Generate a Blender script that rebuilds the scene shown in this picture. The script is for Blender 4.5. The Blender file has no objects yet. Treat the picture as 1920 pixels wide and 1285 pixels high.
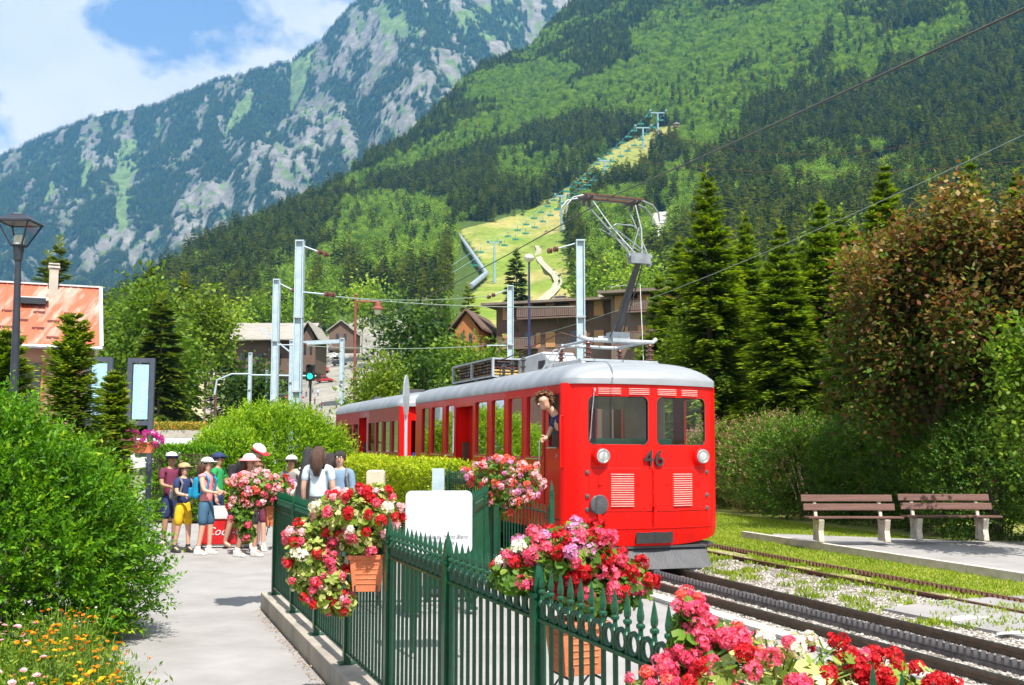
import bpy, bmesh, math, random
import numpy as np
from mathutils import Vector, Matrix, noise as mnoise
PI = math.pi
RNG = random.Random(7)
C = bpy.context.scene.collection
scene = bpy.context.scene

# ------------------------------------------------------------------ camera
F = 1900.0
PITCH = math.atan(185.5 / F)
CAMZ = 1.75
cam_d = bpy.data.cameras.new("camera")
cam = bpy.data.objects.new("camera", cam_d)
C.objects.link(cam)
cam_d.sensor_width = 36.0
cam_d.lens = 36.0 * F / 1920.0
cam_d.clip_start = 0.05
cam_d.clip_end = 40000
cam.location = (0, 0, CAMZ)
cam.rotation_euler = (PI / 2 + PITCH, 0, 0)
scene.camera = cam

# ------------------------------------------------------------------ world, sun, exposure
SUN_DIR = Vector((0.22, -0.50, 0.84)).normalized()      # towards the sun
SUN_EL = math.asin(SUN_DIR.z)
world = bpy.data.worlds.new("World")
scene.world = world
world.use_nodes = True
wn, wl = world.node_tree.nodes, world.node_tree.links
wn.clear()
w_out = wn.new("ShaderNodeOutputWorld")
sky = wn.new("ShaderNodeTexSky")
sky.sky_type = 'NISHITA'
sky.sun_disc = False
sky.sun_elevation = SUN_EL
sky.sun_rotation = math.atan2(SUN_DIR.x, SUN_DIR.y)
sky.altitude = 1000
sky.air_density = 1.0
sky.dust_density = 3.5
sky.ozone_density = 1.0
bg_sky = wn.new("ShaderNodeBackground")
bg_sky.inputs[1].default_value = 0.145
wl.new(sky.outputs[0], bg_sky.inputs[0])
bg_cloud = wn.new("ShaderNodeBackground")
bg_cloud.inputs[1].default_value = 0.70
tc = wn.new("ShaderNodeTexCoord")
mp = wn.new("ShaderNodeMapping")
mp.inputs['Location'].default_value = (3.35, 1.4, 0.55)
mp.inputs['Scale'].default_value = (1.0, 1.0, 1.35)
wl.new(tc.outputs['Generated'], mp.inputs[0])
cn = wn.new("ShaderNodeTexNoise")
cn.inputs['Scale'].default_value = 8.0
cn.inputs['Detail'].default_value = 9
cn.inputs['Roughness'].default_value = 0.54
cn.inputs['Distortion'].default_value = 0.0
wl.new(mp.outputs[0], cn.inputs['Vector'])
cr = wn.new("ShaderNodeValToRGB")
cr.color_ramp.elements[0].position = 0.42
cr.color_ramp.elements[1].position = 0.50
wl.new(cn.outputs['Fac'], cr.inputs[0])
cn2 = wn.new("ShaderNodeTexNoise")
cn2.inputs['Scale'].default_value = 7.0
cn2.inputs['Detail'].default_value = 6
wl.new(mp.outputs[0], cn2.inputs['Vector'])
cr2 = wn.new("ShaderNodeValToRGB")
cr2.color_ramp.elements[0].position = 0.3
cr2.color_ramp.elements[0].color = (0.78, 0.84, 0.92, 1)
cr2.color_ramp.elements[1].position = 0.62
cr2.color_ramp.elements[1].color = (1, 1, 1, 1)
wl.new(cn2.outputs['Fac'], cr2.inputs[0])
wl.new(cr2.outputs[0], bg_cloud.inputs[0])
mix = wn.new("ShaderNodeMixShader")
wl.new(cr.outputs[0], mix.inputs[0])
wl.new(bg_sky.outputs[0], mix.inputs[1])
wl.new(bg_cloud.outputs[0], mix.inputs[2])
wl.new(mix.outputs[0], w_out.inputs[0])

sun_d = bpy.data.lights.new("sun", 'SUN')
sun_d.energy = 5.0
sun_d.angle = math.radians(0.5)
sun_d.color = (1.0, 0.955, 0.88)
sun = bpy.data.objects.new("sun", sun_d)
C.objects.link(sun)
sun.rotation_euler = SUN_DIR.to_track_quat('Z', 'Y').to_euler()
scene.view_settings.view_transform = 'Standard'
scene.view_settings.look = 'None'
scene.view_settings.gamma = 1
scene.view_settings.exposure = 0.72
scene.view_settings.use_curve_mapping = False
try:
    scene.cycles.use_denoising = True
    scene.cycles.denoiser = 'OPENIMAGEDENOISE'
    scene.cycles.max_bounces = 7
    scene.cycles.transparent_max_bounces = 12
    scene.cycles.volume_bounces = 1
    scene.cycles.sample_clamp_indirect = 8
except Exception:
    pass

# ------------------------------------------------------------------ pixel -> place helpers
cP, sP = math.cos(PITCH), math.sin(PITCH)
def ue(px, py):
    a = (px - 960) / F
    v = (642.5 - py) / F
    d = cP - v * sP
    return a / d, (sP + v * cP) / d
def P(px, py, Y):
    u, e = ue(px, py)
    return Vector((u * Y, Y, CAMZ + e * Y))
def G(px, py, z=0.0):
    u, e = ue(px, py)
    Y = (z - CAMZ) / e
    return Vector((u * Y, Y, z))
TH = math.radians(20.2)
aV = Vector((-math.sin(TH), math.cos(TH), 0))
rV = Vector((math.cos(TH), math.sin(TH), 0))
def R(X, t, z=0.0):                      # place in the railway frame
    v = rV * X + aV * t
    return Vector((v.x, v.y, z))

# ------------------------------------------------------------------ tagging and mesh helpers
def tag(o, label=None, cat=None, group=None, kind=None):
    if label: o['label'] = label
    if cat: o['category'] = cat
    if group: o['group'] = group
    if kind: o['kind'] = kind
    return o
def empty(name, loc=(0, 0, 0), rz=0.0, label=None, cat=None, group=None):
    o = bpy.data.objects.new(name, None)
    o.empty_display_size = 0.2
    C.objects.link(o)
    o.location = loc
    o.rotation_euler = (0, 0, rz)
    return tag(o, label, cat, group)
def link(name, me, parent=None, loc=None, rot=None, scale=None):
    o = bpy.data.objects.new(name, me)
    C.objects.link(o)
    if parent: o.parent = parent
    if loc is not None: o.location = loc
    if rot is not None: o.rotation_euler = rot
    if scale is not None: o.scale = scale if hasattr(scale, '__len__') else (scale,) * 3
    return o
def kids(o): return CH.get(o, [])
def copy_tree(o, parent=None, loc=None, rz=None):
    def rec(s, par):
        c = s.copy(); C.objects.link(c)
        if par is not None: c.parent = par
        for ch in s.children: rec(ch, c)
        return c
    c = rec(o, parent)
    if loc is not None: c.location = loc
    if rz is not None: c.rotation_euler = (0, 0, rz)
    return c

def fast_mesh(name, verts, faces, mats, attr=None, mi=None, smooth=False):
    """verts (N,3); faces (M,k) int array; one material or a list; attr: per-face float 'lc'"""
    me = bpy.data.meshes.new(name)
    verts = np.asarray(verts, dtype=np.float32); faces = np.asarray(faces, dtype=np.int32)
    n, m, k = len(verts), len(faces), faces.shape[1]
    me.vertices.add(n); me.vertices.foreach_set('co', verts.ravel())
    me.loops.add(m * k); me.loops.foreach_set('vertex_index', faces.ravel())
    me.polygons.add(m); me.polygons.foreach_set('loop_start', np.arange(0, m * k, k, dtype=np.int32))
    try: me.polygons.foreach_set('loop_total', np.full(m, k, dtype=np.int32))
    except Exception: pass
    if attr is not None:
        a = me.attributes.new('lc', 'FLOAT', 'FACE')
        a.data.foreach_set('value', np.asarray(attr, dtype=np.float32))
    for mm in (mats if isinstance(mats, (list, tuple)) else [mats]): me.materials.append(mm)
    if mi is not None: me.polygons.foreach_set('material_index', np.asarray(mi, dtype=np.int32))
    if smooth: me.polygons.foreach_set('use_smooth', np.ones(m, dtype=bool))
    me.update(calc_edges=True)
    return me

class MB:
    """collects simple solids into ONE mesh"""
    def __init__(s): s.v = []; s.f = []; s.m = []; s.cur = 0
    def mat(s, i): s.cur = i; return s
    def add(s, vs, fs):
        b = len(s.v)
        s.v += [tuple(v) for v in vs]
        s.f += [tuple(b + i for i in f) for f in fs]
        s.m += [s.cur] * len(fs)
        return s
    def box(s, c, d, rz=0.0, M=None):
        x, y, z = d[0] / 2, d[1] / 2, d[2] / 2
        vs = [Vector((sx * x, sy * y, sz * z)) for sz in (-1, 1) for sy in (-1, 1) for sx in (-1, 1)]
        if M is None: M = Matrix.Rotation(rz, 3, 'Z')
        vs = [M @ v + Vector(c) for v in vs]
        return s.add(vs, [(0, 2, 3, 1), (4, 5, 7, 6), (0, 1, 5, 4), (2, 6, 7, 3), (0, 4, 6, 2), (1, 3, 7, 5)])
    def beam(s, p0, p1, w, h, up=(0, 0, 1)):
        p0, p1 = Vector(p0), Vector(p1); d = (p1 - p0)
        L = d.length; y = d.normalized(); x = y.cross(Vector(up))
        if x.length < 1e-4: x = y.cross(Vector((1, 0, 0)))
        x.normalize(); z = x.cross(y)
        M = Matrix((x, y, z)).transposed()
        return s.box((p0 + p1) / 2, (w, L, h), M=M)
    def tube(s, pts, rad, n=8, cap=True):
        pts = [Vector(p) for p in pts]
        if not hasattr(rad, '__len__'): rad = [rad] * len(pts)
        rings = []; prev = None
        for i, p in enumerate(pts):
            d = (pts[min(i + 1, len(pts) - 1)] - pts[max(i - 1, 0)]).normalized()
            if prev is None:
                a = d.cross(Vector((0, 0, 1)))
                if a.length < 1e-3: a = d.cross(Vector((1, 0, 0)))
            else: a = prev - d * prev.dot(d)
            a.normalize(); prev = a; b = d.cross(a)
            rings.append([p + (a * math.cos(2 * PI * j / n) + b * math.sin(2 * PI * j / n)) * rad[i] for j in range(n)])
        vs = [v for r in rings for v in r]; fs = []
        for i in range(len(pts) - 1):
            for j in range(n):
                fs.append((i * n + j, i * n + (j + 1) % n, (i + 1) * n + (j + 1) % n, (i + 1) * n + j))
        if cap:
            fs.append(tuple(range(n - 1, -1, -1))); fs.append(tuple((len(pts) - 1) * n + j for j in range(n)))
        return s.add(vs, fs)
    def lathe(s, prof, c=(0, 0, 0), n=12, M=None):
        vs = []; fs = []
        for (r, z) in prof:
            for j in range(n):
                v = Vector((r * math.cos(2 * PI * j / n), r * math.sin(2 * PI * j / n), z))
                if M is not None: v = M @ v
                vs.append(v + Vector(c))
        k = len(prof)
        for i in range(k - 1):
            for j in range(n):
                fs.append((i * n + j, i * n + (j + 1) % n, (i + 1) * n + (j + 1) % n, (i + 1) * n + j))
        fs.append(tuple(range(n - 1, -1, -1))); fs.append(tuple((k - 1) * n + j for j in range(n)))
        return s.add(vs, fs)
    def prism(s, poly, axis_vec, M=None, o=(0, 0, 0)):
        """poly: 3D points, extruded by axis_vec"""
        n = len(poly); a = Vector(axis_vec)
        vs = [Vector(p) for p in poly] + [Vector(p) + a for p in poly]
        if M is not None: vs = [M @ v for v in vs]
        vs = [v + Vector(o) for v in vs]
        fs = [tuple(range(n - 1, -1, -1)), tuple(range(n, 2 * n))] + [(i, (i + 1) % n, n + (i + 1) % n, n + i) for i in range(n)]
        return s.add(vs, fs)
    def mesh(s, name, mats, smooth=False):
        me = bpy.data.meshes.new(name)
        me.from_pydata(s.v, [], s.f)
        for mm in (mats if isinstance(mats, (list, tuple)) else [mats]): me.materials.append(mm)
        me.polygons.foreach_set('material_index', s.m)
        if smooth: me.polygons.foreach_set('use_smooth', [True] * len(s.f))
        me.update()
        bm = bmesh.new(); bm.from_mesh(me); bmesh.ops.recalc_face_normals(bm, faces=bm.faces); bm.to_mesh(me); bm.free()
        return me
    def build(s, name, mats, parent=None, loc=None, rot=None, smooth=False, bevel=0.0, seg=2):
        o = link(name, s.mesh(name, mats, smooth), parent, loc, rot)
        if bevel:
            b = o.modifiers.new('bevel', 'BEVEL'); b.width = bevel; b.segments = seg; b.limit_method = 'ANGLE'; b.angle_limit = math.radians(40)
            b.harden_normals = False
        return o

# ------------------------------------------------------------------ materials
MT = {}
def pmat(name, c1, c2=None, scale=8.0, rough=0.6, bump=0.15, metal=0.0, coat=0.0, detail=5, dist=0.02, spec=0.5,
         streak=None, contrast=(0.35, 0.65), world=False):
    m = bpy.data.materials.new(name); m.use_nodes = True
    n, l = m.node_tree.nodes, m.node_tree.links
    b = n['Principled BSDF']
    b.inputs['Roughness'].default_value = rough; b.inputs['Metallic'].default_value = metal
    b.inputs['Coat Weight'].default_value = coat; b.inputs['Specular IOR Level'].default_value = spec
    t = n.new('ShaderNodeTexCoord'); mp = n.new('ShaderNodeMapping'); l.new(n.new('ShaderNodeNewGeometry').outputs['Position'] if world else t.outputs['Object'], mp.inputs[0])
    if streak: mp.inputs['Scale'].default_value = streak
    x = n.new('ShaderNodeTexNoise'); x.inputs['Scale'].default_value = scale; x.inputs['Detail'].default_value = detail
    x.inputs['Roughness'].default_value = 0.6
    l.new(mp.outputs[0], x.inputs['Vector'])
    if c2 is None: c2 = tuple(v * 0.78 for v in c1[:3])
    r = n.new('ShaderNodeValToRGB')
    r.color_ramp.elements[0].position = contrast[0]; r.color_ramp.elements[0].color = (*c1[:3], 1)
    r.color_ramp.elements[1].position = contrast[1]; r.color_ramp.elements[1].color = (*c2[:3], 1)
    l.new(x.outputs['Fac'], r.inputs[0]); l.new(r.outputs[0], b.inputs['Base Color'])
    if bump:
        y = n.new('ShaderNodeTexNoise'); y.inputs['Scale'].default_value = scale * 6; y.inputs['Detail'].default_value = 4
        l.new(mp.outputs[0], y.inputs['Vector'])
        bp = n.new('ShaderNodeBump'); bp.inputs['Strength'].default_value = bump; bp.inputs['Distance'].default_value = dist
        l.new(y.outputs['Fac'], bp.inputs['Height']); l.new(bp.outputs[0], b.inputs['Normal'])
    MT[name] = m
    return m
def leafmat(name, stops, transl=0.35, rough=0.55, vary=0.0):
    m = bpy.data.materials.new(name); m.use_nodes = True
    n, l = m.node_tree.nodes, m.node_tree.links
    b = n['Principled BSDF']; b.inputs['Roughness'].default_value = rough
    b.inputs['Specular IOR Level'].default_value = 0.3
    a = n.new('ShaderNodeAttribute'); a.attribute_name = 'lc'
    r = n.new('ShaderNodeValToRGB')
    while len(r.color_ramp.elements) < len(stops): r.color_ramp.elements.new(0.5)
    for e, (p, c) in zip(r.color_ramp.elements, stops): e.position = p; e.color = (*c, 1)
    col = r.outputs[0]
    if vary:
        oi = n.new('ShaderNodeObjectInfo')
        ad = n.new('ShaderNodeMath'); ad.operation = 'MULTIPLY_ADD'; ad.inputs[1].default_value = vary; ad.inputs[2].default_value = -vary / 2
        l.new(oi.outputs['Random'], ad.inputs[0])
        a2 = n.new('ShaderNodeMath'); a2.operation = 'ADD'; l.new(a.outputs['Fac'], a2.inputs[0]); l.new(ad.outputs[0], a2.inputs[1])
        l.new(a2.outputs[0], r.inputs[0])
    else: l.new(a.outputs['Fac'], r.inputs[0])
    l.new(col, b.inputs['Base Color'])
    t = n.new('ShaderNodeBsdfTranslucent')
    g = n.new('ShaderNodeMix'); g.data_type = 'RGBA'; g.blend_type = 'MULTIPLY'; g.inputs[0].default_value = 1
    g.inputs[7].default_value = (1.15, 1.2, 0.55, 1)
    l.new(col, g.inputs[6]); l.new(g.outputs[2], t.inputs[0])
    mx = n.new('ShaderNodeMixShader'); mx.inputs[0].default_value = transl
    l.new(b.outputs[0], mx.inputs[1]); l.new(t.outputs[0], mx.inputs[2])
    l.new(mx.outputs[0], n['Material Output'].inputs[0])
    MT[name] = m
    return m

M_bark = pmat('bark', (0.10, 0.07, 0.05), (0.20, 0.15, 0.11), 6, 0.9, 0.6, streak=(1, 1, 0.2))
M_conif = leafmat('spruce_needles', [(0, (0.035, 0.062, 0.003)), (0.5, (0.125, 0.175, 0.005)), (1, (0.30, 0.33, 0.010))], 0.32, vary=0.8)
M_conifn = leafmat('near_spruce_needles', [(0, (0.035, 0.085, 0.005)), (0.5, (0.14, 0.23, 0.008)), (1, (0.40, 0.46, 0.02))], 0.42)
M_firn = leafmat('young_fir_needles', [(0, (0.05, 0.12, 0.008)), (0.5, (0.16, 0.26, 0.014)), (1, (0.42, 0.42, 0.03))], 0.4)
M_decf = leafmat('broadleaf_far', [(0, (0.09, 0.18, 0.014)), (0.5, (0.215, 0.345, 0.028)), (1, (0.37, 0.49, 0.05))], 0.45, vary=0.8)
M_dec = leafmat('broadleaf', [(0, (0.05, 0.11, 0.008)), (0.5, (0.13, 0.23, 0.014)), (1, (0.28, 0.38, 0.03))], 0.42)
M_decy = leafmat('yellow_green_leaves', [(0, (0.07, 0.12, 0.010)), (0.5, (0.17, 0.26, 0.018)), (1, (0.33, 0.40, 0.035))], 0.42)
M_bush = leafmat('privet_leaves', [(0, (0.030, 0.10, 0.003)), (0.5, (0.10, 0.27, 0.005)), (0.85, (0.26, 0.44, 0.010)), (1, (0.46, 0.50, 0.02))], 0.42)
M_hedge = leafmat('hedge_leaves', [(0, (0.13, 0.22, 0.006)), (0.5, (0.34, 0.46, 0.008)), (1, (0.60, 0.60, 0.018))], 0.42)
M_sprub = leafmat('spirea_leaves', [(0, (0.08, 0.18, 0.006)), (0.5, (0.22, 0.40, 0.010)), (1, (0.46, 0.56, 0.02))], 0.42)
M_dhedge = leafmat('dark_shrub_leaves', [(0, (0.03, 0.08, 0.008)), (0.6, (0.08, 0.17, 0.013)), (0.93, (0.17, 0.28, 0.02)), (1, (0.35, 0.14, 0.12))], 0.35)
M_maple = leafmat('purple_maple_leaves', [(0, (0.04, 0.10, 0.012)), (0.28, (0.10, 0.19, 0.020)), (0.40, (0.12, 0.035, 0.022)), (0.52, (0.10, 0.13, 0.02)), (0.68, (0.22, 0.065, 0.035)), (0.82, (0.20, 0.22, 0.03)), (0.93, (0.36, 0.16, 0.06)), (1, (0.50, 0.36, 0.16))], 0.45)
# ------------------------------------------------------------------ terrain shape
def interp(x, xs, ys): return float(np.interp(x, xs, ys))
H_U = [ue(p, 600)[0] for p in (-700, 0, 160, 270, 300, 400, 540, 650, 690, 760, 900, 1000, 1020, 1075, 1200, 1920, 2700)]
H_E = [ue(960, y)[1] for y in (780, 700, 640, 572, 535, 462, 402, 345, 300, 262, 125, 92, 62, 8, -60, -330, -420)]
H_Y = [420, 480, 560, 700, 760, 950, 1150, 1350, 1500, 1650, 2000, 2150, 2200, 2300, 2400, 2300, 2000]
B_U = [ue(p, 700)[0] for p in (-700, 0, 270, 400, 600, 900, 1200, 1920, 2700)]
B_E = [ue(960, y)[1] for y in (826, 810, 775, 748, 672, 640, 632, 600, 600)]
Y1, Y0 = 46.0, 300.0
EG = (-0.26 - CAMZ) / Y1
KP = 0.80
def terr_e(u, Y):
    """height per unit depth of the valley floor and hillside at view slope u, depth Y (numpy)"""
    u = np.asarray(u, float); Y = np.asarray(Y, float)
    er = np.interp(u, H_U, H_E); Yr = np.interp(u, H_U, H_Y); eb = np.interp(u, B_U, B_E)
    s0 = np.clip((Y - Y1) / (Y0 - Y1), 0, 1)
    e_a = EG + (eb - EG) * s0 ** 0.8
    s1 = np.clip((Y - Y0) / (Yr - Y0), 0, 1)
    e_b = eb + (er - eb) * s1 ** KP
    e = np.where(Y < Y0, e_a, e_b)
    zr = er * Yr
    back = (zr - (Y - Yr) * 0.45) / np.maximum(Y, 1)
    return np.where(Y > Yr, back, e)
def terr_z(u, Y): return CAMZ + terr_e(u, Y) * Y
def gz(x, y):
    if y < Y1: return -0.25
    return float(terr_z(x / y, y))
def hit(px, py):
    """place on the hillside or valley floor seen at (px,py)"""
    u, e = ue(px, py)
    Ys = np.concatenate([np.linspace(Y1, Y0, 300), np.linspace(Y0, 2600, 1600)])
    es = terr_e(np.full_like(Ys, u), Ys)
    k = np.argmax(es >= e)
    if es[k] < e: k = int(np.argmax(es))
    Y = Ys[k]
    return Vector((u * Y, Y, CAMZ + es[k] * Y))
def pix(x, y, z):
    """image place of points (numpy)"""
    zc = (y) * cP + (z - CAMZ) * sP
    yc = -(y) * sP + (z - CAMZ) * cP
    return 960 + F * x / zc, 642.5 - F * yc / zc
def inpoly(px, py, poly):
    px = np.asarray(px); py = np.asarray(py); r = np.zeros(px.shape, bool)
    n = len(poly); j = n - 1
    for i in range(n):
        xi, yi = poly[i]; xj, yj = poly[j]
        c = ((yi > py) != (yj > py)) & (px < (xj - xi) * (py - yi) / (yj - yi + 1e-9) + xi)
        r ^= c; j = i
    return r
def vnoise(x, y, s, seed=0):
    """cheap smooth value noise (numpy), 0..1"""
    x = np.asarray(x) / s + seed * 17.3; y = np.asarray(y) / s + seed * 7.1
    xi = np.floor(x).astype(np.int64); yi = np.floor(y).astype(np.int64); fx = x - xi; fy = y - yi
    fx = fx * fx * (3 - 2 * fx); fy = fy * fy * (3 - 2 * fy)
    def h(a, b):
        k = (a * 374761393 + b * 668265263 + seed * 974711) & 0x7fffffff
        k = ((k ^ (k >> 13)) * 1274126177) & 0x7fffffff
        return ((k ^ (k >> 16)) & 0xffff) / 65535.0
    return (h(xi, yi) * (1 - fx) + h(xi + 1, yi) * fx) * (1 - fy) + (h(xi, yi + 1) * (1 - fx) + h(xi + 1, yi + 1) * fx) * fy
def fbm(x, y, s, seed=0, o=5):
    t = 0; a = 0.5
    for i in range(o): t = t + a * vnoise(x, y, s / 2 ** i, seed + i); a *= 0.5
    return t / (1 - 0.5 ** o)

MEADOW = [(862, 432), (905, 420), (985, 398), (1060, 352), (1130, 296), (1195, 250), (1238, 236), (1288, 238), (1280, 262), (1236, 290),
          (1215, 322), (1178, 352), (1110, 372), (1068, 398), (1062, 440), (1072, 500), (1110, 700), (850, 700), (856, 600), (880, 560), (915, 520), (900, 480)]
GULLY = [(1215, 400), (1262, 395), (1250, 440), (1240, 500), (1215, 500), (1225, 450)]
PARK = [(596, 640), (690, 590), (745, 582), (800, 640), (760, 700), (640, 820), (555, 820), (556, 660)]
RAMP = [(372, 690), (440, 690), (480, 830), (352, 830), (362, 760)]
BANDS = [[(640, 345), (760, 296), (900, 232), (1050, 165), (1200, 108), (1340, 55), (1500, 12), (1570, -30), (1680, -30), (1500, 90), (1400, 135),
          (1290, 205), (1230, 228), (1150, 225), (1000, 262), (850, 300), (740, 336), (660, 372)],
         [(1185, 75), (1300, 40), (1420, 60), (1380, 110), (1240, 150)], [(880, 160), (1010, 110), (1080, 130), (1000, 200), (890, 215)],
         [(1250, 190), (1400, 150), (1480, 80), (1560, 60), (1520, 140), (1430, 200), (1290, 260), (1240, 250)],
         [(1290, 200), (1400, 215), (1390, 290), (1320, 320), (1270, 280)],
         [(1560, 40), (1640, 60), (1660, 110), (1640, 170), (1560, 160)], [(1640, 90), (1760, 50), (1800, 10), (1840, 60), (1740, 120), (1640, 130)],
         [(930, 310), (1030, 290), (1050, 330), (990, 385), (930, 370)], [(640, 400), (760, 380), (850, 400), (840, 560), (700, 560), (600, 480)],
         [(1470, 345), (1590, 330), (1640, 360), (1560, 400), (1460, 390)], [(1075, 400), (1210, 380), (1240, 480), (1200, 560), (1100, 560)],
         [(1240, 330), (1300, 300), (1330, 400), (1270, 500), (1220, 480)], [(500, 520), (640, 500), (640, 620), (480, 620)]]
def hill_colour(px, py, x, y):
    n = len(px); col = np.empty((n, 3))
    f = fbm(x, y, 60, 3); g = fbm(x, y, 14, 9)
    col[:] = np.stack([0.05 + 0.03 * f, 0.085 + 0.04 * f, 0.02 + 0 * f], 1)
    m = inpoly(px + 8 * (g - .5), py + 8 * (f - .5), MEADOW)
    dry = np.clip((fbm(x, y, 60, 5) - 0.47) * 5, 0, 1) * (.35 + .65 * fbm(x, y, 12, 15))
    green = np.stack([0.12 + 0.12 * g, 0.20 + 0.09 * g, 0.025 + 0.02 * g], 1)
    tan = np.stack([0.34 + 0.12 * g, 0.29 + 0.08 * g, 0.10 + 0.05 * g], 1)
    mc = green * (1 - dry[:, None]) + tan * dry[:, None]
    top = np.clip((360 - py) / 100, 0, 1)[:, None]
    mc = mc * (1 - top) + (green * .45 + tan * .55) * top
    col[m] = mc[m]
    m = inpoly(px, py, GULLY)
    col[m] = np.stack([0.42 + .2 * g, 0.40 + .2 * g, 0.34 + .2 * g], 1)[m]
    m = inpoly(px + 10 * (g - .5), py, PARK)
    col[m] = np.stack([0.20 + 0.12 * g, 0.19 + 0.11 * g, 0.16 + 0.10 * g], 1)[m]
    m = inpoly(px, py, RAMP)
    col[m] = np.stack([0.36 + 0.16 * g, 0.32 + 0.12 * g, 0.20 + 0.06 * g], 1)[m]
    return col
def vcol_mesh(name, X, Y, Z, col, mat, smooth=True):
    nv, nu = X.shape
    V = np.stack([X.ravel(), Y.ravel(), Z.ravel()], 1)
    i = np.arange(nv * nu).reshape(nv, nu)
    Fc = np.stack([i[:-1, :-1].ravel(), i[:-1, 1:].ravel(), i[1:, 1:].ravel(), i[1:, :-1].ravel()], 1)
    me = fast_mesh(name, V, Fc, mat, smooth=smooth)
    a = me.attributes.new('vc', 'FLOAT_COLOR', 'POINT')
    a.data.foreach_set('color', np.concatenate([col, np.ones((len(col), 1))], 1).astype(np.float32).ravel())
    return me
def vcol_mat(name, scale, bump, dist, rough=0.95):
    m = bpy.data.materials.new(name); m.use_nodes = True
    n, l = m.node_tree.nodes, m.node_tree.links; b = n['Principled BSDF']
    b.inputs['Roughness'].default_value = rough; b.inputs['Specular IOR Level'].default_value = 0.1
    a = n.new('ShaderNodeAttribute'); a.attribute_name = 'vc'
    t = n.new('ShaderNodeTexCoord'); x = n.new('ShaderNodeTexNoise'); x.inputs['Scale'].default_value = scale; x.inputs['Detail'].default_value = 8
    l.new(t.outputs['Object'], x.inputs['Vector'])
    mr = n.new('ShaderNodeMapRange'); mr.inputs[1].default_value = 0.3; mr.inputs[2].default_value = 0.7; mr.inputs[3].default_value = 0.72; mr.inputs[4].default_value = 1.25
    l.new(x.outputs['Fac'], mr.inputs[0])
    g = n.new('ShaderNodeVectorMath'); g.operation = 'SCALE'; l.new(a.outputs['Color'], g.inputs[0]); l.new(mr.outputs[0], g.inputs['Scale'])
    l.new(g.outputs[0], b.inputs['Base Color'])
    bp = n.new('ShaderNodeBump'); bp.inputs['Strength'].default_value = bump; bp.inputs['Distance'].default_value = dist
    l.new(x.outputs['Fac'], bp.inputs['Height']); l.new(bp.outputs[0], b.inputs['Normal'])
    return m

us = np.linspace(-0.75, 0.95, 520)
Ys = np.concatenate([np.linspace(Y1, Y0, 120), np.linspace(Y0 + 6, 1100, 220), np.linspace(1110, 3200, 120)])
U, YY = np.meshgrid(us, Ys)
ZZ = terr_z(U, YY)
XX = U * YY
ZZ += np.where(YY > Y0, (fbm(XX, YY, 120, 2) - .5) * np.clip((YY - Y0) / 300, 0, 1) * 14, 0)
ppx, ppy = pix(XX.ravel(), YY.ravel(), ZZ.ravel())
me = vcol_mesh('hillside', XX, YY, ZZ, hill_colour(ppx, ppy, XX.ravel(), YY.ravel()), vcol_mat('hill_soil', 0.25, 0.6, 0.6))
tag(link('hillside', me), kind='structure')

M_ground = pmat('valley_ground', (0.10, 0.13, 0.04), (0.20, 0.20, 0.09), 0.3, 0.95, 0.3, dist=0.05)
g = MB(); g.add([(-9000, -9000, -0.27), (9000, -9000, -0.27), (9000, 9000, -0.27), (-9000, 9000, -0.27)], [(0, 1, 2, 3)])
tag(g.build('ground', M_ground), kind='structure')

# ------------------------------------------------------------------ the far mountain
MU = [ue(p, 400)[0] for p in (-900, -300, 0, 160, 300, 400, 500, 540, 560, 600, 640, 668, 720, 800, 900, 1080, 1300, 1700)]
ME_ = [ue(960, y)[1] for y in (340, 330, 284, 216, 188, 152, 120, 116, 96, 70, 22, -4, -70, -120, -90, -10, 60, 200)]
FY0, FY1 = 2900.0, 5200.0
def far_e(u, s): return 0.055 + (np.interp(u, MU, ME_) - 0.055) * s ** 0.9
def far_z(u, s):
    Y = FY0 + (FY1 - FY0) * s
    x = u * Y
    z = CAMZ + far_e(u, np.minimum(s, 1)) * np.minimum(Y, FY1)
    rid = np.abs(fbm(x + 0.5 * Y, Y * 0.35, 520, 21, 6) - 0.5) * 2
    z = z + (rid - 0.25) * 260 * np.clip(s * 5, 0, 1) * np.clip((1.03 - s) * 8, 0.05, 1)
    z = z + (fbm(x, Y, 90, 31, 4) - .5) * 60 * np.clip(s * 6, 0, 1) * np.clip((1.04 - s) * 10, 0.2, 1)
    return np.where(s > 1, z - (s - 1) * 2000, z)
us = np.linspace(-0.75, 0.30, 900); ss = np.linspace(0, 1.12, 520)
U, S = np.meshgrid(us, ss)
YF = FY0 + (FY1 - FY0) * S; XF = U * YF; ZF = far_z(U, S)
px, py = pix(XF.ravel(), YF.ravel(), ZF.ravel())
ROCK = [[(230, 520), (330, 370), (420, 320), (520, 220), (620, 190), (640, 60), (690, -40), (860, -60), (1100, -40), (1060, 90), (900, 180), (760, 270), (620, 350), (440, 440), (330, 440), (250, 500)],
        [(120, 280), (160, 255), (200, 280), (175, 330), (150, 310)], [(105, 380), (130, 340), (160, 380), (120, 400)],
        [(195, 260), (270, 250), (250, 330), (215, 300)], [(380, 170), (400, 200), (425, 250), (405, 240)], [(170, 480), (215, 430), (250, 400), (260, 480), (200, 520)],
        [(440, 180), (480, 160), (490, 185), (450, 200)], [(310, 270), (370, 250), (360, 300), (310, 300)]]
GRASS = [[(212, 300), (232, 262), (258, 258), (268, 270), (250, 330), (246, 385), (248, 420), (228, 440), (222, 380)],
         [(450, 200), (475, 172), (480, 200), (450, 235), (420, 250)], [(150, 300), (165, 300), (176, 375), (168, 380)],
         [(690, 20), (740, -20), (800, 20), (780, 70), (720, 60)], [(850, 20), (960, 0), (980, 60), (880, 90)], [(75, 380), (95, 340), (100, 350), (80, 385)],
         [(540, 120), (600, 90), (560, 190), (540, 210)]]
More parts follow.
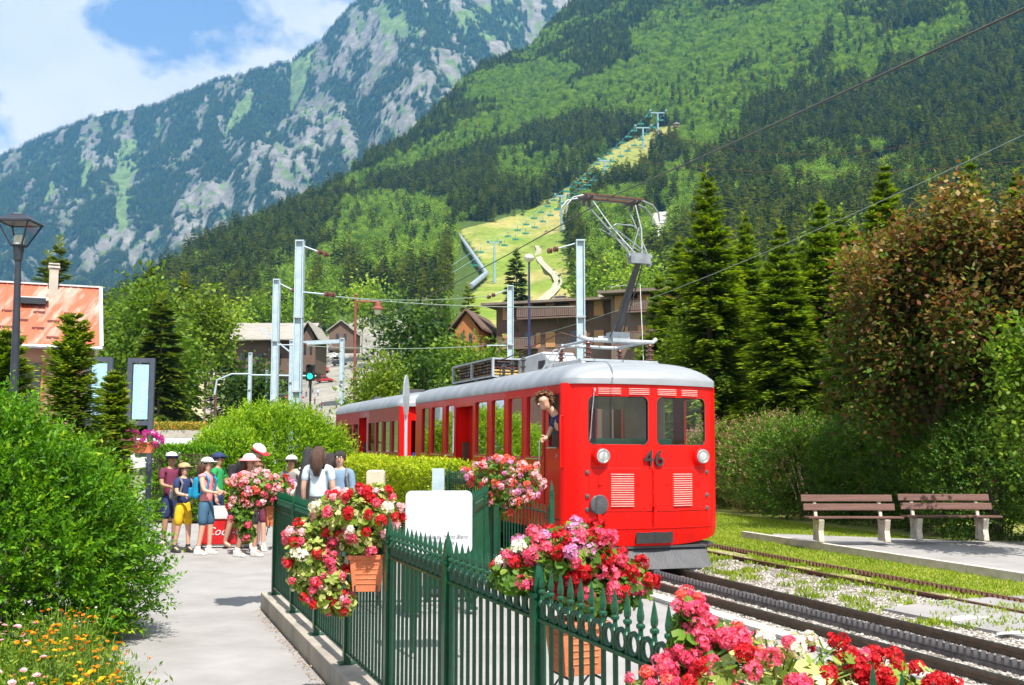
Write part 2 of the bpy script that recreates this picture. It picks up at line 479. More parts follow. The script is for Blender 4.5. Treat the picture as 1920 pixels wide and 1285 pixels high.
def rocknoise(x, y): return .62 * fbm(x + 0.3 * y, y * .35, 60, 61, 5) + .38 * fbm(x, y, 17, 63, 3)
rx, ry = px + (fbm(XF.ravel(), YF.ravel(), 160, 41) - .5) * 90, py + (fbm(XF.ravel(), YF.ravel(), 200, 51) - .5) * 60
rock = np.zeros(len(px), bool); grass = np.zeros(len(px), bool)
for q in ROCK: rock |= inpoly(rx, ry, q)
for q in GRASS: grass |= inpoly(px + (rx - px) * .4, py + (ry - py) * .3, q)
nz = rocknoise(XF.ravel(), YF.ravel()); n2 = fbm(XF.ravel(), YF.ravel(), 26, 71, 4)
forest_m = (~rock & ~grass & (nz < 0.585)) | (rock & (nz < 0.492)) | (grass & (nz < 0.40))
col = np.empty((len(px), 3))
col[:] = np.stack([0.03 + .02 * n2, 0.06 + .03 * n2, 0.02 + .01 * n2], 1)
rc = np.stack([0.10 + .20 * n2, 0.095 + .18 * n2, 0.085 + .145 * n2], 1)
gc = np.stack([0.11 + .06 * n2, 0.17 + .06 * n2, 0.045 + .03 * n2], 1)
bare = ~forest_m
col[bare] = rc[bare] * 0.75
col[bare & (n2 < .40)] = gc[bare & (n2 < .40)] * 0.8
col[rock & bare] = rc[rock & bare]
col[grass & bare] = gc[grass & bare]
col[rock & bare & (n2 < .36)] = gc[rock & bare & (n2 < .36)]
me = vcol_mesh('mountain', XF, YF, ZF, col, vcol_mat('mountain_rock', 0.02, 1.0, 14.0))
tag(link('mountain', me), kind='structure')
# ------------------------------------------------------------------ foliage builders (numpy)
def nrm(a): return a / np.maximum(np.linalg.norm(a, axis=1, keepdims=True), 1e-9)
def leaf_quads(Pt, D, L, W, rg, flat=0.5, fold=False):
    """rhombic leaves growing from Pt along D; flat: how far they lie level"""
    n = len(Pt); D = nrm(D)
    N = rg.normal(size=(n, 3)); N[:, 2] = np.abs(N[:, 2]) + flat * 3
    S = nrm(np.cross(D, N))
    L = np.broadcast_to(L, (n,))[:, None]; W = np.broadcast_to(W, (n,))[:, None]
    a = Pt; c = Pt + D * L; m = Pt + D * L * 0.48
    b = m + S * W * .5; d = m - S * W * .5
    V = np.stack([a, b, c, d], 1).reshape(-1, 3)
    Fc = np.arange(4 * n).reshape(n, 4)
    return V, Fc
class LC:
    """leaf collector"""
    def __init__(s, seed): s.V = []; s.F = []; s.A = []; s.M = []; s.n = 0; s.rg = np.random.default_rng(seed)
    def put(s, V, Fc, A, mi=0):
        s.V.append(V); s.F.append(Fc + s.n); s.A.append(np.broadcast_to(A, (len(Fc),))); s.M.append(np.full(len(Fc), mi)); s.n += len(V)
    def leaves(s, Pt, D, L, W, A, flat=.5, mi=0):
        V, Fc = leaf_quads(Pt, D, L, W, s.rg, flat); s.put(V, Fc, np.clip(A, 0, 1), mi)
    def tube(s, pts, rads, n=5, mi=1):
        mb = MB(); mb.tube(pts, rads, n, cap=False); s.put(np.array([tuple(v) for v in mb.v]), np.array(mb.f), 0.5, mi)
    def mesh(s, name, mats):
        return fast_mesh(name, np.concatenate(s.V), np.concatenate(s.F), mats, np.concatenate(s.A), np.concatenate(s.M))
def conifer(lc, H, R, nb, spr, sl, sw, z0=0.06, droop=0.5, pw=0.85, gap=0.0, vj=0.03):
    rg = lc.rg
    h = z0 + (1 - z0) * np.linspace(0, .985, nb) ** 0.92 + rg.normal(0, .006, nb)
    if gap: h = np.round(h * H / gap) * gap / H + rg.normal(0, .004, nb)
    h = np.clip(h, z0, .985)
    az = rg.uniform(0, 2 * PI, nb)
    Lb = R * (1 - h) ** pw * rg.uniform(.62, 1.12, nb) + 0.012 * H
    tilt = (-0.35 + 1.05 * h ** 1.6)
    Dh = np.stack([np.cos(az), np.sin(az), np.zeros(nb)], 1)
    s = rg.uniform(.10, 1, (nb, spr)); s[:, 0] = 1
    Pp = (Dh[:, None, :] * (Lb[:, None] * s)[..., None])
    z = h[:, None] * H + Lb[:, None] * (tilt[:, None] * s - droop * .35 * s * s + droop * .2 * s ** 4) + rg.normal(0, vj, (nb, spr)) * Lb[:, None]
    Pp[..., 2] = z
    ang = np.where(rg.random((nb, spr)) < .5, 1, -1) * rg.uniform(.35, 1.15, (nb, spr)); ang[:, 0] *= .1
    ca, sa = np.cos(ang), np.sin(ang)
    D = np.stack([Dh[:, None, 0] * ca - Dh[:, None, 1] * sa, Dh[:, None, 0] * sa + Dh[:, None, 1] * ca, tilt[:, None] * .6 - droop * .35 * rg.uniform(.2, 1.3, (nb, spr))], 2)
    ln = sl * (1.15 - .45 * s) * rg.uniform(.6, 1.2, (nb, spr)) * np.clip(Lb[:, None] / (R * .35), .3, 1)
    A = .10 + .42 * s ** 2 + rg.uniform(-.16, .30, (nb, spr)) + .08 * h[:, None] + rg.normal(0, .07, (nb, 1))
    lc.leaves(Pp.reshape(-1, 3), D.reshape(-1, 3), ln.ravel(), ln.ravel() * sw, A.ravel(), flat=.7)
    return Dh, Lb, h, tilt
def crown(lc, c, r, nlobe, ncl, per, leaf, seed=0, lobe=.5, aspect=.6, shade=.0, spread=1.0, flat=.5, tmax=1.0, hg=0.0, lr0=.35, lr1=.72):
    """broadleaf crown: lobes spread over an ellipsoid, leaf clusters over the lobes"""
    rg = lc.rg; c = np.array(c, float); r = np.array(r, float)
    d = nrm(rg.normal(size=(nlobe, 3))); rad = rg.uniform(lr0, lr1, nlobe)
    lcn = c + d * r * rad[:, None]; lr = r * lobe * rg.uniform(.65, 1.15, (nlobe, 1))
    k = rg.integers(0, nlobe, ncl)
    dd = nrm(rg.normal(size=(ncl, 3)) + np.array([0, 0, .25]))
    cp = lcn[k] + dd * lr[k] * rg.uniform(.55, 1.05, (ncl, 1))
    ct = rg.normal(0, .19, ncl)
    cs = leaf * 2.0 * spread
    Pt = np.repeat(cp, per, 0) + rg.normal(0, cs, (ncl * per, 3))
    D = np.repeat(dd, per, 0) + rg.normal(0, .8, (ncl * per, 3)) + np.array([0, 0, -.15])
    L = leaf * rg.uniform(.65, 1.25, ncl * per)
    A = .45 + np.repeat(ct, per) + rg.normal(0, .11, ncl * per) + hg * (Pt[:, 2] - c[2]) / r[2]
    lc.leaves(Pt, D, L, L * aspect, A * tmax, flat=flat)
    return lcn
def shrub(lc, pts, dirs, R, per, leaf, aspect=.45, twig=.28, tone=.5, tonevar=.13, up=.35, flat=.2):
    """twigs growing outward from surface points, leaves along them"""
    rg = lc.rg; n = len(pts)
    D = nrm(dirs + rg.normal(0, .35, (n, 3)) + np.array([0, 0, up]))
    s = np.linspace(0, 1, per)[None, :] + rg.normal(0, .03, (n, per))
    L = twig * rg.uniform(.6, 1.3, (n, 1))
    Pt = pts[:, None, :] + D[:, None, :] * (s * L)[..., None]
    N = rg.normal(size=(n, 3)); S = nrm(np.cross(D, N)); T = np.cross(D, S)
    ph = rg.uniform(0, 2 * PI, (n, per))
    side = S[:, None, :] * np.cos(ph)[..., None] + T[:, None, :] * np.sin(ph)[..., None]
    LD = D[:, None, :] * .75 + side * .8
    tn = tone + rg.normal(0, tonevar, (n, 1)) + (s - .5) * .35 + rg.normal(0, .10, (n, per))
    ln = leaf * rg.uniform(.7, 1.25, (n, per))
    lc.leaves(Pt.reshape(-1, 3), LD.reshape(-1, 3), ln.ravel(), ln.ravel() * aspect, tn.ravel(), flat=flat)

# ------------------------------------------------------------------ forest trees: prototypes shared by every copy
far_con, far_dec = [], []
for i, (H, Rr) in enumerate([(24, 3.6), (27, 3.3), (21, 3.4), (25, 4.2), (23, 2.8)]):
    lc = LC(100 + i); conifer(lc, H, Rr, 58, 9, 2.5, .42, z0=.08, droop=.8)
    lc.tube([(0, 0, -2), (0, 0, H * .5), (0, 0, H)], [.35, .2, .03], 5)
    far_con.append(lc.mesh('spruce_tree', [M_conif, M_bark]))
for i, (H, Rr) in enumerate([(16, 5.0), (18, 4.4), (14, 5.6), (19, 4.0)]):
    lc = LC(120 + i); crown(lc, (0, 0, H * .58), (Rr, Rr, H * .42), 13, 130, 6, 1.15, spread=.6, lobe=.48, aspect=.85)
    lc.tube([(0, 0, -2), (0, 0, H * .4), (0.3, 0, H * .8)], [.3, .2, .05], 5)
    far_dec.append(lc.mesh('broadleaf_tree', [M_decf, M_bark]))
tiny = []
for i in range(3):
    lc = LC(140 + i); conifer(lc, 24, 4.2, 16, 4, 4.6, .6, z0=.05, droop=.6)
    tiny.append(lc.mesh('distant_spruce', [M_conif]))

def scatter_obj(name, pts, scl, rot, idx, protos, label, cat):
    """one object whose trees are instanced by geometry nodes"""
    me = bpy.data.meshes.new(name); n = len(pts)
    me.vertices.add(n); me.vertices.foreach_set('co', np.asarray(pts, np.float32).ravel())
    for nm, dat, tp in (('scl', scl, 'FLOAT'), ('rz', rot, 'FLOAT'), ('idx', idx, 'INT')):
        a = me.attributes.new(nm, tp, 'POINT'); a.data.foreach_set('value', np.asarray(dat, np.int32 if tp == 'INT' else np.float32))
    o = link(name, me); tag(o, label, cat, kind='stuff')
    col = bpy.data.collections.new(name + '_sources')
    for k, pm in enumerate(protos):
        q = bpy.data.objects.new('%s_source_%02d' % (name, k), pm); col.objects.link(q)
    ng = bpy.data.node_groups.new(name, 'GeometryNodeTree')
    ng.interface.new_socket('Geometry', in_out='INPUT', socket_type='NodeSocketGeometry')
    ng.interface.new_socket('Geometry', in_out='OUTPUT', socket_type='NodeSocketGeometry')
    N, Lk = ng.nodes, ng.links
    gi, go = N.new('NodeGroupInput'), N.new('NodeGroupOutput')
    ci = N.new('GeometryNodeCollectionInfo'); ci.inputs['Collection'].default_value = col
    ci.inputs['Separate Children'].default_value = True; ci.inputs['Reset Children'].default_value = True
    ip = N.new('GeometryNodeInstanceOnPoints'); ip.inputs['Pick Instance'].default_value = True
    def at(nm, tp):
        a = N.new('GeometryNodeInputNamedAttribute'); a.data_type = tp; a.inputs['Name'].default_value = nm; return a.outputs[0]
    cx = N.new('ShaderNodeCombineXYZ'); Lk.new(at('rz', 'FLOAT'), cx.inputs[2])
    Lk.new(gi.outputs[0], ip.inputs['Points']); Lk.new(ci.outputs[0], ip.inputs['Instance'])
    Lk.new(at('idx', 'INT'), ip.inputs['Instance Index']); Lk.new(cx.outputs[0], ip.inputs['Rotation'])
    Lk.new(at('scl', 'FLOAT'), ip.inputs['Scale']); Lk.new(ip.outputs[0], go.inputs[0])
    md = o.modifiers.new('scatter', 'NODES'); md.node_group = ng
    return o

rg = np.random.default_rng(5)
NT = 210000
yy = np.sqrt(rg.uniform(290 ** 2, 2500 ** 2, NT)); uu = rg.uniform(-.48, .66, NT)
Yr = np.interp(uu, H_U, H_Y); k = yy < Yr * 1.03
yy, uu = yy[k], uu[k]; xx = uu * yy; zz = terr_z(uu, yy)
tx, ty = pix(xx, yy, zz)
jt = (fbm(xx, yy, 25, 91) - .5) * 46
k = (~inpoly(tx + jt, ty + jt * .5, MEADOW) | (rg.random(len(tx)) < .012)) & ~((tx > 858 - (ty - 420) * .12) & (tx < 1056) & (ty > 420)) & ~inpoly(tx, ty, GULLY) & ~inpoly(tx, ty, PARK) & (ty < 700) & (ty > -260) & ~((fbm(xx, yy, 70, 77) < .28))
dec = np.zeros(len(tx), bool)
jx, jy = tx + (fbm(xx, yy, 60, 8) - .5) * 60, ty + (fbm(xx, yy, 60, 18) - .5) * 60
for q in BANDS: dec |= inpoly(jx, jy, q)
r1 = rg.random(len(tx)); nn = fbm(xx, yy, 110, 88)
isdec = (dec & (r1 < .93)) | (~dec & (nn > .62) & (r1 < .6)) | (~dec & (r1 < .05))
# broadleaf trees stand further apart
k &= ~(isdec & (rg.random(len(tx)) < .40))
# thin the conifers to a real spacing
k &= (rg.random(len(tx)) < .86)
xx, yy, zz, tx, ty, isdec = xx[k], yy[k], zz[k], tx[k], ty[k], isdec[k]
sc = np.where(isdec, rg.uniform(.6, 1.05, len(xx)), rg.uniform(.42, 1.2, len(xx)) * (1 - .25 * (yy > 1500))) * np.clip(.35 + yy / 900, .6, 1)
rt = rg.uniform(0, 6.28, len(xx))
inview = (tx > -60) & (tx < 1980) & (ty > -20)
order = np.argsort(-(sc / yy) * inview)
print('forest trees', len(xx))
def forest_things(mask, n, protos, name, label, group, cat='tree'):
    ids = [i for i in order if mask[i]][:n]
    for j in ids:
        o = link(name, protos[j % len(protos)], None, (xx[j], yy[j], zz[j] - .5), (0, 0, rt[j]), float(sc[j]))
        tag(o, label, cat, group)
    return ids
a = forest_things(~isdec, 300, far_con, 'spruce_tree', 'tall dark spruce standing in the forest on the lower mountain slope', 'spruces on the lower slope')
b = forest_things(isdec, 300, far_dec, 'broadleaf_tree', 'round light green broadleaf tree among spruces on the lower slope', 'broadleaf trees on the lower slope')
rest = np.ones(len(xx), bool); rest[a] = False; rest[b] = False
m = rest & ~isdec
scatter_obj('spruce_forest', np.stack([xx, yy, zz - .5], 1)[m], sc[m], rt[m], np.nonzero(m)[0] % len(far_con), far_con, 'dense dark spruce forest covering the near mountain slope', 'forest')
m = rest & isdec
scatter_obj('broadleaf_forest', np.stack([xx, yy, zz - .5], 1)[m], sc[m], rt[m], np.nonzero(m)[0] % len(far_dec), far_dec, 'bands of bright green broadleaf woodland on the near mountain slope', 'forest')

# far mountain forest
NF = 230000
s = rg.uniform(0, 1.02, NF); u = rg.uniform(-.62, .12, NF); Yq = FY0 + (FY1 - FY0) * s
x = u * Yq; z = far_z(u, s); qx, qy = pix(x, Yq, z)
rx, ry = qx + (fbm(x, Yq, 160, 41) - .5) * 90, qy + (fbm(x, Yq, 200, 51) - .5) * 60
rock = np.zeros(NF, bool); grass = np.zeros(NF, bool)
for q in ROCK: rock |= inpoly(rx, ry, q)
for q in GRASS: grass |= inpoly(qx + (rx - qx) * .4, qy + (ry - qy) * .3, q)
nz = rocknoise(x, Yq)
k = ((~rock & ~grass & (nz < 0.575)) | (rock & (nz < 0.475)) | (grass & (nz < 0.39))) & (qx > -40) & (qx < 1150) & (qy > -60)
scatter_obj('distant_forest', np.stack([x, Yq, z - 1], 1)[k], rg.uniform(.6, 1.15, k.sum()), rg.uniform(0, 6.28, k.sum()), np.arange(k.sum()) % 3, tiny, 'blue green conifer forest on the far mountain', 'forest')
print('far trees', k.sum())

# ------------------------------------------------------------------ haze
hz = MB(); hz.box((-400, 2950, 1400), (8600, 6300, 2806))
hm = bpy.data.materials.new('haze'); hm.use_nodes = True
hn, hl = hm.node_tree.nodes, hm.node_tree.links
hn.remove(hn['Principled BSDF'])
pv = hn.new('ShaderNodeVolumePrincipled'); pv.inputs['Color'].default_value = (0.16, 0.46, 0.90, 1); pv.inputs['Density'].default_value = 0.000075
pv.inputs['Anisotropy'].default_value = 0.0
hl.new(pv.outputs[0], hn['Material Output'].inputs['Volume'])
tag(hz.build('haze', hm), 'thin blue haze filling the valley air', 'haze', kind='stuff')
# ------------------------------------------------------------------ paving, gravel, grass, kerbs
RZ = -0.20                                        # top of the railway ground
M_path = pmat('pale_asphalt', (0.23, 0.22, 0.21), (0.34, 0.325, 0.315), 1.6, 0.9, 0.8, dist=0.006, detail=15, contrast=(.25, .72))
M_plat = pmat('platform_asphalt', (0.22, 0.21, 0.20), (0.34, 0.325, 0.315), 1.3, 0.9, 0.8, dist=0.006, detail=15, contrast=(.25, .72))
M_grav = pmat('gravel_bed', (0.20, 0.175, 0.145), (0.32, 0.29, 0.25), 20, 0.95, 1.0, dist=0.02)
M_lawn = pmat('lawn_soil', (0.16, 0.19, 0.03), (0.32, 0.31, 0.07), 2.5, 0.95, 0.6, dist=0.02)
M_conc = pmat('concrete', (0.40, 0.35, 0.29), (0.27, 0.24, 0.20), 2.5, 0.85, 0.5, dist=0.006, streak=(1, 1, 0.35))
M_conc2 = pmat('pale_concrete', (0.55, 0.52, 0.47), (0.40, 0.37, 0.33), 5, 0.85, 0.4, dist=0.004)
M_leafgr = leafmat('grass_blades', [(0, (0.10, 0.18, 0.010)), (0.5, (0.25, 0.35, 0.016)), (1, (0.46, 0.48, 0.05))], 0.4)
M_rail = pmat('rail_steel', (0.085, 0.065, 0.05), (0.14, 0.10, 0.07), 12, 0.5, 0.3, metal=0.5)
M_railtop = pmat('worn_rail_head', (0.16, 0.15, 0.15), (0.10, 0.09, 0.09), 30, 0.35, 0.1, metal=0.9)
M_rack = pmat('rack_steel', (0.17, 0.16, 0.17), (0.08, 0.075, 0.08), 14, 0.42, 0.2, metal=0.6)
M_rust = pmat('rusty_steel', (0.13, 0.055, 0.03), (0.07, 0.035, 0.025), 16, 0.8, 0.5)
M_sleeper = pmat('sleeper', (0.075, 0.06, 0.05), (0.13, 0.11, 0.09), 9, 0.9, 0.6)
M_paint = pmat('road_paint', (0.75, 0.75, 0.73), (0.62, 0.62, 0.60), 20, 0.7, 0.2)

def sheet(name, pts, z, mat, div=None):
    mb = MB(); mb.add([(p[0], p[1], z) for p in pts], [tuple(range(len(pts)))])
    return tag(mb.build(name, mat), kind='structure')
def strip(name, X0, X1, t0, t1, z, mat):
    return sheet(name, [R(X0, t0), R(X1, t0), R(X1, t1), R(X0, t1)], z, mat)
XF = 1.513                                        # lateral place of the long fence in its own slightly turned frame
THF = math.radians(21.39)
def RF_(X, t, z=0.0): return Vector((math.cos(THF) * X - math.sin(THF) * t, math.sin(THF) * X + math.cos(THF) * t, z))
# footpath on the left, its slab is 0.25 thick so the railway ground lies lower
mb = MB()
q = [RF_(XF - .02, -3), RF_(XF - .02, 11.1), Vector((-2.3, 11.2, 0)), Vector((-1.0, 24, 0)), Vector((-8, 40, 0)), Vector((-30, 40, 0)), Vector((-14, -3, 0))]
mb.prism([(p.x, p.y, -0.24) for p in q], (0, 0, .24)); tag(mb.build('path', M_path), kind='structure')
sheet('platform', [RF_(XF + .2, -3), R(5.55, -3), R(5.55, 32), R(-3.0, 32), RF_(XF + .2, 11.3)], -0.05, M_plat)
mb = MB(); t = -3.0
for k in range(34):
    mb.box(R(5.66, t + .5, -0.11), (.18, .985, .20), TH); t += 1.0
kerb = empty('kerb', R(5.66, 0, -.2)); kerb['kind'] = 'structure'
kb = link('kerbstone', (lambda m: (m.box((0, 0, 0), (.18, .985, .20)), m.mesh('kerbstone', M_conc2))[1])(MB()), kerb)
kb.location = (0, 0, 0.09)
kerb.rotation_euler = (0, 0, TH)
for k in range(-3, 28):
    o = kb if k == -3 else kb.copy()
    if k != -3: C.objects.link(o)
    o.location = (0, k + .5, .09)
strip('gravel', 5.75, 10.75, -3, 60, RZ - .018, M_grav)
strip('lawn', 9.6, 30, -3, 60, RZ - .008, M_lawn)
# grass strip between the second track and the paving lies on the lawn sheet
# paved rest area with benches and its white kerb
q = [R(11.75, -2), R(11.75, 17.2), R(12.3, 17.9), R(14.6, 15.6), R(19, 12.5), R(22, 5), R(22, -2)]
mb = MB(); mb.prism([(p.x, p.y, RZ - .1) for p in q], (0, 0, .17)); tag(mb.build('rest_area_paving', M_plat), kind='structure')
ke = empty('kerb', R(11.65, 0, RZ)); ke.rotation_euler = (0, 0, TH); ke['kind'] = 'structure'
ks = link('kerbstone', (lambda m: (m.box((0, 0, 0), (.13, .99, .20)), m.mesh('kerbstone', M_conc2))[1])(MB()), ke)
for k in range(-2, 18):
    o = ks if k == -2 else ks.copy()
    if k != -2: C.objects.link(o)
    o.location = (0, k + .5, .03)
# small concrete pad with white marks between the tracks
q = [G(1655, 1145, RZ), G(1780, 1128, RZ), G(1925, 1120, RZ), G(2200, 1180, RZ), G(2200, 1225, RZ), G(1925, 1200, RZ)]
mb = MB(); mb.prism([(p.x, p.y, RZ - .05) for p in q], (0, 0, .075)); tag(mb.build('concrete_pad', M_plat), kind='structure')
def mark(name, pts, label):
    mb = MB(); vs = [G(x, y, RZ + .029) for x, y in pts]; mb.add(vs, [tuple(range(len(vs)))])
    tag(mb.build(name, M_paint), kind='structure')
mark('painted_arrow', [(1772, 1160), (1805, 1154), (1862, 1157), (1822, 1161), (1790, 1165)], '')
mark('painted_line', [(1868, 1187), (1925, 1182), (1925, 1188), (1870, 1190)], '')

# ------------------------------------------------------------------ tracks
def track(name, X0, t0, t1, mats, label, gauge=1.0, bury=0.0, rails=(-.5, .5), sleepers=True, rack=True):
    root = empty(name, R(X0, 0, RZ), TH, label, 'railway track')
    for sx in rails:
        mb = MB()
        prof = [(-.05, 0), (.05, 0), (.05, .012), (.009, .03), (.009, .09), (.032, .098), (.032, .128), (-.032, .128), (-.032, .098), (-.009, .09), (-.009, .03), (-.05, .012)]
        mb.prism([(sx + x, t0, z - bury) for x, z in prof], (0, t1 - t0, 0))
        mb.mat(1).box((sx, (t0 + t1) / 2, .1295 - bury), (.05, t1 - t0, .004))
        mb.build('rail', [mats[0], M_railtop if bury < .06 else mats[0]], root)
    if sleepers:
        sm = MB(); sm.box((0, 0, 0), (1.8, .24, .12)); sm = sm.mesh('sleeper', M_sleeper)
        n = 0; tt = t0
        while tt < t1:
            link('sleeper', sm, root, (0, tt, -.045 - bury)); tt += .72
    if rack:
        # two-sided strub rack: bed, and upright teeth
        mb = MB(); mb.box((0, (t0 + t1) / 2, .045 - bury), (.07, t1 - t0, .07)); mb.box((0, (t0 + t1) / 2, .085 - bury), (.05, t1 - t0, .02))
        mb.build('rack_rail', mats[1], root)
        tm = MB(); tm.prism([(-.033, -.024, 0), (-.033, .024, 0), (-.033, .012, .062), (-.033, -.012, .062)], (.066, 0, 0)); tm = tm.mesh('rack_tooth', mats[1])
        tt = t0; n = 0
        while tt < min(t1, 24) and n < 290:
            link('rack_tooth', tm, root, (0, tt, .09 - bury)); tt += .085; n += 1
    return root
track('rack_railway_track', 7.05, 2.4, 60, (M_rail, M_rack), 'rack railway track in gravel running under the red train, dark toothed rail in its middle', bury=.045)
track('disused_track', 10.05, 3.0, 27, (M_rust, M_rust), 'rusty overgrown toothed rack rail in the grass between train and benches', rails=(-.62,), bury=.085, sleepers=False)
# lying gravel stones: real stones joined
rg = np.random.default_rng(11)
def stones(name, X0, X1, t0, t1, n, size, label, mat, keep=None, z=RZ - .012):
    base = np.array([[1, 0, 0], [-1, 0, 0], [0, 1, 0], [0, -1, 0], [0, 0, .7], [0, 0, -.7]], float)
    fc = np.array([[0, 2, 4], [2, 1, 4], [1, 3, 4], [3, 0, 4]])
    u = rg.random(n); t = t0 + (t1 - t0) * u ** 1.7; X = rg.uniform(X0, X1, n)
    if keep is not None: kk = keep(X, t); X, t = X[kk], t[kk]; n = len(X)
    s = size * rg.uniform(.5, 1.5, n)
    V = base[None] * (s[:, None, None]) * rg.uniform(.6, 1.3, (n, 6, 1))
    a = rg.uniform(0, 6.28, n); ca, sa = np.cos(a)[:, None], np.sin(a)[:, None]
    vx = V[..., 0] * ca - V[..., 1] * sa; vy = V[..., 0] * sa + V[..., 1] * ca
    cx = rV.x * X + aV.x * t; cy = rV.y * X + aV.y * t
    V = np.stack([vx + cx[:, None], vy + cy[:, None], V[..., 2] * .8 + z], 2).reshape(-1, 3)
    Fc = (fc[None] + (np.arange(n) * 6)[:, None, None]).reshape(-1, 3)
    me = fast_mesh(name, V, Fc, mat, np.repeat(rg.random(n), 4))
    tag(link(name, me), label, 'gravel', kind='stuff')
def stonemat():
    m = leafmat('stone', [(0, (0.12, 0.10, 0.08)), (0.5, (0.29, 0.26, 0.225)), (1, (0.50, 0.48, 0.44))], 0.0, 0.9); return m
M_stone = stonemat()
stones('gravel_stones', 5.8, 10.4, 5.5, 16, 60000, .019, 'loose grey and tan ballast stones around the rack railway track', M_stone, keep=lambda X, t: ((X < 9.35 + .5 * np.sin(t * 1.3)) | (rg.random(len(X)) < .35)) & ~((X > 9.0) & (X < 11) & (t > 5.2) & (t < 7.6)))
# grass blades
def grass(name, n, place, h, label, mat=M_leafgr, w=.25):
    lc = LC(31)
    pts = place(n); n = len(pts)
    D = lc.rg.normal(0, .38, (n, 3)); D[:, 2] = 1
    L = h * lc.rg.uniform(.4, 1.3, n)
    tone = .45 + (fbm(pts[:, 0] * 1.0, pts[:, 1], 1.2, 3) - .5) * .6 + lc.rg.normal(0, .14, n)
    lc.leaves(pts, D, L, L * w + .004, tone, flat=-.15)
    tag(link(name, lc.mesh(name, mat)), label, 'grass', kind='stuff')
def lawn_pts(n):
    t = 4 + 24 * rg.random(n) ** 1.25; X = rg.uniform(9.0, 16.5, n)
    k = ((X > 11.85) & (t < 18 - (X - 11.8) * .9)) | (X < 9.85 + .35 * np.sin(t * 2.1)) & (rg.random(n) < .96) | ((X > 15.0)) | ((X > 11.58) & (X < 11.74) & (t < 18))
    X, t = X[~k], t[~k]
    return np.stack([rV.x * X + aV.x * t, rV.y * X + aV.y * t, np.full(len(X), RZ - .01)], 1)
grass('grass', 230000, lawn_pts, .045, 'short yellow green grass beside the rusty rail and behind the benches')
def tuft_pts(n):
    m = 150; ct = 5 + 11 * rg.random(m); cX = rg.uniform(7.9, 10.0, m)
    k = rg.integers(0, m, n); X = cX[k] + rg.normal(0, .09, n); t = ct[k] + rg.normal(0, .09, n)
    return np.stack([rV.x * X + aV.x * t, rV.y * X + aV.y * t, np.full(n, RZ - .01)], 1)
grass('weeds', 7000, tuft_pts, .07, 'small green weeds growing through the ballast')

# ------------------------------------------------------------------ benches
M_benchw = pmat('bench_wood', (0.10, 0.045, 0.032), (0.17, 0.085, 0.065), 5, 0.7, 0.5, streak=(.25, 4, 4))
M_benchc = pmat('bench_concrete', (0.62, 0.57, 0.48), (0.42, 0.37, 0.30), 7, 0.9, 0.7, dist=.01)
def bench(loc, rz, label):
    b = empty('park_bench', loc, rz, label, 'bench', 'benches beside the hedge')
    L = 1.66
    for z, y, n in ((.76, .36, 'backrest_board'), (.60, .32, 'backrest_board')):
        mb = MB(); M = Matrix.Rotation(math.radians(-14), 3, 'X'); mb.box((0, 0, 0), (L, .035, .125), M=M)
        mb.build(n, M_benchw, b, (0 if z > .7 else .03, y, z), bevel=.006)
    for y, z in ((.0, .435), (.13, .425), (.26, .42)):
        mb = MB(); mb.box((0, 0, 0), (L + .04, .115, .035)); mb.build('seat_board', M_benchw, b, (.05, y, z), bevel=.006)
    for x in (-.58, .60):
        mb = MB()
        # waisted concrete trestle, front leg, rear leg, seat bracket and back arm
        mb.prism([(0, -.06, 0), (0, .09, 0), (0, .05, .2), (0, .07, .40), (0, -.09, .40), (0, -.02, .2)], (.10, 0, 0))
        mb.prism([(0, .20, 0), (0, .37, 0), (0, .33, .2), (0, .36, .40), (0, .20, .40), (0, .25, .2)], (.10, 0, 0))
        mb.prism([(.002, .04, .30), (.002, .24, .30), (.002, .24, .39), (.002, .04, .39)], (.096, 0, 0))
        mb.prism([(.02, .28, .40), (.02, .35, .40), (.02, .43, .80), (.02, .385, .80)], (.06, 0, 0))
        mb.build('leg', M_benchc, b, (x - .05, 0, 0), bevel=.012)
    return b
bp1 = P(1597, 1016, 18.6); bench((bp1.x, 18.5, -.05), math.radians(-1.5), 'brown slatted bench on concrete legs, the one nearer the red train')
bench((bp1.x + 1.88, 18.75, -.05), math.radians(-3), 'brown slatted bench half in tree shade, the one further from the train')

# ------------------------------------------------------------------ fence
M_green = pmat('green_paint', (0.004, 0.070, 0.030), (0.003, 0.045, 0.020), 18, 0.35, 0.2, coat=0.12, dist=.002, spec=.4)
def baluster_mesh(top=.955, tip=1.095, r=.0095, z0=.07):
    mb = MB()
    mb.tube([(0, 0, z0), (0, 0, top)], r, 6)
    mb.lathe([(.010, .935), (.016, .943), (.017, .955), (.010, .965), (.0085, .975), (.0085, .985), (.0155, .992), (.016, 1.0), (.009, 1.006)], n=8)
    mb.lathe([(.007, 1.003), (.0135, 1.016), (.0145, 1.030), (.008, 1.065), (.001, tip)], n=4)
    return mb.mesh('baluster', M_green)
BAL = baluster_mesh()
def ring_mesh(r=.036):
    mb = MB(); pts = [(0, r * .92 * math.cos(a), r * math.sin(a)) for a in [2 * PI * k / 12 for k in range(13)]]
    mb.tube(pts, .0095, 6, cap=False); return mb.mesh('ring', M_green, smooth=True)
RING = ring_mesh()
def post_mesh(w=.052, h=.97):
    mb = MB(); mb.box((0, 0, h / 2), (w, w, h)); mb.box((0, 0, h + .008), (w * 1.2, w * 1.2, .016))
    mb.lathe([(w * .45, h + .012), (w * .62, h + .045), (w * .42, h + .09), (.002, h + .165)], n=4, M=Matrix.Rotation(PI / 4, 3, 'Z'))
    mb.box((0, 0, .006), (.12, .12, .012))
    return mb.mesh('post', M_green)
POST = post_mesh()
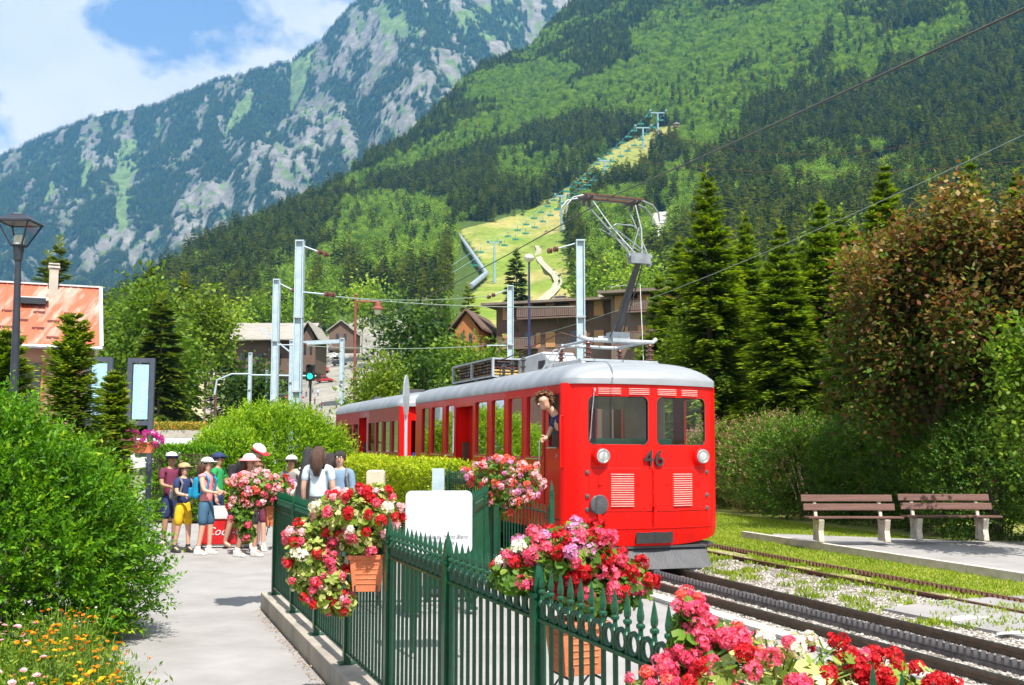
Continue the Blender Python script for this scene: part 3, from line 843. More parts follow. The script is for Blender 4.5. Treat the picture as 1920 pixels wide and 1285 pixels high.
def fence(a, b, z0, label, nsub=None, pitch=.086, panel=1.183, rings=True, skip=()):
    a, b = Vector(a), Vector(b); L = (b - a).length; rz = math.atan2((b - a).y, (b - a).x) - PI / 2
    root = empty('iron_fence', (a.x, a.y, z0), rz, label, 'fence', 'green spiked iron fences')
    n = max(1, round(L / panel)); pl = L / n
    for k in range(n + 1): link('post', POST, root, (0, k * pl, 0))
    for k in range(n):
        for z, nm in ((.085, 'bottom_rail'), (.885, 'top_rail')):
            mb = MB(); mb.box((0, pl / 2, 0), (.034, pl - .05, .012)); mb.build(nm, M_green, root, (0, k * pl, z))
        m = max(1, round((pl - .1) / pitch)); st = pl / m
        for j in range(m):
            y = k * pl + (j + .5) * st
            link('baluster', BAL, root, (0, y, 0))
            if rings and j < m - 1: link('ring', RING, root, (0, y + st / 2, .929))
    return root
# low concrete wall under the long fence
mb = MB(); mb.prism([(p.x, p.y, -.25) for p in (RF_(XF, -1.3), RF_(XF, 11.16), RF_(XF + .22, 11.16), RF_(XF + .22, -1.3))], (0, 0, .41))
tag(mb.build('kerb_wall', M_conc, bevel=.008), 'low stained concrete wall under the green fence along the footpath', 'wall')
FZ = .17
fence(RF_(1.62, 10.95), RF_(1.62, -.88), .155, 'long dark green iron fence with spikes and rings on the low wall beside the footpath')
# cross fence with the white board, return leaf and the fence in front of the train
fb0, fb1 = Vector((-2.35, 11.0, 0)), Vector((-.42, 10.85, 0))
fence(RF_(1.62, 10.95) + Vector((.06, 0, 0)), fb1, 0.0, 'green fence crossing behind the white notice board', rings=False, pitch=.13, panel=1.6)
fence(fb1, Vector((-.19, 14.7, 0)), 0.12, 'green fence leaf seen end on between notice board and train', rings=True)
fence(Vector((-.22, 14.75, 0)), R(4.80, 17.2), 0.20, 'distant green fence run with rings beside the clipped hedge', rings=True)
def simple_fence(a, b, z0, label):
    a, b = Vector(a), Vector(b); L = (b - a).length; rz = math.atan2((b - a).y, (b - a).x) - PI / 2
    root = empty('iron_fence', (a.x, a.y, z0), rz, label, 'fence', 'green spiked iron fences')
    link('post', POST, root, (0, L, 0.22))
    for z in (.12, .96):
        mb = MB(); mb.box((0, L / 2, 0), (.02, L, .02)); mb.build('rail', M_green, root, (0, 0, z))
    bm = MB(); bm.tube([(0, 0, .12), (0, 0, 1.05)], .009, 6); bm = bm.mesh('bar', M_green); k = .16
    while k < L - .06: link('bar', bm, root, (0, k, 0)); k += .175
simple_fence(Vector((-.15, 14.6, 0)), Vector((.46, 11.9, 0)), -.05, 'light green bar fence in front of the train side, ending in one tall spiked post')
# stout green pillar with scroll beside the board
pb = MB(); pb.box((0, 0, .5), (.16, .16, 1.0)); pb.box((0, 0, 1.03), (.24, .24, .05)); pb.box((0, 0, 1.075), (.20, .20, .04))
pb.tube([(.09, -.085, .95), (.15, -.085, .93), (.16, -.085, .86), (.11, -.085, .83), (.09, -.085, .88), (.12, -.085, .90)], .014, 6)
pp = P(775, 1000, 10.7); tag(pb.build('gate_pillar', M_green, None, (pp.x, 10.68, 0), bevel=.008), 'stout green gate pillar with flat cap left of the white notice board', 'pillar')
M_teal = pmat('teal_lid', (0.02, 0.20, 0.24), (0.015, 0.14, 0.18), 8, .4, .1)
mb = MB(); mb.box((0, 0, .5), (.62, .36, .90)); mb.mat(1).box((0, 0, .985), (.70, .42, .07)); mb.mat(1).box((0, 0, 1.035), (.58, .32, .03))
pp = P(845, 930, 12.1); tag(mb.build('waste_bin', [M_green, M_teal], None, (pp.x, 12.1, 0), bevel=.012), 'green bin with blue green lid behind the cross fence', 'bin')
# white notice board
M_board = pmat('board_white', (0.62, 0.63, 0.65), (0.56, 0.57, 0.59), 3, .4, .05)
M_ink = pmat('faded_ink', (0.30, 0.31, 0.34), None, 20, .6, 0)
def rrect(w, h, r, n=5):
    pts = []
    for cx, cy, a0 in ((w / 2 - r, h / 2 - r, 0), (-w / 2 + r, h / 2 - r, PI / 2), (-w / 2 + r, -h / 2 + r, PI), (w / 2 - r, -h / 2 + r, 1.5 * PI)):
        for k in range(n + 1): pts.append((cx + r * math.cos(a0 + PI / 2 * k / n), cy + r * math.sin(a0 + PI / 2 * k / n)))
    return pts
bc = P(823, 975, 8.6)
nb = empty('notice_board', (bc.x, 8.6, .5), math.radians(6), 'white rounded notice board with faded cursive lettering behind the spiked fence', 'sign')
mb = MB(); mb.prism([(x, 0, y) for x, y in rrect(.56, .52, .05)], (0, .035, 0)); mb.build('panel', M_board, nb, (0, 0, bc.z - .5 - .02), bevel=.004)
mb = MB(); mb.tube([(-.2, .06, -.5), (-.2, .06, .8)], .018, 8); mb.tube([(.2, .06, -.5), (.2, .06, .8)], .018, 8); mb.build('support', M_green, nb)
def text(name, body, size, mat, parent, loc, rot, extr=.002, align='CENTER', shear=0, space=1.0):
    cu = bpy.data.curves.new(name, 'FONT'); cu.body = body; cu.size = size; cu.extrude = extr; cu.align_x = align; cu.align_y = 'CENTER'; cu.shear = shear
    cu.space_character = space; cu.resolution_u = 3
    tmp = bpy.data.objects.new('tmp_text', cu); C.objects.link(tmp)
    dg = bpy.context.evaluated_depsgraph_get(); me = bpy.data.meshes.new_from_object(tmp.evaluated_get(dg))
    bpy.data.objects.remove(tmp); me.name = name; me.materials.clear(); me.materials.append(mat)
    return link(name, me, parent, loc, rot)
text('lettering', 'Compagnie du Mont Blanc', .045, M_ink, nb, (.0, -.003, bc.z - .5 - .14), (PI / 2, 0, 0), shear=.4)
text('lettering', 'Montenvers', .04, M_ink, nb, (.03, -.003, bc.z - .5 - .19), (PI / 2, 0, 0), shear=.4)

# dry leaves and grit gathered at the foot of the low wall
lc = LC(45); n = 900; t = lc.rg.uniform(1.5, 11, n); X = XF - .02 - np.abs(lc.rg.normal(0, .05, n))
pts = np.stack([math.cos(THF) * X - math.sin(THF) * t, math.sin(THF) * X + math.cos(THF) * t, np.full(n, .004)], 1)
lc.leaves(pts, lc.rg.normal(0, 1, (n, 3)) * [1, 1, .25], .022 * lc.rg.uniform(.4, 1.4, n), .012, lc.rg.random(n), flat=1.5)
tag(link('leaf_litter', lc.mesh('leaf_litter', leafmat('dry_litter', [(0, (.16, .07, .03)), (.5, (.30, .16, .07)), (1, (.48, .34, .18))], .1))), 'dry brown leaves gathered along the foot of the low wall', 'leaves', kind='stuff')
# ------------------------------------------------------------------ the red train
def gloss(name, c, rough=.28, coat=.5, c2=None, bump=.06):
    return pmat(name, c, c2 or tuple(v * .74 for v in c), 2.2, rough, bump, coat=coat, dist=.01, spec=.22, streak=(1, 1, .3), detail=10, contrast=(.42, .75))
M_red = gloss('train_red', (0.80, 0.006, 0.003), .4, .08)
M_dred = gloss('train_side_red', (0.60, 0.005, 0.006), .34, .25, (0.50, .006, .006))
M_silver = pmat('silver_roof', (0.38, 0.40, 0.42), (0.27, 0.29, 0.31), 1.3, .42, .15, metal=.25, dist=.01, streak=(.5, 3, 1))
M_black = pmat('black_paint', (0.02, 0.02, 0.022), (0.03, 0.03, 0.032), 10, .5, .2)
M_dgrey = pmat('dark_grey_steel', (0.05, 0.052, 0.06), (0.075, 0.075, 0.08), 6, .5, .3)
M_white = pmat('white_paint', (0.60, 0.60, 0.59), (0.50, 0.50, 0.49), 6, .5, .1)
M_grey = pmat('grey_steel', (0.42, 0.46, 0.49), (0.32, 0.36, 0.39), 8, .45, .2, metal=.2)
M_chrome = pmat('bright_metal', (0.65, 0.65, 0.66), (0.5, 0.5, 0.52), 10, .25, .05, metal=.9)
M_brown = pmat('porcelain_brown', (0.16, 0.05, 0.03), (0.10, 0.03, 0.02), 10, .2, .05, coat=.6)
M_rubber = pmat('rubber', (0.02, 0.02, 0.02), None, 10, .7, .1)
M_cream = pmat('cream_interior', (0.42, 0.38, 0.30), (0.34, 0.31, 0.25), 4, .7, .1)
M_seat = pmat('seat_brown', (0.10, 0.05, 0.035), (0.16, 0.09, 0.06), 8, .6, .2)
M_tealg = pmat('green_desk', (0.02, 0.33, 0.20), (0.015, 0.26, 0.16), 5, .5, .1)
M_gold = pmat('brass', (0.45, 0.30, 0.10), None, 10, .35, .1, metal=.7)
def glassmat(name, tint=(.85, .9, .88), refl=1.0, dark=0.0):
    m = bpy.data.materials.new(name); m.use_nodes = True; n, l = m.node_tree.nodes, m.node_tree.links
    n.remove(n['Principled BSDF'])
    tr = n.new('ShaderNodeBsdfTransparent'); tr.inputs[0].default_value = (*tint, 1)
    gl = n.new('ShaderNodeBsdfGlossy'); gl.inputs['Roughness'].default_value = .02
    fr = n.new('ShaderNodeFresnel'); fr.inputs[0].default_value = 1.5
    mu = n.new('ShaderNodeMath'); mu.operation = 'MULTIPLY'; mu.use_clamp = True; mu.inputs[1].default_value = refl; l.new(fr.outputs[0], mu.inputs[0])
    mx = n.new('ShaderNodeMixShader'); l.new(mu.outputs[0], mx.inputs[0]); l.new(tr.outputs[0], mx.inputs[1]); l.new(gl.outputs[0], mx.inputs[2])
    l.new(mx.outputs[0], n['Material Output'].inputs[0]); MT[name] = m; return m
M_glass = glassmat('window_glass', refl=1.3)
M_dglass = glassmat('side_glass', (.16, .18, .17), 3.4)

def shell(name, outer, holes, cuts_x, mapf, thick, mats, parent, cuts_y=()):
    """flat panel with holes, cut along x, then bent by mapf(s, z, depth)"""
    bm = bmesh.new(); edges = []
    for loop in [outer] + holes:
        vs = [bm.verts.new((x, y, 0)) for x, y in loop]
        for i in range(len(vs)): edges.append(bm.edges.new((vs[i], vs[(i + 1) % len(vs)])))
    bmesh.ops.triangle_fill(bm, use_beauty=True, use_dissolve=False, edges=edges)
    for cx in cuts_x:
        bmesh.ops.bisect_plane(bm, geom=bm.verts[:] + bm.edges[:] + bm.faces[:], plane_co=(cx, 0, 0), plane_no=(1, 0, 0))
    for cy in cuts_y:
        bmesh.ops.bisect_plane(bm, geom=bm.verts[:] + bm.edges[:] + bm.faces[:], plane_co=(0, cy, 0), plane_no=(0, 1, 0))
    bmesh.ops.recalc_face_normals(bm, faces=bm.faces)
    if bm.faces and sum(f.normal.z for f in bm.faces) < 0: bmesh.ops.reverse_faces(bm, faces=bm.faces)
    ret = bmesh.ops.extrude_face_region(bm, geom=bm.faces[:])
    back = [v for v in ret['geom'] if isinstance(v, bmesh.types.BMVert)]
    bset = set(back)
    for v in bm.verts:
        x, y = v.co.x, v.co.y
        v.co = mapf(x, y, thick if v not in bset else 0.0)
    bmesh.ops.recalc_face_normals(bm, faces=bm.faces)
    me = bpy.data.meshes.new(name); bm.to_mesh(me); bm.free()
    for mm in (mats if isinstance(mats, (list, tuple)) else [mats]): me.materials.append(mm)
    o = link(name, me, parent)
    for p in me.polygons: p.use_smooth = True
    es = o.modifiers.new('edges', 'EDGE_SPLIT'); es.split_angle = math.radians(30)
    return o
def hole(x0, x1, y0, y1, r=.07, n=4):
    return [((x0 + x1) / 2 + a, (y0 + y1) / 2 + b) for a, b in rrect(x1 - x0, y1 - y0, r, n)]
HW = 1.25
BUL, RC = .25, .22
def front_y(x):                                  # plan of the cab front
    ax = abs(x)
    y = -BUL * (1 - (ax / HW) ** 2)
    if ax > HW - RC:
        k = (ax - (HW - RC)) / RC
        y += RC * (1 - math.sqrt(max(0, 1 - k * k))) * .9
    return y
YC = front_y(HW)                                  # where the side begins
def tside(px):                                    # train-local distance along the left side seen at px
    u = (px - 960) / F * 1.0048; X = 7.05 - HW
    return (X * math.cos(TH) - u * X * math.sin(TH)) / (math.sin(TH) + u * math.cos(TH)) - 13.5
TR = empty('train_railcar', R(7.05, 13.5, RZ), TH, 'red rack railway railcar number 46 with silver roof and raised pantograph', 'train')
TR.rotation_euler = (0, math.radians(.5), TH)
L1 = tside(779)
ZT = 2.79
# front skin (s = lateral x)
fo = []
for k in range(25):
    x = -HW + 2 * HW * k / 24; fo.append((x, .44 + .13 * (abs(x) / HW) ** 3))
fo += [(HW, ZT), (-HW, ZT)]
WL = hole(-.96, -.075, 1.90, 2.60, .09); WR = hole(.075, .96, 1.90, 2.60, .09)
def mfront(s, z, d):
    y = front_y(s)
    dx = 0
    nx = (front_y(s + .01) - front_y(s - .01)) / .02
    nn = Vector((-nx, -1, 0)).normalized() if abs(s) < HW - .002 else Vector((math.copysign(1, s), -.15, 0)).normalized()
    tuck = 0
    if z < .70: tuck = (.70 - z) * .30
    return Vector((s, y + tuck, z)) - nn * (.045 - d if d == 0 else 0)
cuts = [-HW + .004] + [HW * math.sin(a) for a in np.linspace(-1.45, 1.45, 40)] + [HW - .004]
shell('cab_front', fo, [WL, WR], cuts, mfront, .045, M_red, TR, cuts_y=(.70, .60))
# side skins; left side windows as seen
wins = [(tside(b), tside(a)) for a, b in ((985, 1015.5), (951, 977), (920, 944), (890, 912.5), (835, 851.5), (809, 829.5), (791, 804))]
door_drv = (tside(1049), tside(1017)); door_pas = (tside(885), tside(853.5))
print('side windows', [(round(a, 2), round(b, 2)) for a, b in wins], 'doors', door_drv, door_pas, 'L1', L1, 'YC', YC)
drv_win = (tside(1045), tside(1027))
def msideL(s, z, d):
    t = .03 if z < .8 else 0
    return Vector((-HW + (.045 if d == 0 else 0), s, z))
so = [(YC - .01, .62), (L1, .62), (L1, ZT), (YC - .01, ZT)]
zwin = (1.69, 2.66)
hl = [hole(a, b, zwin[0], zwin[1], .07) for a, b in wins] + [hole(drv_win[0], drv_win[1], 1.86, 2.62, .05), hole(door_pas[0], door_pas[1], .80, 2.60, .03)]
cuts_s = [s0 for s0 in np.linspace(YC + .4, L1 - .3, 8)]
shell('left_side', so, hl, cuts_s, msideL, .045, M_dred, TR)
def msideR(s, z, d): return Vector((HW - (.045 if d == 0 else 0), s, z))
wr = [(1.3 + k * 1.12, 2.1 + k * 1.12) for k in range(6)]
shell('right_side', so, [hole(a, b, zwin[0], zwin[1], .07) for a, b in wr] + [hole(.35, .95, 1.86, 2.62, .05)], cuts_s, msideR, .045, M_dred, TR)
mb = MB(); mb.box((0, L1 - .03, 1.7), (2 * HW - .1, .05, 2.15)); mb.build('end_wall', M_red, TR)
# panes
mb = MB()
def pane(parent, x0, x1, y0, y1, side, mat, name='pane', inset=.028):
    mb = MB()
    if side == 'F':
        vs = []; n = 6
        for i in range(n + 1):
            x = x0 + (x1 - x0) * i / n
            for z in (y0, y1): vs.append(mfront(x, z, 1) + Vector((0, inset, 0)))
        mb.add(vs, [(2 * i, 2 * i + 2, 2 * i + 3, 2 * i + 1) for i in range(n)])
    else:
        X = -HW + inset if side == 'L' else HW - inset
        mb.add([(X, x0, y0), (X, x1, y0), (X, x1, y1), (X, x0, y1)], [(0, 1, 2, 3)])
    return mb.build(name, mat, parent)
for a in ((-.975, -.06), (.06, .975)):
    pane(TR, a[0], a[1], 1.885, 2.615, 'F', M_glass, 'windscreen')
def frame_loop(pts3, r, mat, name, parent):
    m2 = MB(); m2.tube(pts3 + [pts3[0]], r, 5, cap=False); return m2.build(name, mat, parent, smooth=True)
for h_ in (WL, WR):
    frame_loop([mfront(x, z, 1) + Vector((0, .006, 0)) for x, z in h_], .011, M_rubber, 'window_seal', TR)
for (a, b), h_ in zip(wins, hl):
    w = frame_loop([Vector((-HW + .001, s, z)) for s, z in hole(a, b, zwin[0], zwin[1], .07)], .013, M_dred, 'window_frame', TR)
    pane(w, a - .01, b + .01, zwin[0] - .01, zwin[1] + .01, 'L', M_dglass)
    m2 = MB(); m2.box((-HW - .012, (a + b) / 2, zwin[0] - .018), (.03, b - a - .02, .018)); m2.build('sill', M_chrome, w)
for a, b in wr: pane(TR, a - .01, b + .01, zwin[0] - .01, zwin[1] + .01, 'R', M_glass)
frame_loop([Vector((-HW + .001, s, z)) for s, z in hole(drv_win[0], drv_win[1], 1.86, 2.62, .05)], .011, M_rubber, 'window_seal', TR)
# driver door outline, handle rails
d = MB(); a, b = tside(1050), tside(1019)
dd = empty('driver_door', (0, 0, 0)); dd.parent = TR; 
for s in (a, b): d.box((-HW - .004, s, 1.70), (.010, .014, 1.86))
for z in (.80, 2.63): d.box((-HW - .004, (a + b) / 2, z), (.010, b - a, .014))
o = d.build('door_frame', M_rubber, dd)
d = MB(); d.box((-HW - .006, (a + b) / 2, 1.12), (.014, (b - a) * .7, .012)); d.build('trim_strip', M_red, dd)
d = MB(); d.box((-HW - .022, (drv_win[0] + drv_win[1]) / 2, 1.845), (.05, drv_win[1] - drv_win[0] + .03, .02)); d.build('sill', M_chrome, dd)
d = MB(); d.tube([(-HW, a - .10, 1.55), (-HW - .06, a - .10, 1.58), (-HW - .06, a - .10, 2.30), (-HW, a - .10, 2.33)], .013, 6); d.build('grab_rail', M_red, TR, smooth=True)
d = MB(); d.tube([(-HW, b + .07, 1.35), (-HW - .06, b + .07, 1.38), (-HW - .06, b + .07, 1.95), (-HW, b + .07, 1.98)], .011, 6); d.build('grab_rail', M_chrome, TR, smooth=True)
d = MB(); d.tube([(-HW, a + .10, 1.75), (-HW - .03, a + .10, 1.75), (-HW - .035, a + .13, 1.70)], .01, 6); d.build('door_handle', M_chrome, dd)
# passenger door, recessed leaf with a window and jambs
pdx = -HW + .26
pd = empty('passenger_door', (0, 0, 0)); pd.parent = TR
a, b = door_pas
d = MB(); d.box((pdx, (a + b) / 2, 1.70), (.03, b - a - .01, 1.86)); d.build('door_leaf', M_dred, pd)
for s in (a, b): 
    d = MB(); d.box((-HW + .145, s + (.012 if s == b else -.012), 1.70), (.20, .02, 1.84)); d.build('door_jamb', M_red, pd)
d = MB(); d.box((-HW + .10, (a + b) / 2, .78), (.34, b - a, .03)); d.build('step', M_dgrey, pd)
# belt mouldings and lower groove
for z, h_, mt in ((1.60, .020, M_dred), (1.545, .010, M_chrome), (1.02, .014, M_dred)):
    d = MB()
    segs = [(b_ + .02, a_ - .02) for a_, b_ in []]
    for s0, s1 in ((door_drv[1] + .05, door_pas[0] - .01), (door_pas[1] + .01, L1 - .05)):
        d.box((-HW - .006, (s0 + s1) / 2, z), (.018, s1 - s0, h_))
    d.build('belt_moulding', mt, TR)
# roof: crowned, rounded over the front end
def roof_mesh(Lr, y0, crown_h=.33, hw=HW + .015, ft=True):
    nx, ny = 28, 40; vs = []; fs = []
    ys = []
    for j in range(ny + 1):
        k = j / ny
        ys.append(y0 + (Lr - y0) * (k ** 2.2))
    for j, yv in enumerate(ys):
        dist = yv - y0
        for i in range(nx + 1):
            x = -hw + 2 * hw * i / nx; q = abs(x / hw)
            prof = (1 - q ** 4.2) ** .62
            fy = front_y(x * HW / hw) if ft else 0
            yy_ = yv + (fy - YC * 0) * max(0, 1 - dist / 1.2) if ft else yv
            fr = min(1, dist / .75); fz = (1 - (1 - fr) ** 2.4) ** .6 if ft else 1
            vs.append((x, yy_, ZT + .015 + crown_h * prof * (fz * .93 + .0) + .05 * (1 - 0)))
    for j in range(ny):
        for i in range(nx):
            a_ = j * (nx + 1) + i; fs.append((a_, a_ + 1, a_ + nx + 2, a_ + nx + 1))
    return vs, fs, nx, ny
def build_roof(parent, Lr, y0, ft=True):
    vs, fs, nx, ny = roof_mesh(Lr, y0, ft=ft); n = len(vs)
    rim = [j * (nx + 1) for j in range(ny, -1, -1)] + [i for i in range(1, nx + 1)] + [j * (nx + 1) + nx for j in range(1, ny + 1)]
    for r_ in rim: vs.append((vs[r_][0], vs[r_][1], ZT - .012))
    for k in range(len(rim) - 1): fs.append((rim[k], rim[k + 1], n + k + 1, n + k))
    b0 = len(vs); 
    me = bpy.data.meshes.new('roof'); me.from_pydata(vs, [], fs); me.materials.append(M_silver)
    me.polygons.foreach_set('use_smooth', [True] * len(fs)); me.update()
    bm = bmesh.new(); bm.from_mesh(me); bmesh.ops.recalc_face_normals(bm, faces=bm.faces); bm.to_mesh(me); bm.free()
    o = link('roof', me, parent); s = o.modifiers.new('solid', 'SOLIDIFY'); s.thickness = .02; s.offset = -1
    es = o.modifiers.new('edges', 'EDGE_SPLIT'); es.split_angle = math.radians(50)
    return o
RF = build_roof(TR, L1, -.035)
M_louv = pmat('louvre_sky_highlight', (0.80, 0.42, 0.38), (0.72, 0.30, 0.26), 20, .4, .05)  # red louvres coloured pale: sky highlights on their top edges painted in
# front details
d = MB()
def on_front(x, z, out=0.0):
    p = mfront(x, z, 1); nx = (front_y(x + .01) - front_y(x - .01)) / .02
    return p + Vector((-nx, -1, 0)).normalized() * out * -1 * -1
def fbox(mb, x0, x1, z, h, dp, n=3, out=.0):
    for i in range(n):
        a_, b_ = x0 + (x1 - x0) * i / n, x0 + (x1 - x0) * (i + 1) / n
        p, q = on_front(a_, z, out), on_front(b_, z, out)
        mb.beam(p, q, dp, h)
for x0, x1 in ((-.83, -.50), (-.38, -.06), (.08, .40), (.50, .80)):
    v = empty('vent', (0, 0, 0)); v.parent = TR
    for k in range(4):
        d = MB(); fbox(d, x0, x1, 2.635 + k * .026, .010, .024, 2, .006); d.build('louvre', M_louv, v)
ht = empty('front_hatch', (0, 0, 0)); ht.parent = TR
for x0, x1 in ((-.97, -.005), (.005, .97)):
    d = MB()
    vs = []; n = 8
    for i in range(n + 1):
        x = x0 + .012 + (x1 - x0 - .024) * i / n
        for z in (.945, 1.555):
            for o_ in (.0, .012): vs.append(on_front(x, z, o_))
    fs = []
    for i in range(n):
        a_ = 4 * i
        fs += [(a_ + 1, a_ + 5, a_ + 7, a_ + 3), (a_, a_ + 2, a_ + 6, a_ + 4), (a_, a_ + 4, a_ + 5, a_ + 1), (a_ + 2, a_ + 3, a_ + 7, a_ + 6)]
    fs += [(0, 1, 3, 2), (4 * n, 4 * n + 2, 4 * n + 3, 4 * n + 1)]
    d.add(vs, fs); d.build('hatch_leaf', M_red, ht, smooth=False)
    d = MB(); fbox(d, x0, x1, 1.562, .008, .006, 4, -.001); fbox(d, x0, x1, .938, .008, .006, 4, -.001); d.build('hatch_gap', M_rubber, ht)
d = MB(); fbox(d, -.004, .004, 1.25, .62, .006, 1, .004); d.build('hatch_seam', M_rubber, ht)
for x0, x1 in ((-.66, -.32), (.33, .67)):
    v = empty('louvre_grille', (0, 0, 0)); v.parent = TR
    for k in range(15):
        d = MB(); z = 1.02 + k * .0325; 
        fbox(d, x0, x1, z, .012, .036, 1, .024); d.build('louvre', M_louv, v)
for x, z in ((-.985, 1.50), (-.985, 1.16), (-.985, .97), (.985, 1.50), (.985, 1.16), (.985, .97)):
    d = MB(); p = on_front(x, z, .015); d.lathe([(.03, -.02), (.034, 0), (.03, .012), (.01, .018)], tuple(p), 10, M=Matrix.Rotation(PI / 2, 3, 'X')); d.build('hinge', M_dgrey, TR)
for x in (-.80, -.24, .24, .80):
    d = MB(); p = on_front(x, 1.33, .018); d.box(p, (.07, .02, .012)); d.box(p + Vector((0, 0, -.018)), (.05, .014, .008)); d.build('latch', M_red, TR)
# centre rod on the seam
d = MB()
for z, h_ in ((1.53, .05), (1.40, .04), (1.22, .04)): d.box(on_front(0, z, .02), (.035, .03, h_))
d.tube([on_front(.0, 1.55, .03), on_front(0, 1.05, .03)], .010, 6); d.tube([on_front(.02, 1.10, .045), on_front(.0, .80, .05)], .022, 8); d.tube([on_front(.03, 1.13, .05), on_front(-.02, 1.02, .05)], .012, 6)
d.build('latch_rod', M_red, TR)
# headlights
M_lens = pmat('lamp_lens', (0.55, 0.57, 0.55), (0.35, 0.37, 0.36), 60, .12, .8, coat=1, dist=.004)
for x in (-.80, .84):
    hd = empty('headlight', (0, 0, 0)); hd.parent = TR
    p = on_front(x, 1.735, 0); 
    M_ = Matrix.Rotation(PI / 2, 3, 'X')
    d = MB(); d.lathe([(.135, -.02), (.135, .03), (.125, .09), (.10, .115), (.085, .115), (.085, .05)], tuple(p), 24, M=M_); d.build('bezel', M_red, hd, smooth=False, bevel=.006)
    d = MB(); d.lathe([(.097, .10), (.104, .118), (.090, .124), (.078, .118)], tuple(p), 24, M=M_); d.build('ring', M_chrome, hd)
    d = MB(); d.lathe([(.082, .095), (.07, .116), (.04, .124), (.0, .127)], tuple(p), 20, M=M_); d.build('lens', M_lens, hd)
# number, cover disc, wiper, black plate, lip, buffer beam
nt = text('number_46', '46', .34, M_black, TR, on_front(.0, 1.695, .03), (PI / 2, 0, 0), extr=.018, space=1.0)
d = MB(); p = on_front(-.83, 1.04, .03); d.lathe([(.14, -.03), (.145, .01), (.13, .022), (.0, .03)], tuple(p), 24, M=Matrix.Rotation(PI / 2, 3, 'X')); d.build('socket_cover', M_dgrey, TR)
d = MB(); d.box(on_front(-.83, .88, .03), (.05, .04, .07)); d.build('cover_latch', M_red, TR)
d = MB(); p0, p1 = on_front(-.90, 2.69, .03), on_front(-.955, 1.98, .03); d.tube([p0, (Vector(p0) + Vector(p1)) / 2 + Vector((-.01, -.012, 0)), p1], .009, 6); d.box(p0, (.03, .04, .05)); d.tube([on_front(-.93, 2.35, .02), on_front(-.96, 1.95, .02)], .006, 5); d.build('wiper', M_chrome, TR)
d = MB(); fbox(d, -.26, .34, .565, .165, .05, 2, .0); d.build('buffer_plate', M_black, TR)
d = MB(); fbox(d, -1.18, 1.18, .705, .012, .018, 20, .0); d.build('skirt_lip', M_red, TR)
# snow plough, step plate, underframe, wheels
d = MB()
d.prism([(-.95, -.10, .40), (.95, -.10, .40), (.95, -.28, .14), (.80, -.30, .12), (-.85, -.30, .12), (-.95, -.28, .14)], (0, .05, 0)); d.box((0, .0, .42), (1.9, .3, .03)); d.build('snow_plough', M_dgrey, TR)
d = MB(); d.box((.05, -.27, .085), (.07, .02, .09)); d.box((.05, -.2, .12), (.14, .15, .015)); d.build('rack_brush', M_grey, TR)
d = MB(); d.box((1.05, .2, .36), (.16, .10, .18)); d.box((1.0, .35, .42), (.4, .5, .05)); d.build('sand_box', M_dgrey, TR)
d = MB(); d.box((0, L1 / 2 + .2, .62), (2.2, L1 - .5, .10)); d.box((0, 2.2, .45), (1.5, 2.4, .22)); d.box((0, L1 - 2.2, .45), (1.5, 2.4, .22)); d.box((0, L1 / 2, .48), (1.9, 1.4, .3)); d.build('underframe', M_black, TR)
for y in (1.2, 3.1, L1 - 3.1, L1 - 1.2):
    d = MB()
    for sx in (-.5, .5): d.lathe([(.05, -.06), (.34, -.05), (.34, -.015), (.30, 0), (.30, .06), (.05, .06)], (sx, y, .42), 20, M=Matrix.Rotation(PI / 2, 3, 'Y') if sx < 0 else Matrix.Rotation(-PI / 2, 3, 'Y'))
    d.tube([(-.6, y, .42), (.6, y, .42)], .05, 8); d.build('wheelset', M_dgrey, TR)
# cab and saloon interior
d = MB(); d.box((0, L1 / 2, .88), (2.38, L1 - .2, .04)); d.build('floor', M_seat, TR)
d = MB(); d.box((0, L1 / 2 + .2, 2.765), (2.36, L1 - .5, .02)); d.build('ceiling', M_cream, TR)
d = MB(); d.box((-.78, 1.55, 1.85), (.80, .05, 1.8)); d.box((.8, 1.55, 1.85), (.75, .05, 1.8)); d.box((.02, 1.55, 2.62), (.9, .05, .28)); d.box((.02, 1.55, 1.4), (.9, .05, .95)); d.build('cab_bulkhead', M_cream, TR)
d = MB(); d.box((-.15, .22, 1.93), (1.25, .34, .12)); d.build('cab_desk', M_tealg, TR)
d = MB(); d.box((-.45, .35, 1.45), (1.0, .5, .9)); d.box((.55, .6, 1.6), (.35, .3, .7)); d.lathe([(.05, 0), (.05, .1), (.09, .12), (.0, .14)], (-.75, .3, 1.98), 10); d.build('cab_console', M_dgrey, TR)
sm = MB(); sm.box((0, 0, .22), (.9, .42, .08)); sm.box((0, .22, .62), (.9, .07, .82)); sm.box((0, 0, .1), (.7, .2, .2)); sm = sm.mesh('seat', M_seat)
for y in (2.3, 3.1, 4.4, 5.2, 6.2, 7.0):
    for x in (-.68, .68):
        if y < L1 - .6: link('seat', sm, TR, (x, y, .9))
# bay between front: chrome pole
d = MB(); d.tube([(.02, 1.2, .9), (.02, 1.2, 2.76)], .018, 8); d.tube([(.62, 1.1, .9), (.62, 1.1, 2.76)], .018, 8); d.build('hand_pole', M_dgrey, TR)

# ------------------------------------------------------------------ roof equipment
def insulator(h=.26, r=.062, n=4, mat=M_brown):
    prof = [(r * .5, 0)]
    for k in range(n):
        z = h * (k + .2) / n
        prof += [(r * .45, z), (r, z + h * .06 / 1), (r * .95, z + h * .10), (r * .5, z + h * .13)]
    prof += [(r * .4, h)]
    mb = MB(); mb.lathe(prof, n=12); return mb.mesh('insulator', mat)
INS = insulator(); INSG = insulator(.20, .055, 3, M_dgrey)
ZR = 3.12
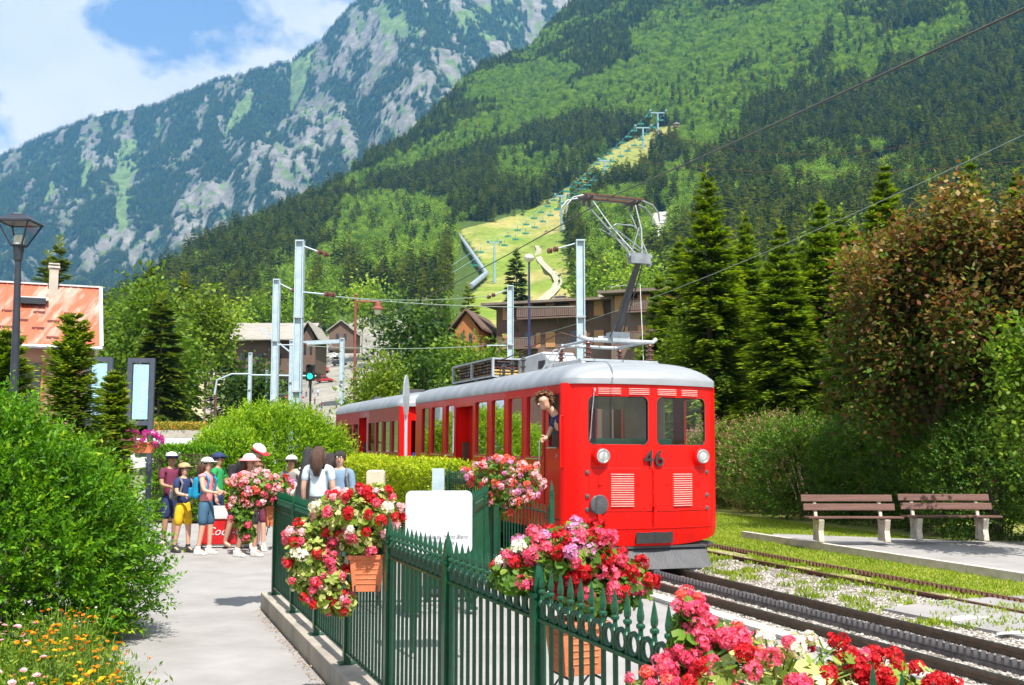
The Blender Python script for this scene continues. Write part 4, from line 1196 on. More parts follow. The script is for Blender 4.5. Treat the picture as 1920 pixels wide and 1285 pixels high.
# front raised roof pod (white shrouds)
pod = empty('pantograph_base', (0, 0, 0)); pod.parent = TR
d = MB()
for x in (-.62, .70):
    d.prism([(x, .55, ZR - .12), (x, 1.0, ZR + .12), (x, 2.45, ZR + .12), (x, 2.8, ZR - .05), (x, 2.8, ZR - .10), (x, .55, ZR - .12)][:5], (.05, 0, 0))
d.build('side_shroud', M_white, pod, bevel=.01)
d = MB(); d.box((.04, .95, ZR + .10), (1.36, .07, .035)); d.box((.04, 2.35, ZR + .10), (1.36, .07, .035)); d.box((.15, .9, ZR), (.13, .09, .22)); d.box((-.1, 1.3, ZR - .02), (.9, .9, .12)); d.build('cross_bar', M_grey, pod)
for x, y in ((-.40, 1.15), (.70, 1.15), (-.40, 2.25), (.70, 2.25)):
    o = link('insulator', INS, pod, (x, y, ZR + .12), scale=(1.15, 1.15, 1.15))
PZ = ZR + .44
d = MB(); d.tube([(-.55, 1.15, PZ + .04), (-.40, 1.15, PZ), (.75, 1.15, PZ), (.82, 1.15, PZ + .06)], .038, 8); d.tube([(-.40, 2.25, PZ), (.75, 2.25, PZ)], .03, 8)
for x in (-.35, .65): d.tube([(x, 1.15, PZ), (x, 2.25, PZ)], .025, 6)
d.box((.15, 1.2, PZ + .06), (.30, .25, .16)); d.tube([(-.15, 1.3, PZ + .05), (.05, 1.2, PZ + .05)], .035, 8); d.build('base_frame', M_grey, pod)
# pantograph: lower arm, knee, upper frame, collector head
pg = empty('pantograph', (0, 0, 0)); pg.parent = TR
M_panto = pmat('pantograph_steel', (0.17, 0.19, 0.21), (0.26, 0.29, 0.31), 8, .45, .2, metal=.3)
K = Vector((.14, .42, 4.78))                 # knee
A_ = Vector((.12, 1.22, PZ + .05))
H0 = Vector((.02, 1.20, 5.86))              # head centre
d = MB(); d.tube([A_, K], [.06, .045], 8); d.tube([A_ + Vector((-.17, -.15, 0)), K + Vector((-.06, 0, -.08))], .014, 6); d.tube([A_ + Vector((.14, .1, -.05)), K + Vector((.05, 0, -.1))], .012, 6)
d.build('lower_arm', M_dgrey, pg)
d = MB(); d.box(K, (.34, .12, .16)); d.tube([K + Vector((-.2, 0, .03)), K + Vector((.2, 0, .03))], .05, 8); d.lathe([(.03, -.1), (.04, -.06), (.03, 0)], tuple(K + Vector((.17, 0, -.02))), 8); d.build('knee_joint', M_panto, pg)
d = MB()
for sx in (-1, 1):
    k0 = K + Vector((.15 * sx, 0, .06)); h1 = H0 + Vector((.38 * sx, .10, -.07)); h2 = H0 + Vector((.38 * sx, -.15, -.07))
    d.tube([k0, h1], .014, 6); d.tube([k0 + Vector((-.1 * sx, 0, 0)), h2 * .5 + k0 * .5, h2], .012, 6)
    d.tube([k0, H0 + Vector((.05 * sx - .2 * sx, .1, -.45))], .009, 5)
mid = (K + H0) / 2
d.tube([mid + Vector((-.27, 0, -.02)), mid + Vector((-.15, 0, .07)), mid + Vector((.15, 0, .07)), mid + Vector((.27, 0, -.02))], .011, 6)
d.tube([K + Vector((-.13, 0, .1)), mid + Vector((.26, 0, .05))], .010, 5); d.tube([K + Vector((.13, 0, .1)), mid + Vector((-.26, 0, .05))], .010, 5)
d.build('upper_arm', M_panto, pg)
hd = MB()
for dy in (-.12, .12):
    hd.tube([H0 + Vector(v) for v in ((-.84, dy, -.30), (-.82, dy, -.16), (-.71, dy, -.03), (-.54, dy, .02), (.54, dy, .02), (.71, dy, -.03), (.82, dy, -.16), (.84, dy, -.30))], .015, 7)
o = hd.build('horn', M_panto, pg)
d = MB()
for dy in (-.12, .12): d.box(H0 + Vector((0, dy, .045)), (1.06, .05, .03))
d.build('contact_strip', M_rust, pg)
d = MB()
for x in (-.48, -.38, .38, .48): d.box(H0 + Vector((x, 0, 0)), (.03, .38, .03)); d.box(H0 + Vector((x, 0, -.07)), (.04, .05, .12))
d.build('head_bracket', M_dgrey, pg)
d = MB(); d.tube([(.62, 1.2, ZR - .05), (.66, 1.4, PZ + 1.0), (.45, 2.2, PZ + 1.05)], .007, 5); d.build('lead', M_white, pg)
# roof gear further back: resistor bank, white casings, insulators, red cable
rb = empty('resistor_bank', (0, 0, 0)); rb.parent = TR
y0, y1 = 4.1, 6.6
d = MB(); d.box((-.45, (y0 + y1) / 2, ZR + .35), (1.1, y1 - y0, .03)); d.box((-.45, (y0 + y1) / 2, ZR + .02), (1.1, y1 - y0, .03))
for y in (y0, (y0 + y1) / 2, y1): d.box((-.98, y, ZR + .18), (.04, .06, .34)); d.box((.08, y, ZR + .18), (.04, .06, .34))
d.build('frame', M_grey, rb)
d = MB(); n = 0
rr = random.Random(3)
y = y0 + .1
while y < y1 - .08:
    for z in (.07, .13, .19, .25, .31):
        d.mat(rr.choice((0, 1, 1, 2))); d.tube([(-.93, y, ZR + z), (0, y, ZR + z + rr.uniform(-.01, .01))], .022, 5)
    y += .085
q = d.build('resistor_coil', [M_dgrey, M_gold, M_brown], rb); tag(q, kind='stuff')
for y, h_ in ((4.0, .30), (3.55, .32), (3.0, .36)):
    link('insulator', INSG, TR, (-.80, y, ZR - .05), scale=(1, 1, h_ / .2))
cs = empty('roof_casing', (0, 0, 0)); cs.parent = TR
for y, l_, x in ((3.5, 1.5, -.15), (5.2, 1.2, .55)):
    d = MB(); d.prism([(x - .3, y - l_ / 2, ZR - .08), (x - .3, y + l_ / 2, ZR - .08), (x - .3, y + l_ / 2, ZR + .36), (x - .3, y - l_ / 2 + .22, ZR + .40), (x - .3, y - l_ / 2, ZR + .22)], (.6, 0, 0)); d.build('casing', M_white, cs, bevel=.03, seg=3)
d = MB(); d.box((-.15, 3.0, ZR + .17), (.62, .3, .14)); d.build('casing_opening', M_black, cs)
d = MB(); d.tube([(-.72, 5.3, ZR + .38), (-.78, 4.5, ZR + .36), (-.8, 4.0, ZR + .33), (-.8, 3.0, ZR + .40), (-.55, 1.9, ZR + .62), (-.40, 1.2, PZ)], .011, 6); d.build('roof_cable', M_rust, TR)
d = MB(); d.tube([(-.75, 5.25, ZR - .02), (-.75, 5.25, ZR + .10)], [.20, .12], 14); d.build('vent_cap', M_white, TR)
for y in (1.75, 2.05): 
    d = MB(); d.tube([(-.85, y, ZR - .05), (-.68, y - .15, ZR + .32), (-.60, y - .1, ZR + .34)], .012, 5); d.build('bracket', M_grey, TR)

# ------------------------------------------------------------------ second car
T2 = empty('train_carriage', R(7.05, 13.5, RZ), TH, 'second red carriage with silver roof coupled behind the railcar', 'train')
s0, s1 = tside(750), tside(632.5)
print('car2', s0, s1)
w2 = [(tside(b), tside(a)) for a, b in ((736.5, 748.5), (721, 733.5), (707.5, 718.5), (693.5, 703.5), (665, 673.5), (654, 662.5), (643, 651), (636.2, 640))]
dp2 = (tside(689.5), tside(675.5))
hl2 = [hole(a, b, zwin[0], 2.45, .04) for a, b in w2] + [hole(dp2[0], dp2[1], .8, 2.6, .03)]
so2 = [(s0, .62), (s1, .62), (s1, ZT), (s0, ZT)]
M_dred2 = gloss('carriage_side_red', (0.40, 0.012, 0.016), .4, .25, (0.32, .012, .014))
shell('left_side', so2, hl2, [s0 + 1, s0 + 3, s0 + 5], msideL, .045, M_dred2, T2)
for (a, b) in w2:
    w = frame_loop([Vector((-HW + .001, s, z)) for s, z in hole(a, b, zwin[0], 2.45, .04)], .012, M_dred2, 'window_frame', T2); pane(w, a, b, zwin[0], 2.45, 'L', M_glass)
nw = 8; pl = (s1 - s0) / nw
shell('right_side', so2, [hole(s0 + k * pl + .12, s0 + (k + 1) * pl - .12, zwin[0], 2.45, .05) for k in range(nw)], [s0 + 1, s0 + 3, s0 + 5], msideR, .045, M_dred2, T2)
d = MB(); d.box((0, s0 + .03, 1.7), (2 * HW - .005, .05, 2.15)); e2 = d.build('end_wall', M_red, T2)
d = MB(); d.box((-.78, s0 - .005, 1.95), (.35, .02, 1.0)); d.build('end_window', M_dglass, T2)
d = MB(); d.box((-.78, s0 - .012, 1.58), (.3, .02, .22)); d.build('blue_plate', pmat('blue_panel', (.02, .05, .3), None, 5, .4, .1), T2)
d = MB(); d.box((0, s1, 1.7), (2 * HW - .005, .05, 2.15)); d.build('end_wall', M_dred2, T2)
d = MB(); d.box((pdx, (dp2[0] + dp2[1]) / 2, 1.70), (.03, dp2[1] - dp2[0], 1.86)); d.build('door_leaf', M_dred2, T2)
for s in dp2:
    d = MB(); d.box((-HW + .145, s, 1.70), (.20, .02, 1.84)); d.build('door_jamb', M_red, T2)
d = MB(); d.box((0, (s0 + s1) / 2, .88), (2.38, s1 - s0 - .1, .04)); d.build('floor', M_seat, T2)
for y in np.arange(s0 + .6, s1 - .6, .95):
    for x in (-.68, .68): link('seat', sm, T2, (x, float(y), .9))
d = MB(); d.box((0, (s0 + s1) / 2, .55), (2.1, s1 - s0 - .4, .25)); d.build('underframe', M_black, T2)
r2 = build_roof(T2, s1 - s0, 0.0, ft=True); r2.location = (0, s0 + .02, 0)
d = MB(); d.box((-.7, s0 + 4.6, ZR + .0), (.35, .3, .14)); d.box((-.7, s0 + .9, ZR + .04), (.4, .8, .12)); d.build('roof_vent', M_dgrey, T2)
d = MB(); d.box((.0, (L1 + s0) / 2, 1.7), (.9, s0 - L1, 1.7)); d.build('gangway', M_rubber, T2)
# ------------------------------------------------------------------ near vegetation
def plant(name, loc, lc, mats, label, cat, part='foliage', group=None, extra=None, rz=0, stem=True):
    root = empty(name, loc, rz, label, cat, group)
    link(part, lc.mesh(part, mats), root)
    return root
def ellip_pts(lc, n, c, r, zmin=-.75, noise_=.10, clump=0.0, expo=1):
    d = nrm(lc.rg.normal(size=(n, 3))); d = d[d[:, 2] > zmin]
    rr = 1 - np.abs(lc.rg.normal(0, noise_, len(d)))
    b = 1 + clump * (fbm(d[:, 0] * 3 + 5, d[:, 1] * 3 + d[:, 2] * 2, 1.0, 4) - .5) + clump * .7 * (fbm(d[:, 2] * 9 + 5, d[:, 1] * 7 - d[:, 0] * 4, 1.0, 14) - .5)
    p = np.array(c) + d * np.array(r) * (rr * b)[:, None]
    return p, nrm(d / np.array(r))
def stems(root, n, h, spread, rad, rr, mat=M_bark, z0=-.05, name='stem'):
    mb = MB()
    for k in range(n):
        a = rr.uniform(0, 6.28); s = rr.uniform(.2, 1) * spread
        mb.tube([(0.05 * math.cos(a), .05 * math.sin(a), z0), (s * .5 * math.cos(a), s * .5 * math.sin(a), h * .5), (s * math.cos(a), s * math.sin(a), h)], [rad, rad * .7, rad * .3], 5)
    mb.build(name, mat, root)
rr = random.Random(5)
# big round bush in the left foreground
def bush(loc, r, zc, n, label, leaf=.044, mat=M_bush, twig=.24, per=14, seed=1, group=None, clump=.28, tone=.36, aspect=.42, name='round_bush', up=.35, slant=0.0):
    lc = LC(seed); p, d = ellip_pts(lc, n, (0, 0, zc), r, clump=clump); p[:, 0] -= slant * np.maximum(0, p[:, 2] - .6)
    shrub(lc, p, d, r, per, leaf, twig=twig, tone=tone + .0, tonevar=.17, aspect=aspect, up=up)
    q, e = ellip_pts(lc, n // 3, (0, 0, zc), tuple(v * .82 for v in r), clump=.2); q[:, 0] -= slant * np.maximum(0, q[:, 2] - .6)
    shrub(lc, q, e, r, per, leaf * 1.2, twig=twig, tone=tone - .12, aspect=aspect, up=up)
    b = plant(name, loc, lc, mat, label, 'bush', group=group)
    stems(b, 12, zc * 1.1, max(r[0], r[1]) * .6, .02, rr)
    return b
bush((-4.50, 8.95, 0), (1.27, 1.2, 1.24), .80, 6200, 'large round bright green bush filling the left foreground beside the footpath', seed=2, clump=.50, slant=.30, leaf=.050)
bush((-5.9, 8.6, 0), (1.2, 1.0, 1.05), 1.0, 2600, 'second green bush cut by the left edge of the picture', seed=3)
bush((-5.75, 12.2, 0), (1.0, .9, .9), .8, 2600, 'green bush behind the large round bush, below the young firs', seed=4, tone=.55)
# street side shrubs
bush((P(515, 800, 25).x, 25, -.1), (1.75, 1.1, 1.25), 1.35, 5200, 'tall bright green shrub behind the group of walkers', leaf=.075, mat=M_sprub, twig=.32, per=10, seed=6, tone=.42, aspect=.4)
bush((P(430, 800, 23.5).x, 23.5, -.1), (.9, .8, .95), 1.05, 1800, 'bright green shrub left of the tall one behind the walkers', leaf=.075, mat=M_sprub, twig=.3, per=10, seed=7, tone=.36)
def hedge_box(a, b, w, h, z0, dens, label, mat, leaf=.05, twig=.12, per=8, seed=1, name='clipped_hedge', tone=.45, tonevar=.12, bumpy=.06):
    a, b = Vector(a), Vector(b); L = (b - a).length; rz = math.atan2((b - a).y, (b - a).x) - PI / 2
    lc = LC(seed); rg = lc.rg
    nt = int(L * w * dens); nsd = int(L * h * dens)
    bz = lambda x, y: (fbm(x * 2, y * 2, 1.0, 3) - .5) * 2 * bumpy
    x = rg.uniform(-w / 2, w / 2, nt); y = rg.uniform(0, L, nt)
    T = np.stack([x, y, h + bz(x, y) - np.abs(rg.normal(0, .03, nt))], 1); parts = [(T, np.tile([0, 0, 1.], (nt, 1)))]
    for sg in (-1, 1):
        y = rg.uniform(0, L, nsd); z = rg.uniform(.03, h, nsd)
        parts.append((np.stack([sg * (w / 2 + bz(y, z) - np.abs(rg.normal(0, .03, nsd))), y, z], 1), np.tile([sg, 0, .2], (nsd, 1))))
    m = int(w * h * dens)
    for yy_, sg in ((0, -1), (L, 1)):
        parts.append((np.stack([rg.uniform(-w / 2, w / 2, m), np.full(m, yy_), rg.uniform(.03, h, m)], 1), np.tile([0, sg, .2], (m, 1))))
    pts = np.concatenate([p for p, _ in parts]); dr = np.concatenate([q for _, q in parts])
    shrub(lc, pts, dr, 1, per, leaf, twig=twig, tone=tone, tonevar=tonevar, aspect=.5)
    root = plant(name, (a.x, a.y, z0), lc, mat, label, 'hedge', rz=rz)
    core = MB(); core.box((0, L / 2, h / 2 - .03), (w - .18, L - .2, h - .14)); core.build('woody_core', M_bark, root)
    return root
hedge_box(R(5.05, 16.4), R(5.05, 27.5), .62, 1.38, -.06, 330, 'clipped yellow green hedge running along the side of the red train', M_hedge, .055, .10, 7, 8, tone=.5)
hedge_box(P(290, 850, 22.5).xy.to_3d(), P(404, 850, 22.2).xy.to_3d(), .6, 1.58, 0, 300, 'low clipped green hedge in front of the white minibus', M_bush, .06, .10, 7, 9, tone=.4)
# dark flowering shrubs along the far side of the line
def shrub_row():
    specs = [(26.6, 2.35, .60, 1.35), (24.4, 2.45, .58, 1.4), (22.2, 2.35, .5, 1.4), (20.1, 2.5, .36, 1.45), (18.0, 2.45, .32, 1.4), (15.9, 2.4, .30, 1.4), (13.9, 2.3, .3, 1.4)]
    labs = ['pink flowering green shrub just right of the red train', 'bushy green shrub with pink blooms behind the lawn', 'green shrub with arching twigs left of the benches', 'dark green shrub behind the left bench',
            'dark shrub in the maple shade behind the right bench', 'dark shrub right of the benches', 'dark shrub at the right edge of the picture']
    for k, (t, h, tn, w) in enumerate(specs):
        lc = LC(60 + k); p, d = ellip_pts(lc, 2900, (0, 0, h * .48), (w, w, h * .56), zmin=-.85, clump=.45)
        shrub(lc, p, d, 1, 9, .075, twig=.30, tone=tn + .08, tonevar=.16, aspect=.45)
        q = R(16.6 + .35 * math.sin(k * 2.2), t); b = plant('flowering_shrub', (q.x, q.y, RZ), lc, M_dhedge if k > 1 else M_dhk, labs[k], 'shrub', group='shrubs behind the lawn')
        stems(b, 8, h * .6, w * .5, .025, rr)
M_dhk = leafmat('pink_shrub_leaves', [(0, (0.030, 0.08, 0.010)), (0.5, (0.08, 0.17, 0.016)), (0.86, (0.20, 0.30, 0.03)), (0.9, (0.42, 0.13, 0.15)), (1, (0.55, 0.25, 0.26))], 0.35)
shrub_row()

# ------------------------------------------------------------------ trees
def tree_con(loc, H, Rr, nb, spr, sl, sw, seed, label, mat=M_conifn, z0=.05, droop=.5, group=None, name='spruce_tree', gap=0, pw=.85, share=None, vj=.05):
    root = empty(name, loc, rr.uniform(0, 6), label, 'tree', group)
    lc = LC(seed); Dh, Lb, h, tilt = conifer(lc, H, Rr, nb, spr, sl, sw, z0, droop, gap=gap, pw=pw, vj=vj)
    # leader shoot needles
    n = 90; z = H * (1.02 - .16 * lc.rg.random(n)); a = lc.rg.uniform(0, 6.28, n)
    lc.leaves(np.stack([z * 0, z * 0, z], 1), np.stack([np.cos(a), np.sin(a), a * 0 + .9], 1), sl * .45, sl * .07, .8)
    link('crown', lc.mesh('crown', mat), root)
    mb = MB(); mb.tube([(0, 0, -.3), (0, 0, H * .4), (0, 0, H * .98)], [H * .014, H * .009, .008], 7)
    st = max(1, nb // 70)
    for k in range(0, nb, st):
        v = Vector(Dh[k]); q = Vector((0, 0, h[k] * H)); L = Lb[k]
        mb.tube([q, q + v * L * .5 + Vector((0, 0, L * (tilt[k] * .5 - droop * .08))), q + v * L * .95 + Vector((0, 0, L * (tilt[k] - droop * .15)))], [H * .0022, H * .0014, .003], 3, cap=False)
    mb.build('trunk', M_bark, root)
    return root
for k, (px, py, Y, Rr) in enumerate([(1325, 322, 33, 2.5), (1462, 425, 31, 2.2), (1537, 380, 33, 2.5), (1394, 405, 37, 2.3), (1272, 452, 38, 2.0), (1658, 312, 29, 2.3), (1818, 306, 26, 1.9), (1600, 430, 27, 1.7), (1905, 330, 30, 2.2), (1362, 470, 35, 2.4), (1500, 455, 36, 2.6), (1236, 520, 40, 2.2), (1575, 400, 34, 2.4)]):
    z = gz(P(px, py, Y).x, Y); top = P(px, py, Y)
    labs = ['tall yellow green spruce whose tip stands highest just right of the pantograph', 'spruce with a thin leader between two taller ones', 'dark spruce left of the purple maple', 'spruce standing behind the two front ones', 'spruce beside the brown apartment block',
            'spruce tip rising above the left of the purple maple', 'spruce tip rising above the middle of the purple maple', 'small spruce touching the left side of the maple', 'spruce hidden behind the rightmost purple tree', 'lower spruce filling the gap right of the highest one', 'lower spruce filling the gap left of the dark pair', 'low spruce at the left end of the row behind the railcar roof', 'spruce directly left of the maple, a little behind']
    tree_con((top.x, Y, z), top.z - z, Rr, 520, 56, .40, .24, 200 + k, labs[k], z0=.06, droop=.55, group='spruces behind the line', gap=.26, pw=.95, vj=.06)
for k, (px, py, Y, Rr, lab) in enumerate([(140, 592, 15.5, .78, 'young yellow green fir in front of the red roofed house'), (12, 622, 13.5, .72, 'young fir at the left edge below the street lamp'), (212, 700, 17.0, .55, 'small fir shoot right of the young fir beside the banners')]):
    top = P(px, py, Y)
    tree_con((top.x, Y, 0), top.z, Rr, 420, 50, .15, .34, 220 + k, lab, mat=M_firn, z0=.05, droop=.1, group='young firs', name='fir_tree', gap=.13, pw=.55, vj=.10)
for k, (px, py, Y, Rr, lab) in enumerate([(112, 455, 88, 3.2, 'tall spruce behind the chimney of the red roof'), (90, 480, 92, 2.8, 'spruce left of the tall one behind the red roof'), (283, 500, 92, 3.0, 'dark spruce above the round green street trees'), (345, 520, 100, 2.8, 'spruce with brownish trunk right of the dark one'),
                                            (968, 470, 290, 5.5, 'lone spruce standing at the foot of the ski slope'), (878, 535, 150, 4.0, 'spruce behind the small orange chalet'), (305, 560, 70, 2.0, 'slim spruce between the street trees'), (425, 640, 120, 3.6, 'spruce by the long grey roof')]):
    top = P(px, py, Y); z = gz(top.x, Y)
    tree_con((top.x, Y, z), top.z - z, Rr, 110, 26, 1.5 * max(1, Y / 150), .30, 230 + k, lab, mat=M_conif, droop=.8, z0=.04)
def tree_dec(loc, zc, r, nl, ncl, per, leaf, seed, label, mat=M_dec, name='broadleaf_tree', trunk=.12, group=None, spread=1, lobe=.5, aspect=.7, flat=.5, lean=(0, 0), hg=0.0, lr0=.35, lr1=.72):
    root = empty(name, loc, 0, label, 'tree', group)
    lc = LC(seed); lob = crown(lc, (lean[0], lean[1], zc), r, nl, ncl, per, leaf, spread=spread, lobe=lobe, aspect=aspect, flat=flat, hg=hg, lr0=lr0, lr1=lr1)
    link('crown', lc.mesh('crown', mat), root)
    mb = MB(); mb.tube([(0, 0, -.3), (lean[0] * .3, lean[1] * .3, zc * .45), (lean[0], lean[1], zc)], [trunk, trunk * .8, trunk * .4], 8)
    for q in lob[:12]: mb.tube([(lean[0] * .4, lean[1] * .4, zc * .5), (Vector(q) + Vector((lean[0], lean[1], zc * .62))) / 2, q], [trunk * .5, trunk * .3, trunk * .12], 5)
    mb.build('trunk', M_bark, root)
    return root
def decl(px, ytop, ybot, Y, wpx, label, nl=12, ncl=420, per=8, leaf=.28, mat=M_dec, seed=1, **kw):
    c = P(px, (ytop + ybot) / 2, Y); z = gz(c.x, Y); hz_ = (P(px, ytop, Y).z - P(px, ybot, Y).z) / 2
    r = wpx / F * Y / 2
    return tree_dec((c.x, Y, z), c.z - z, (r, r, hz_), nl, ncl, per, leaf, seed, label, mat, **kw)
# purple maples
decl(1742, 352, 860, 21.5, 375, 'large purple and bronze leaved maple behind the benches', 60, 4300, 9, .12, M_maple, 301, name='maple_tree', trunk=.13, lobe=.24, aspect=.8, spread=.8, hg=.20, lr0=.3, lr1=.98, group='purple maples')
decl(1935, 325, 900, 20.2, 230, 'second purple leaved maple cut by the right edge', 34, 2300, 9, .12, M_maple, 302, name='maple_tree', trunk=.12, lobe=.26, aspect=.8, spread=.8, hg=.20, lr0=.3, lr1=.98, group='purple maples')
decl(1925, 600, 905, 16.8, 150, 'bright green broadleaf tree at the right edge in front of the maples', 9, 520, 8, .11, M_dec, 303, trunk=.06)
decl(1395, 470, 800, 43, 210, 'soft green tree filling the gap behind the two left spruces', 14, 620, 8, .26, M_dec, 331, group=None)
decl(1555, 430, 800, 42, 190, 'soft green tree filling the gap behind the spruces next to the maple', 14, 620, 8, .26, M_dec, 332)
decl(1290, 600, 850, 36, 130, 'low green tree behind the front right corner of the railcar', 10, 420, 8, .20, M_decy, 333)
# street trees and garden trees
M_decdk = leafmat('dark_broadleaf', [(0, (0.02, 0.05, 0.008)), (0.5, (0.045, 0.10, 0.012)), (1, (0.10, 0.17, 0.02))], 0.35)
decl(262, 512, 790, 82, 170, 'large round green tree behind the dark banner frame', 16, 900, 8, .42, M_dec, 311, trunk=.2)
decl(326, 628, 790, 76, 110, 'lower round green tree right of the large one', 10, 500, 8, .40, M_dec, 312)
decl(388, 548, 700, 95, 92, 'light green round tree above the white parked coach', 10, 330, 7, .5, M_decy, 313)
decl(225, 560, 720, 90, 120, 'green tree behind the red roofed house', 10, 330, 8, .4, M_dec, 314)
decl(340, 580, 700, 110, 60, 'slim green tree further up the valley', 8, 220, 7, .5, M_dec, 315)
decl(698, 648, 872, 36, 140, 'yellow green leafy street tree above the second carriage', 14, 1300, 8, .16, M_decy, 316, trunk=.09, aspect=.55)
decl(780, 588, 720, 95, 150, 'dark dense round tree in front of the ski slope', 12, 420, 8, .5, M_decdk, 318, aspect=.8)

decl(865, 640, 760, 62, 170, 'loose light green tree in front of the brown apartment block', 12, 520, 8, .26, M_dec, 319)
decl(905, 660, 760, 50, 110, 'low green tree by the corner of the apartment block', 9, 330, 8, .22, M_dec, 320)
decl(790, 660, 800, 52, 110, 'dark green tree behind the round railway sign', 9, 330, 8, .24, M_decdk, 321)
decl(468, 690, 790, 60, 92, 'green tree beside the parking place', 9, 330, 8, .3, M_decdk, 323)
VL = ['leafy tree right of the pole beside the pantograph', 'leafy tree behind the pantograph knee joint', 'leafy tree between the apartment block and the spruces', 'pale leafy tree behind the spruces at the right', 'round tree above the red brown street lamp', 'round tree at the foot of the slope above the street', 'round tree above the long grey roof',
 'tree left of the two tall poles high above the grey roof', 'tree above the left end of the grey roofed chalet', 'round tree left of the shorter tall pole', 'bright tree left of the grey roofed chalet', 'pale leafy tree mass behind the middle spruces', 'pale leafy tree mass behind the left of the maple', 'pale leafy tree mass low behind the spruces']
for k, (px, yt, yb, Y, w) in enumerate([(1110, 470, 620, 240, 130), (1180, 450, 600, 230, 120), (1240, 470, 640, 180, 120), (1300, 560, 700, 90, 120),
                                        (720, 540, 620, 260, 90), (680, 540, 600, 280, 70), (600, 530, 600, 280, 80), (540, 560, 620, 240, 90), (480, 560, 620, 240, 80), (430, 570, 650, 200, 80), (400, 600, 680, 170, 60), (1420, 480, 640, 120, 160), (1560, 480, 640, 120, 160), (1480, 520, 700, 60, 200)]):
    decl(px, yt, yb, Y, w, VL[k], 8, 170, 7, .0042 * Y, (M_dec, M_decf)[k % 2], 340 + k, group='trees around the valley houses')

# ------------------------------------------------------------------ geraniums in window boxes
def petmat(name, c1, c2):
    return leafmat(name, [(0, c1), (1, c2)], .35, .5)
PET = {'red': petmat('red_petals', (0.42, 0.004, 0.010), (0.72, 0.02, 0.03)), 'pink': petmat('pink_petals', (0.75, 0.04, 0.14), (0.85, 0.18, 0.28)),
       'pale': petmat('pale_pink_petals', (0.85, 0.35, 0.45), (0.88, 0.62, 0.68)), 'white': petmat('white_petals', (0.80, 0.72, 0.70), (0.90, 0.86, 0.84)),
       'coral': petmat('coral_petals', (0.80, 0.07, 0.06), (0.85, 0.22, 0.14)), 'mauve': petmat('mauve_petals', (0.60, 0.15, 0.42), (0.80, 0.42, 0.68)), 'magenta': petmat('magenta_petals', (0.42, 0.01, 0.22), (0.65, 0.04, 0.38)),
       'orange': petmat('orange_petals', (0.80, 0.20, 0.01), (0.90, 0.42, 0.01)), 'yellow': petmat('yellow_petals', (0.85, 0.50, 0.01), (0.90, 0.65, 0.03))}
def umbel(seed, r, nf, pl, npet=5):
    lc = LC(seed); rg = lc.rg; d = nrm(rg.normal(size=(nf, 3)) + [0, 0, .5]); c = d * r * rg.uniform(.65, 1.05, (nf, 1))
    N = nrm(d + rg.normal(0, .25, (nf, 3))); A = nrm(np.cross(N, rg.normal(size=(nf, 3)))); B = np.cross(N, A)
    tn = rg.random(nf)
    for k in range(npet):
        a = 2 * PI * k / npet + rg.normal(0, .15, nf); D = A * np.cos(a)[:, None] + B * np.sin(a)[:, None] + N * .25; D = nrm(D); S = np.cross(N, D)
        L = (pl * rg.uniform(.8, 1.15, nf))[:, None]; m = c + D * L * .62
        V = np.stack([c, m + S * L * .36, c + D * L, m - S * L * .36], 1).reshape(-1, 3)
        lc.put(V, np.arange(4 * nf).reshape(nf, 4), np.clip(tn + rg.normal(0, .2, nf), 0, 1))
    return lc
HEADS = {}
def head(col, seed, fine):
    key = (col, seed, fine)
    if key not in HEADS:
        lc = umbel(500 + seed, .040, 38 if fine else 18, .017 if fine else .021)
        HEADS[key] = lc.mesh('flower_head', PET[col])
    return HEADS[key]
M_gleaf = leafmat('geranium_leaves', [(0, (0.035, 0.09, 0.010)), (0.55, (0.10, 0.22, 0.018)), (1, (0.26, 0.36, 0.05))], .35)
M_vleaf = leafmat('variegated_leaves', [(0, (0.07, 0.13, 0.012)), (0.4, (0.22, 0.32, 0.03)), (0.7, (0.55, 0.56, 0.20)), (1, (0.75, 0.72, 0.42))], .35)
M_terra = pmat('terracotta', (0.62, 0.19, 0.08), (0.52, 0.15, 0.06), 9, .8, .2)
def round_leaves(Pt, N, Rd, A, rg, k=7):
    n = len(Pt); N = nrm(N); X = nrm(np.cross(N, rg.normal(size=(n, 3)))); Y = np.cross(N, X); ang = np.linspace(.35, 2 * PI - .35, k)
    V = [Pt]
    for j, a in enumerate(ang):
        q = Rd * (1.0 if j % 2 else .84)
        V.append(Pt + (X * math.cos(a) + Y * math.sin(a)) * q[:, None] + N * (q * .25)[:, None])
    V = np.stack(V, 1).reshape(-1, 3); b = (np.arange(n) * (k + 1))[:, None]
    Fc = np.concatenate([b + np.array([[0, j, j + 1]]) for j in range(1, k)], 0)
    return V, Fc, np.tile(A, k - 1)
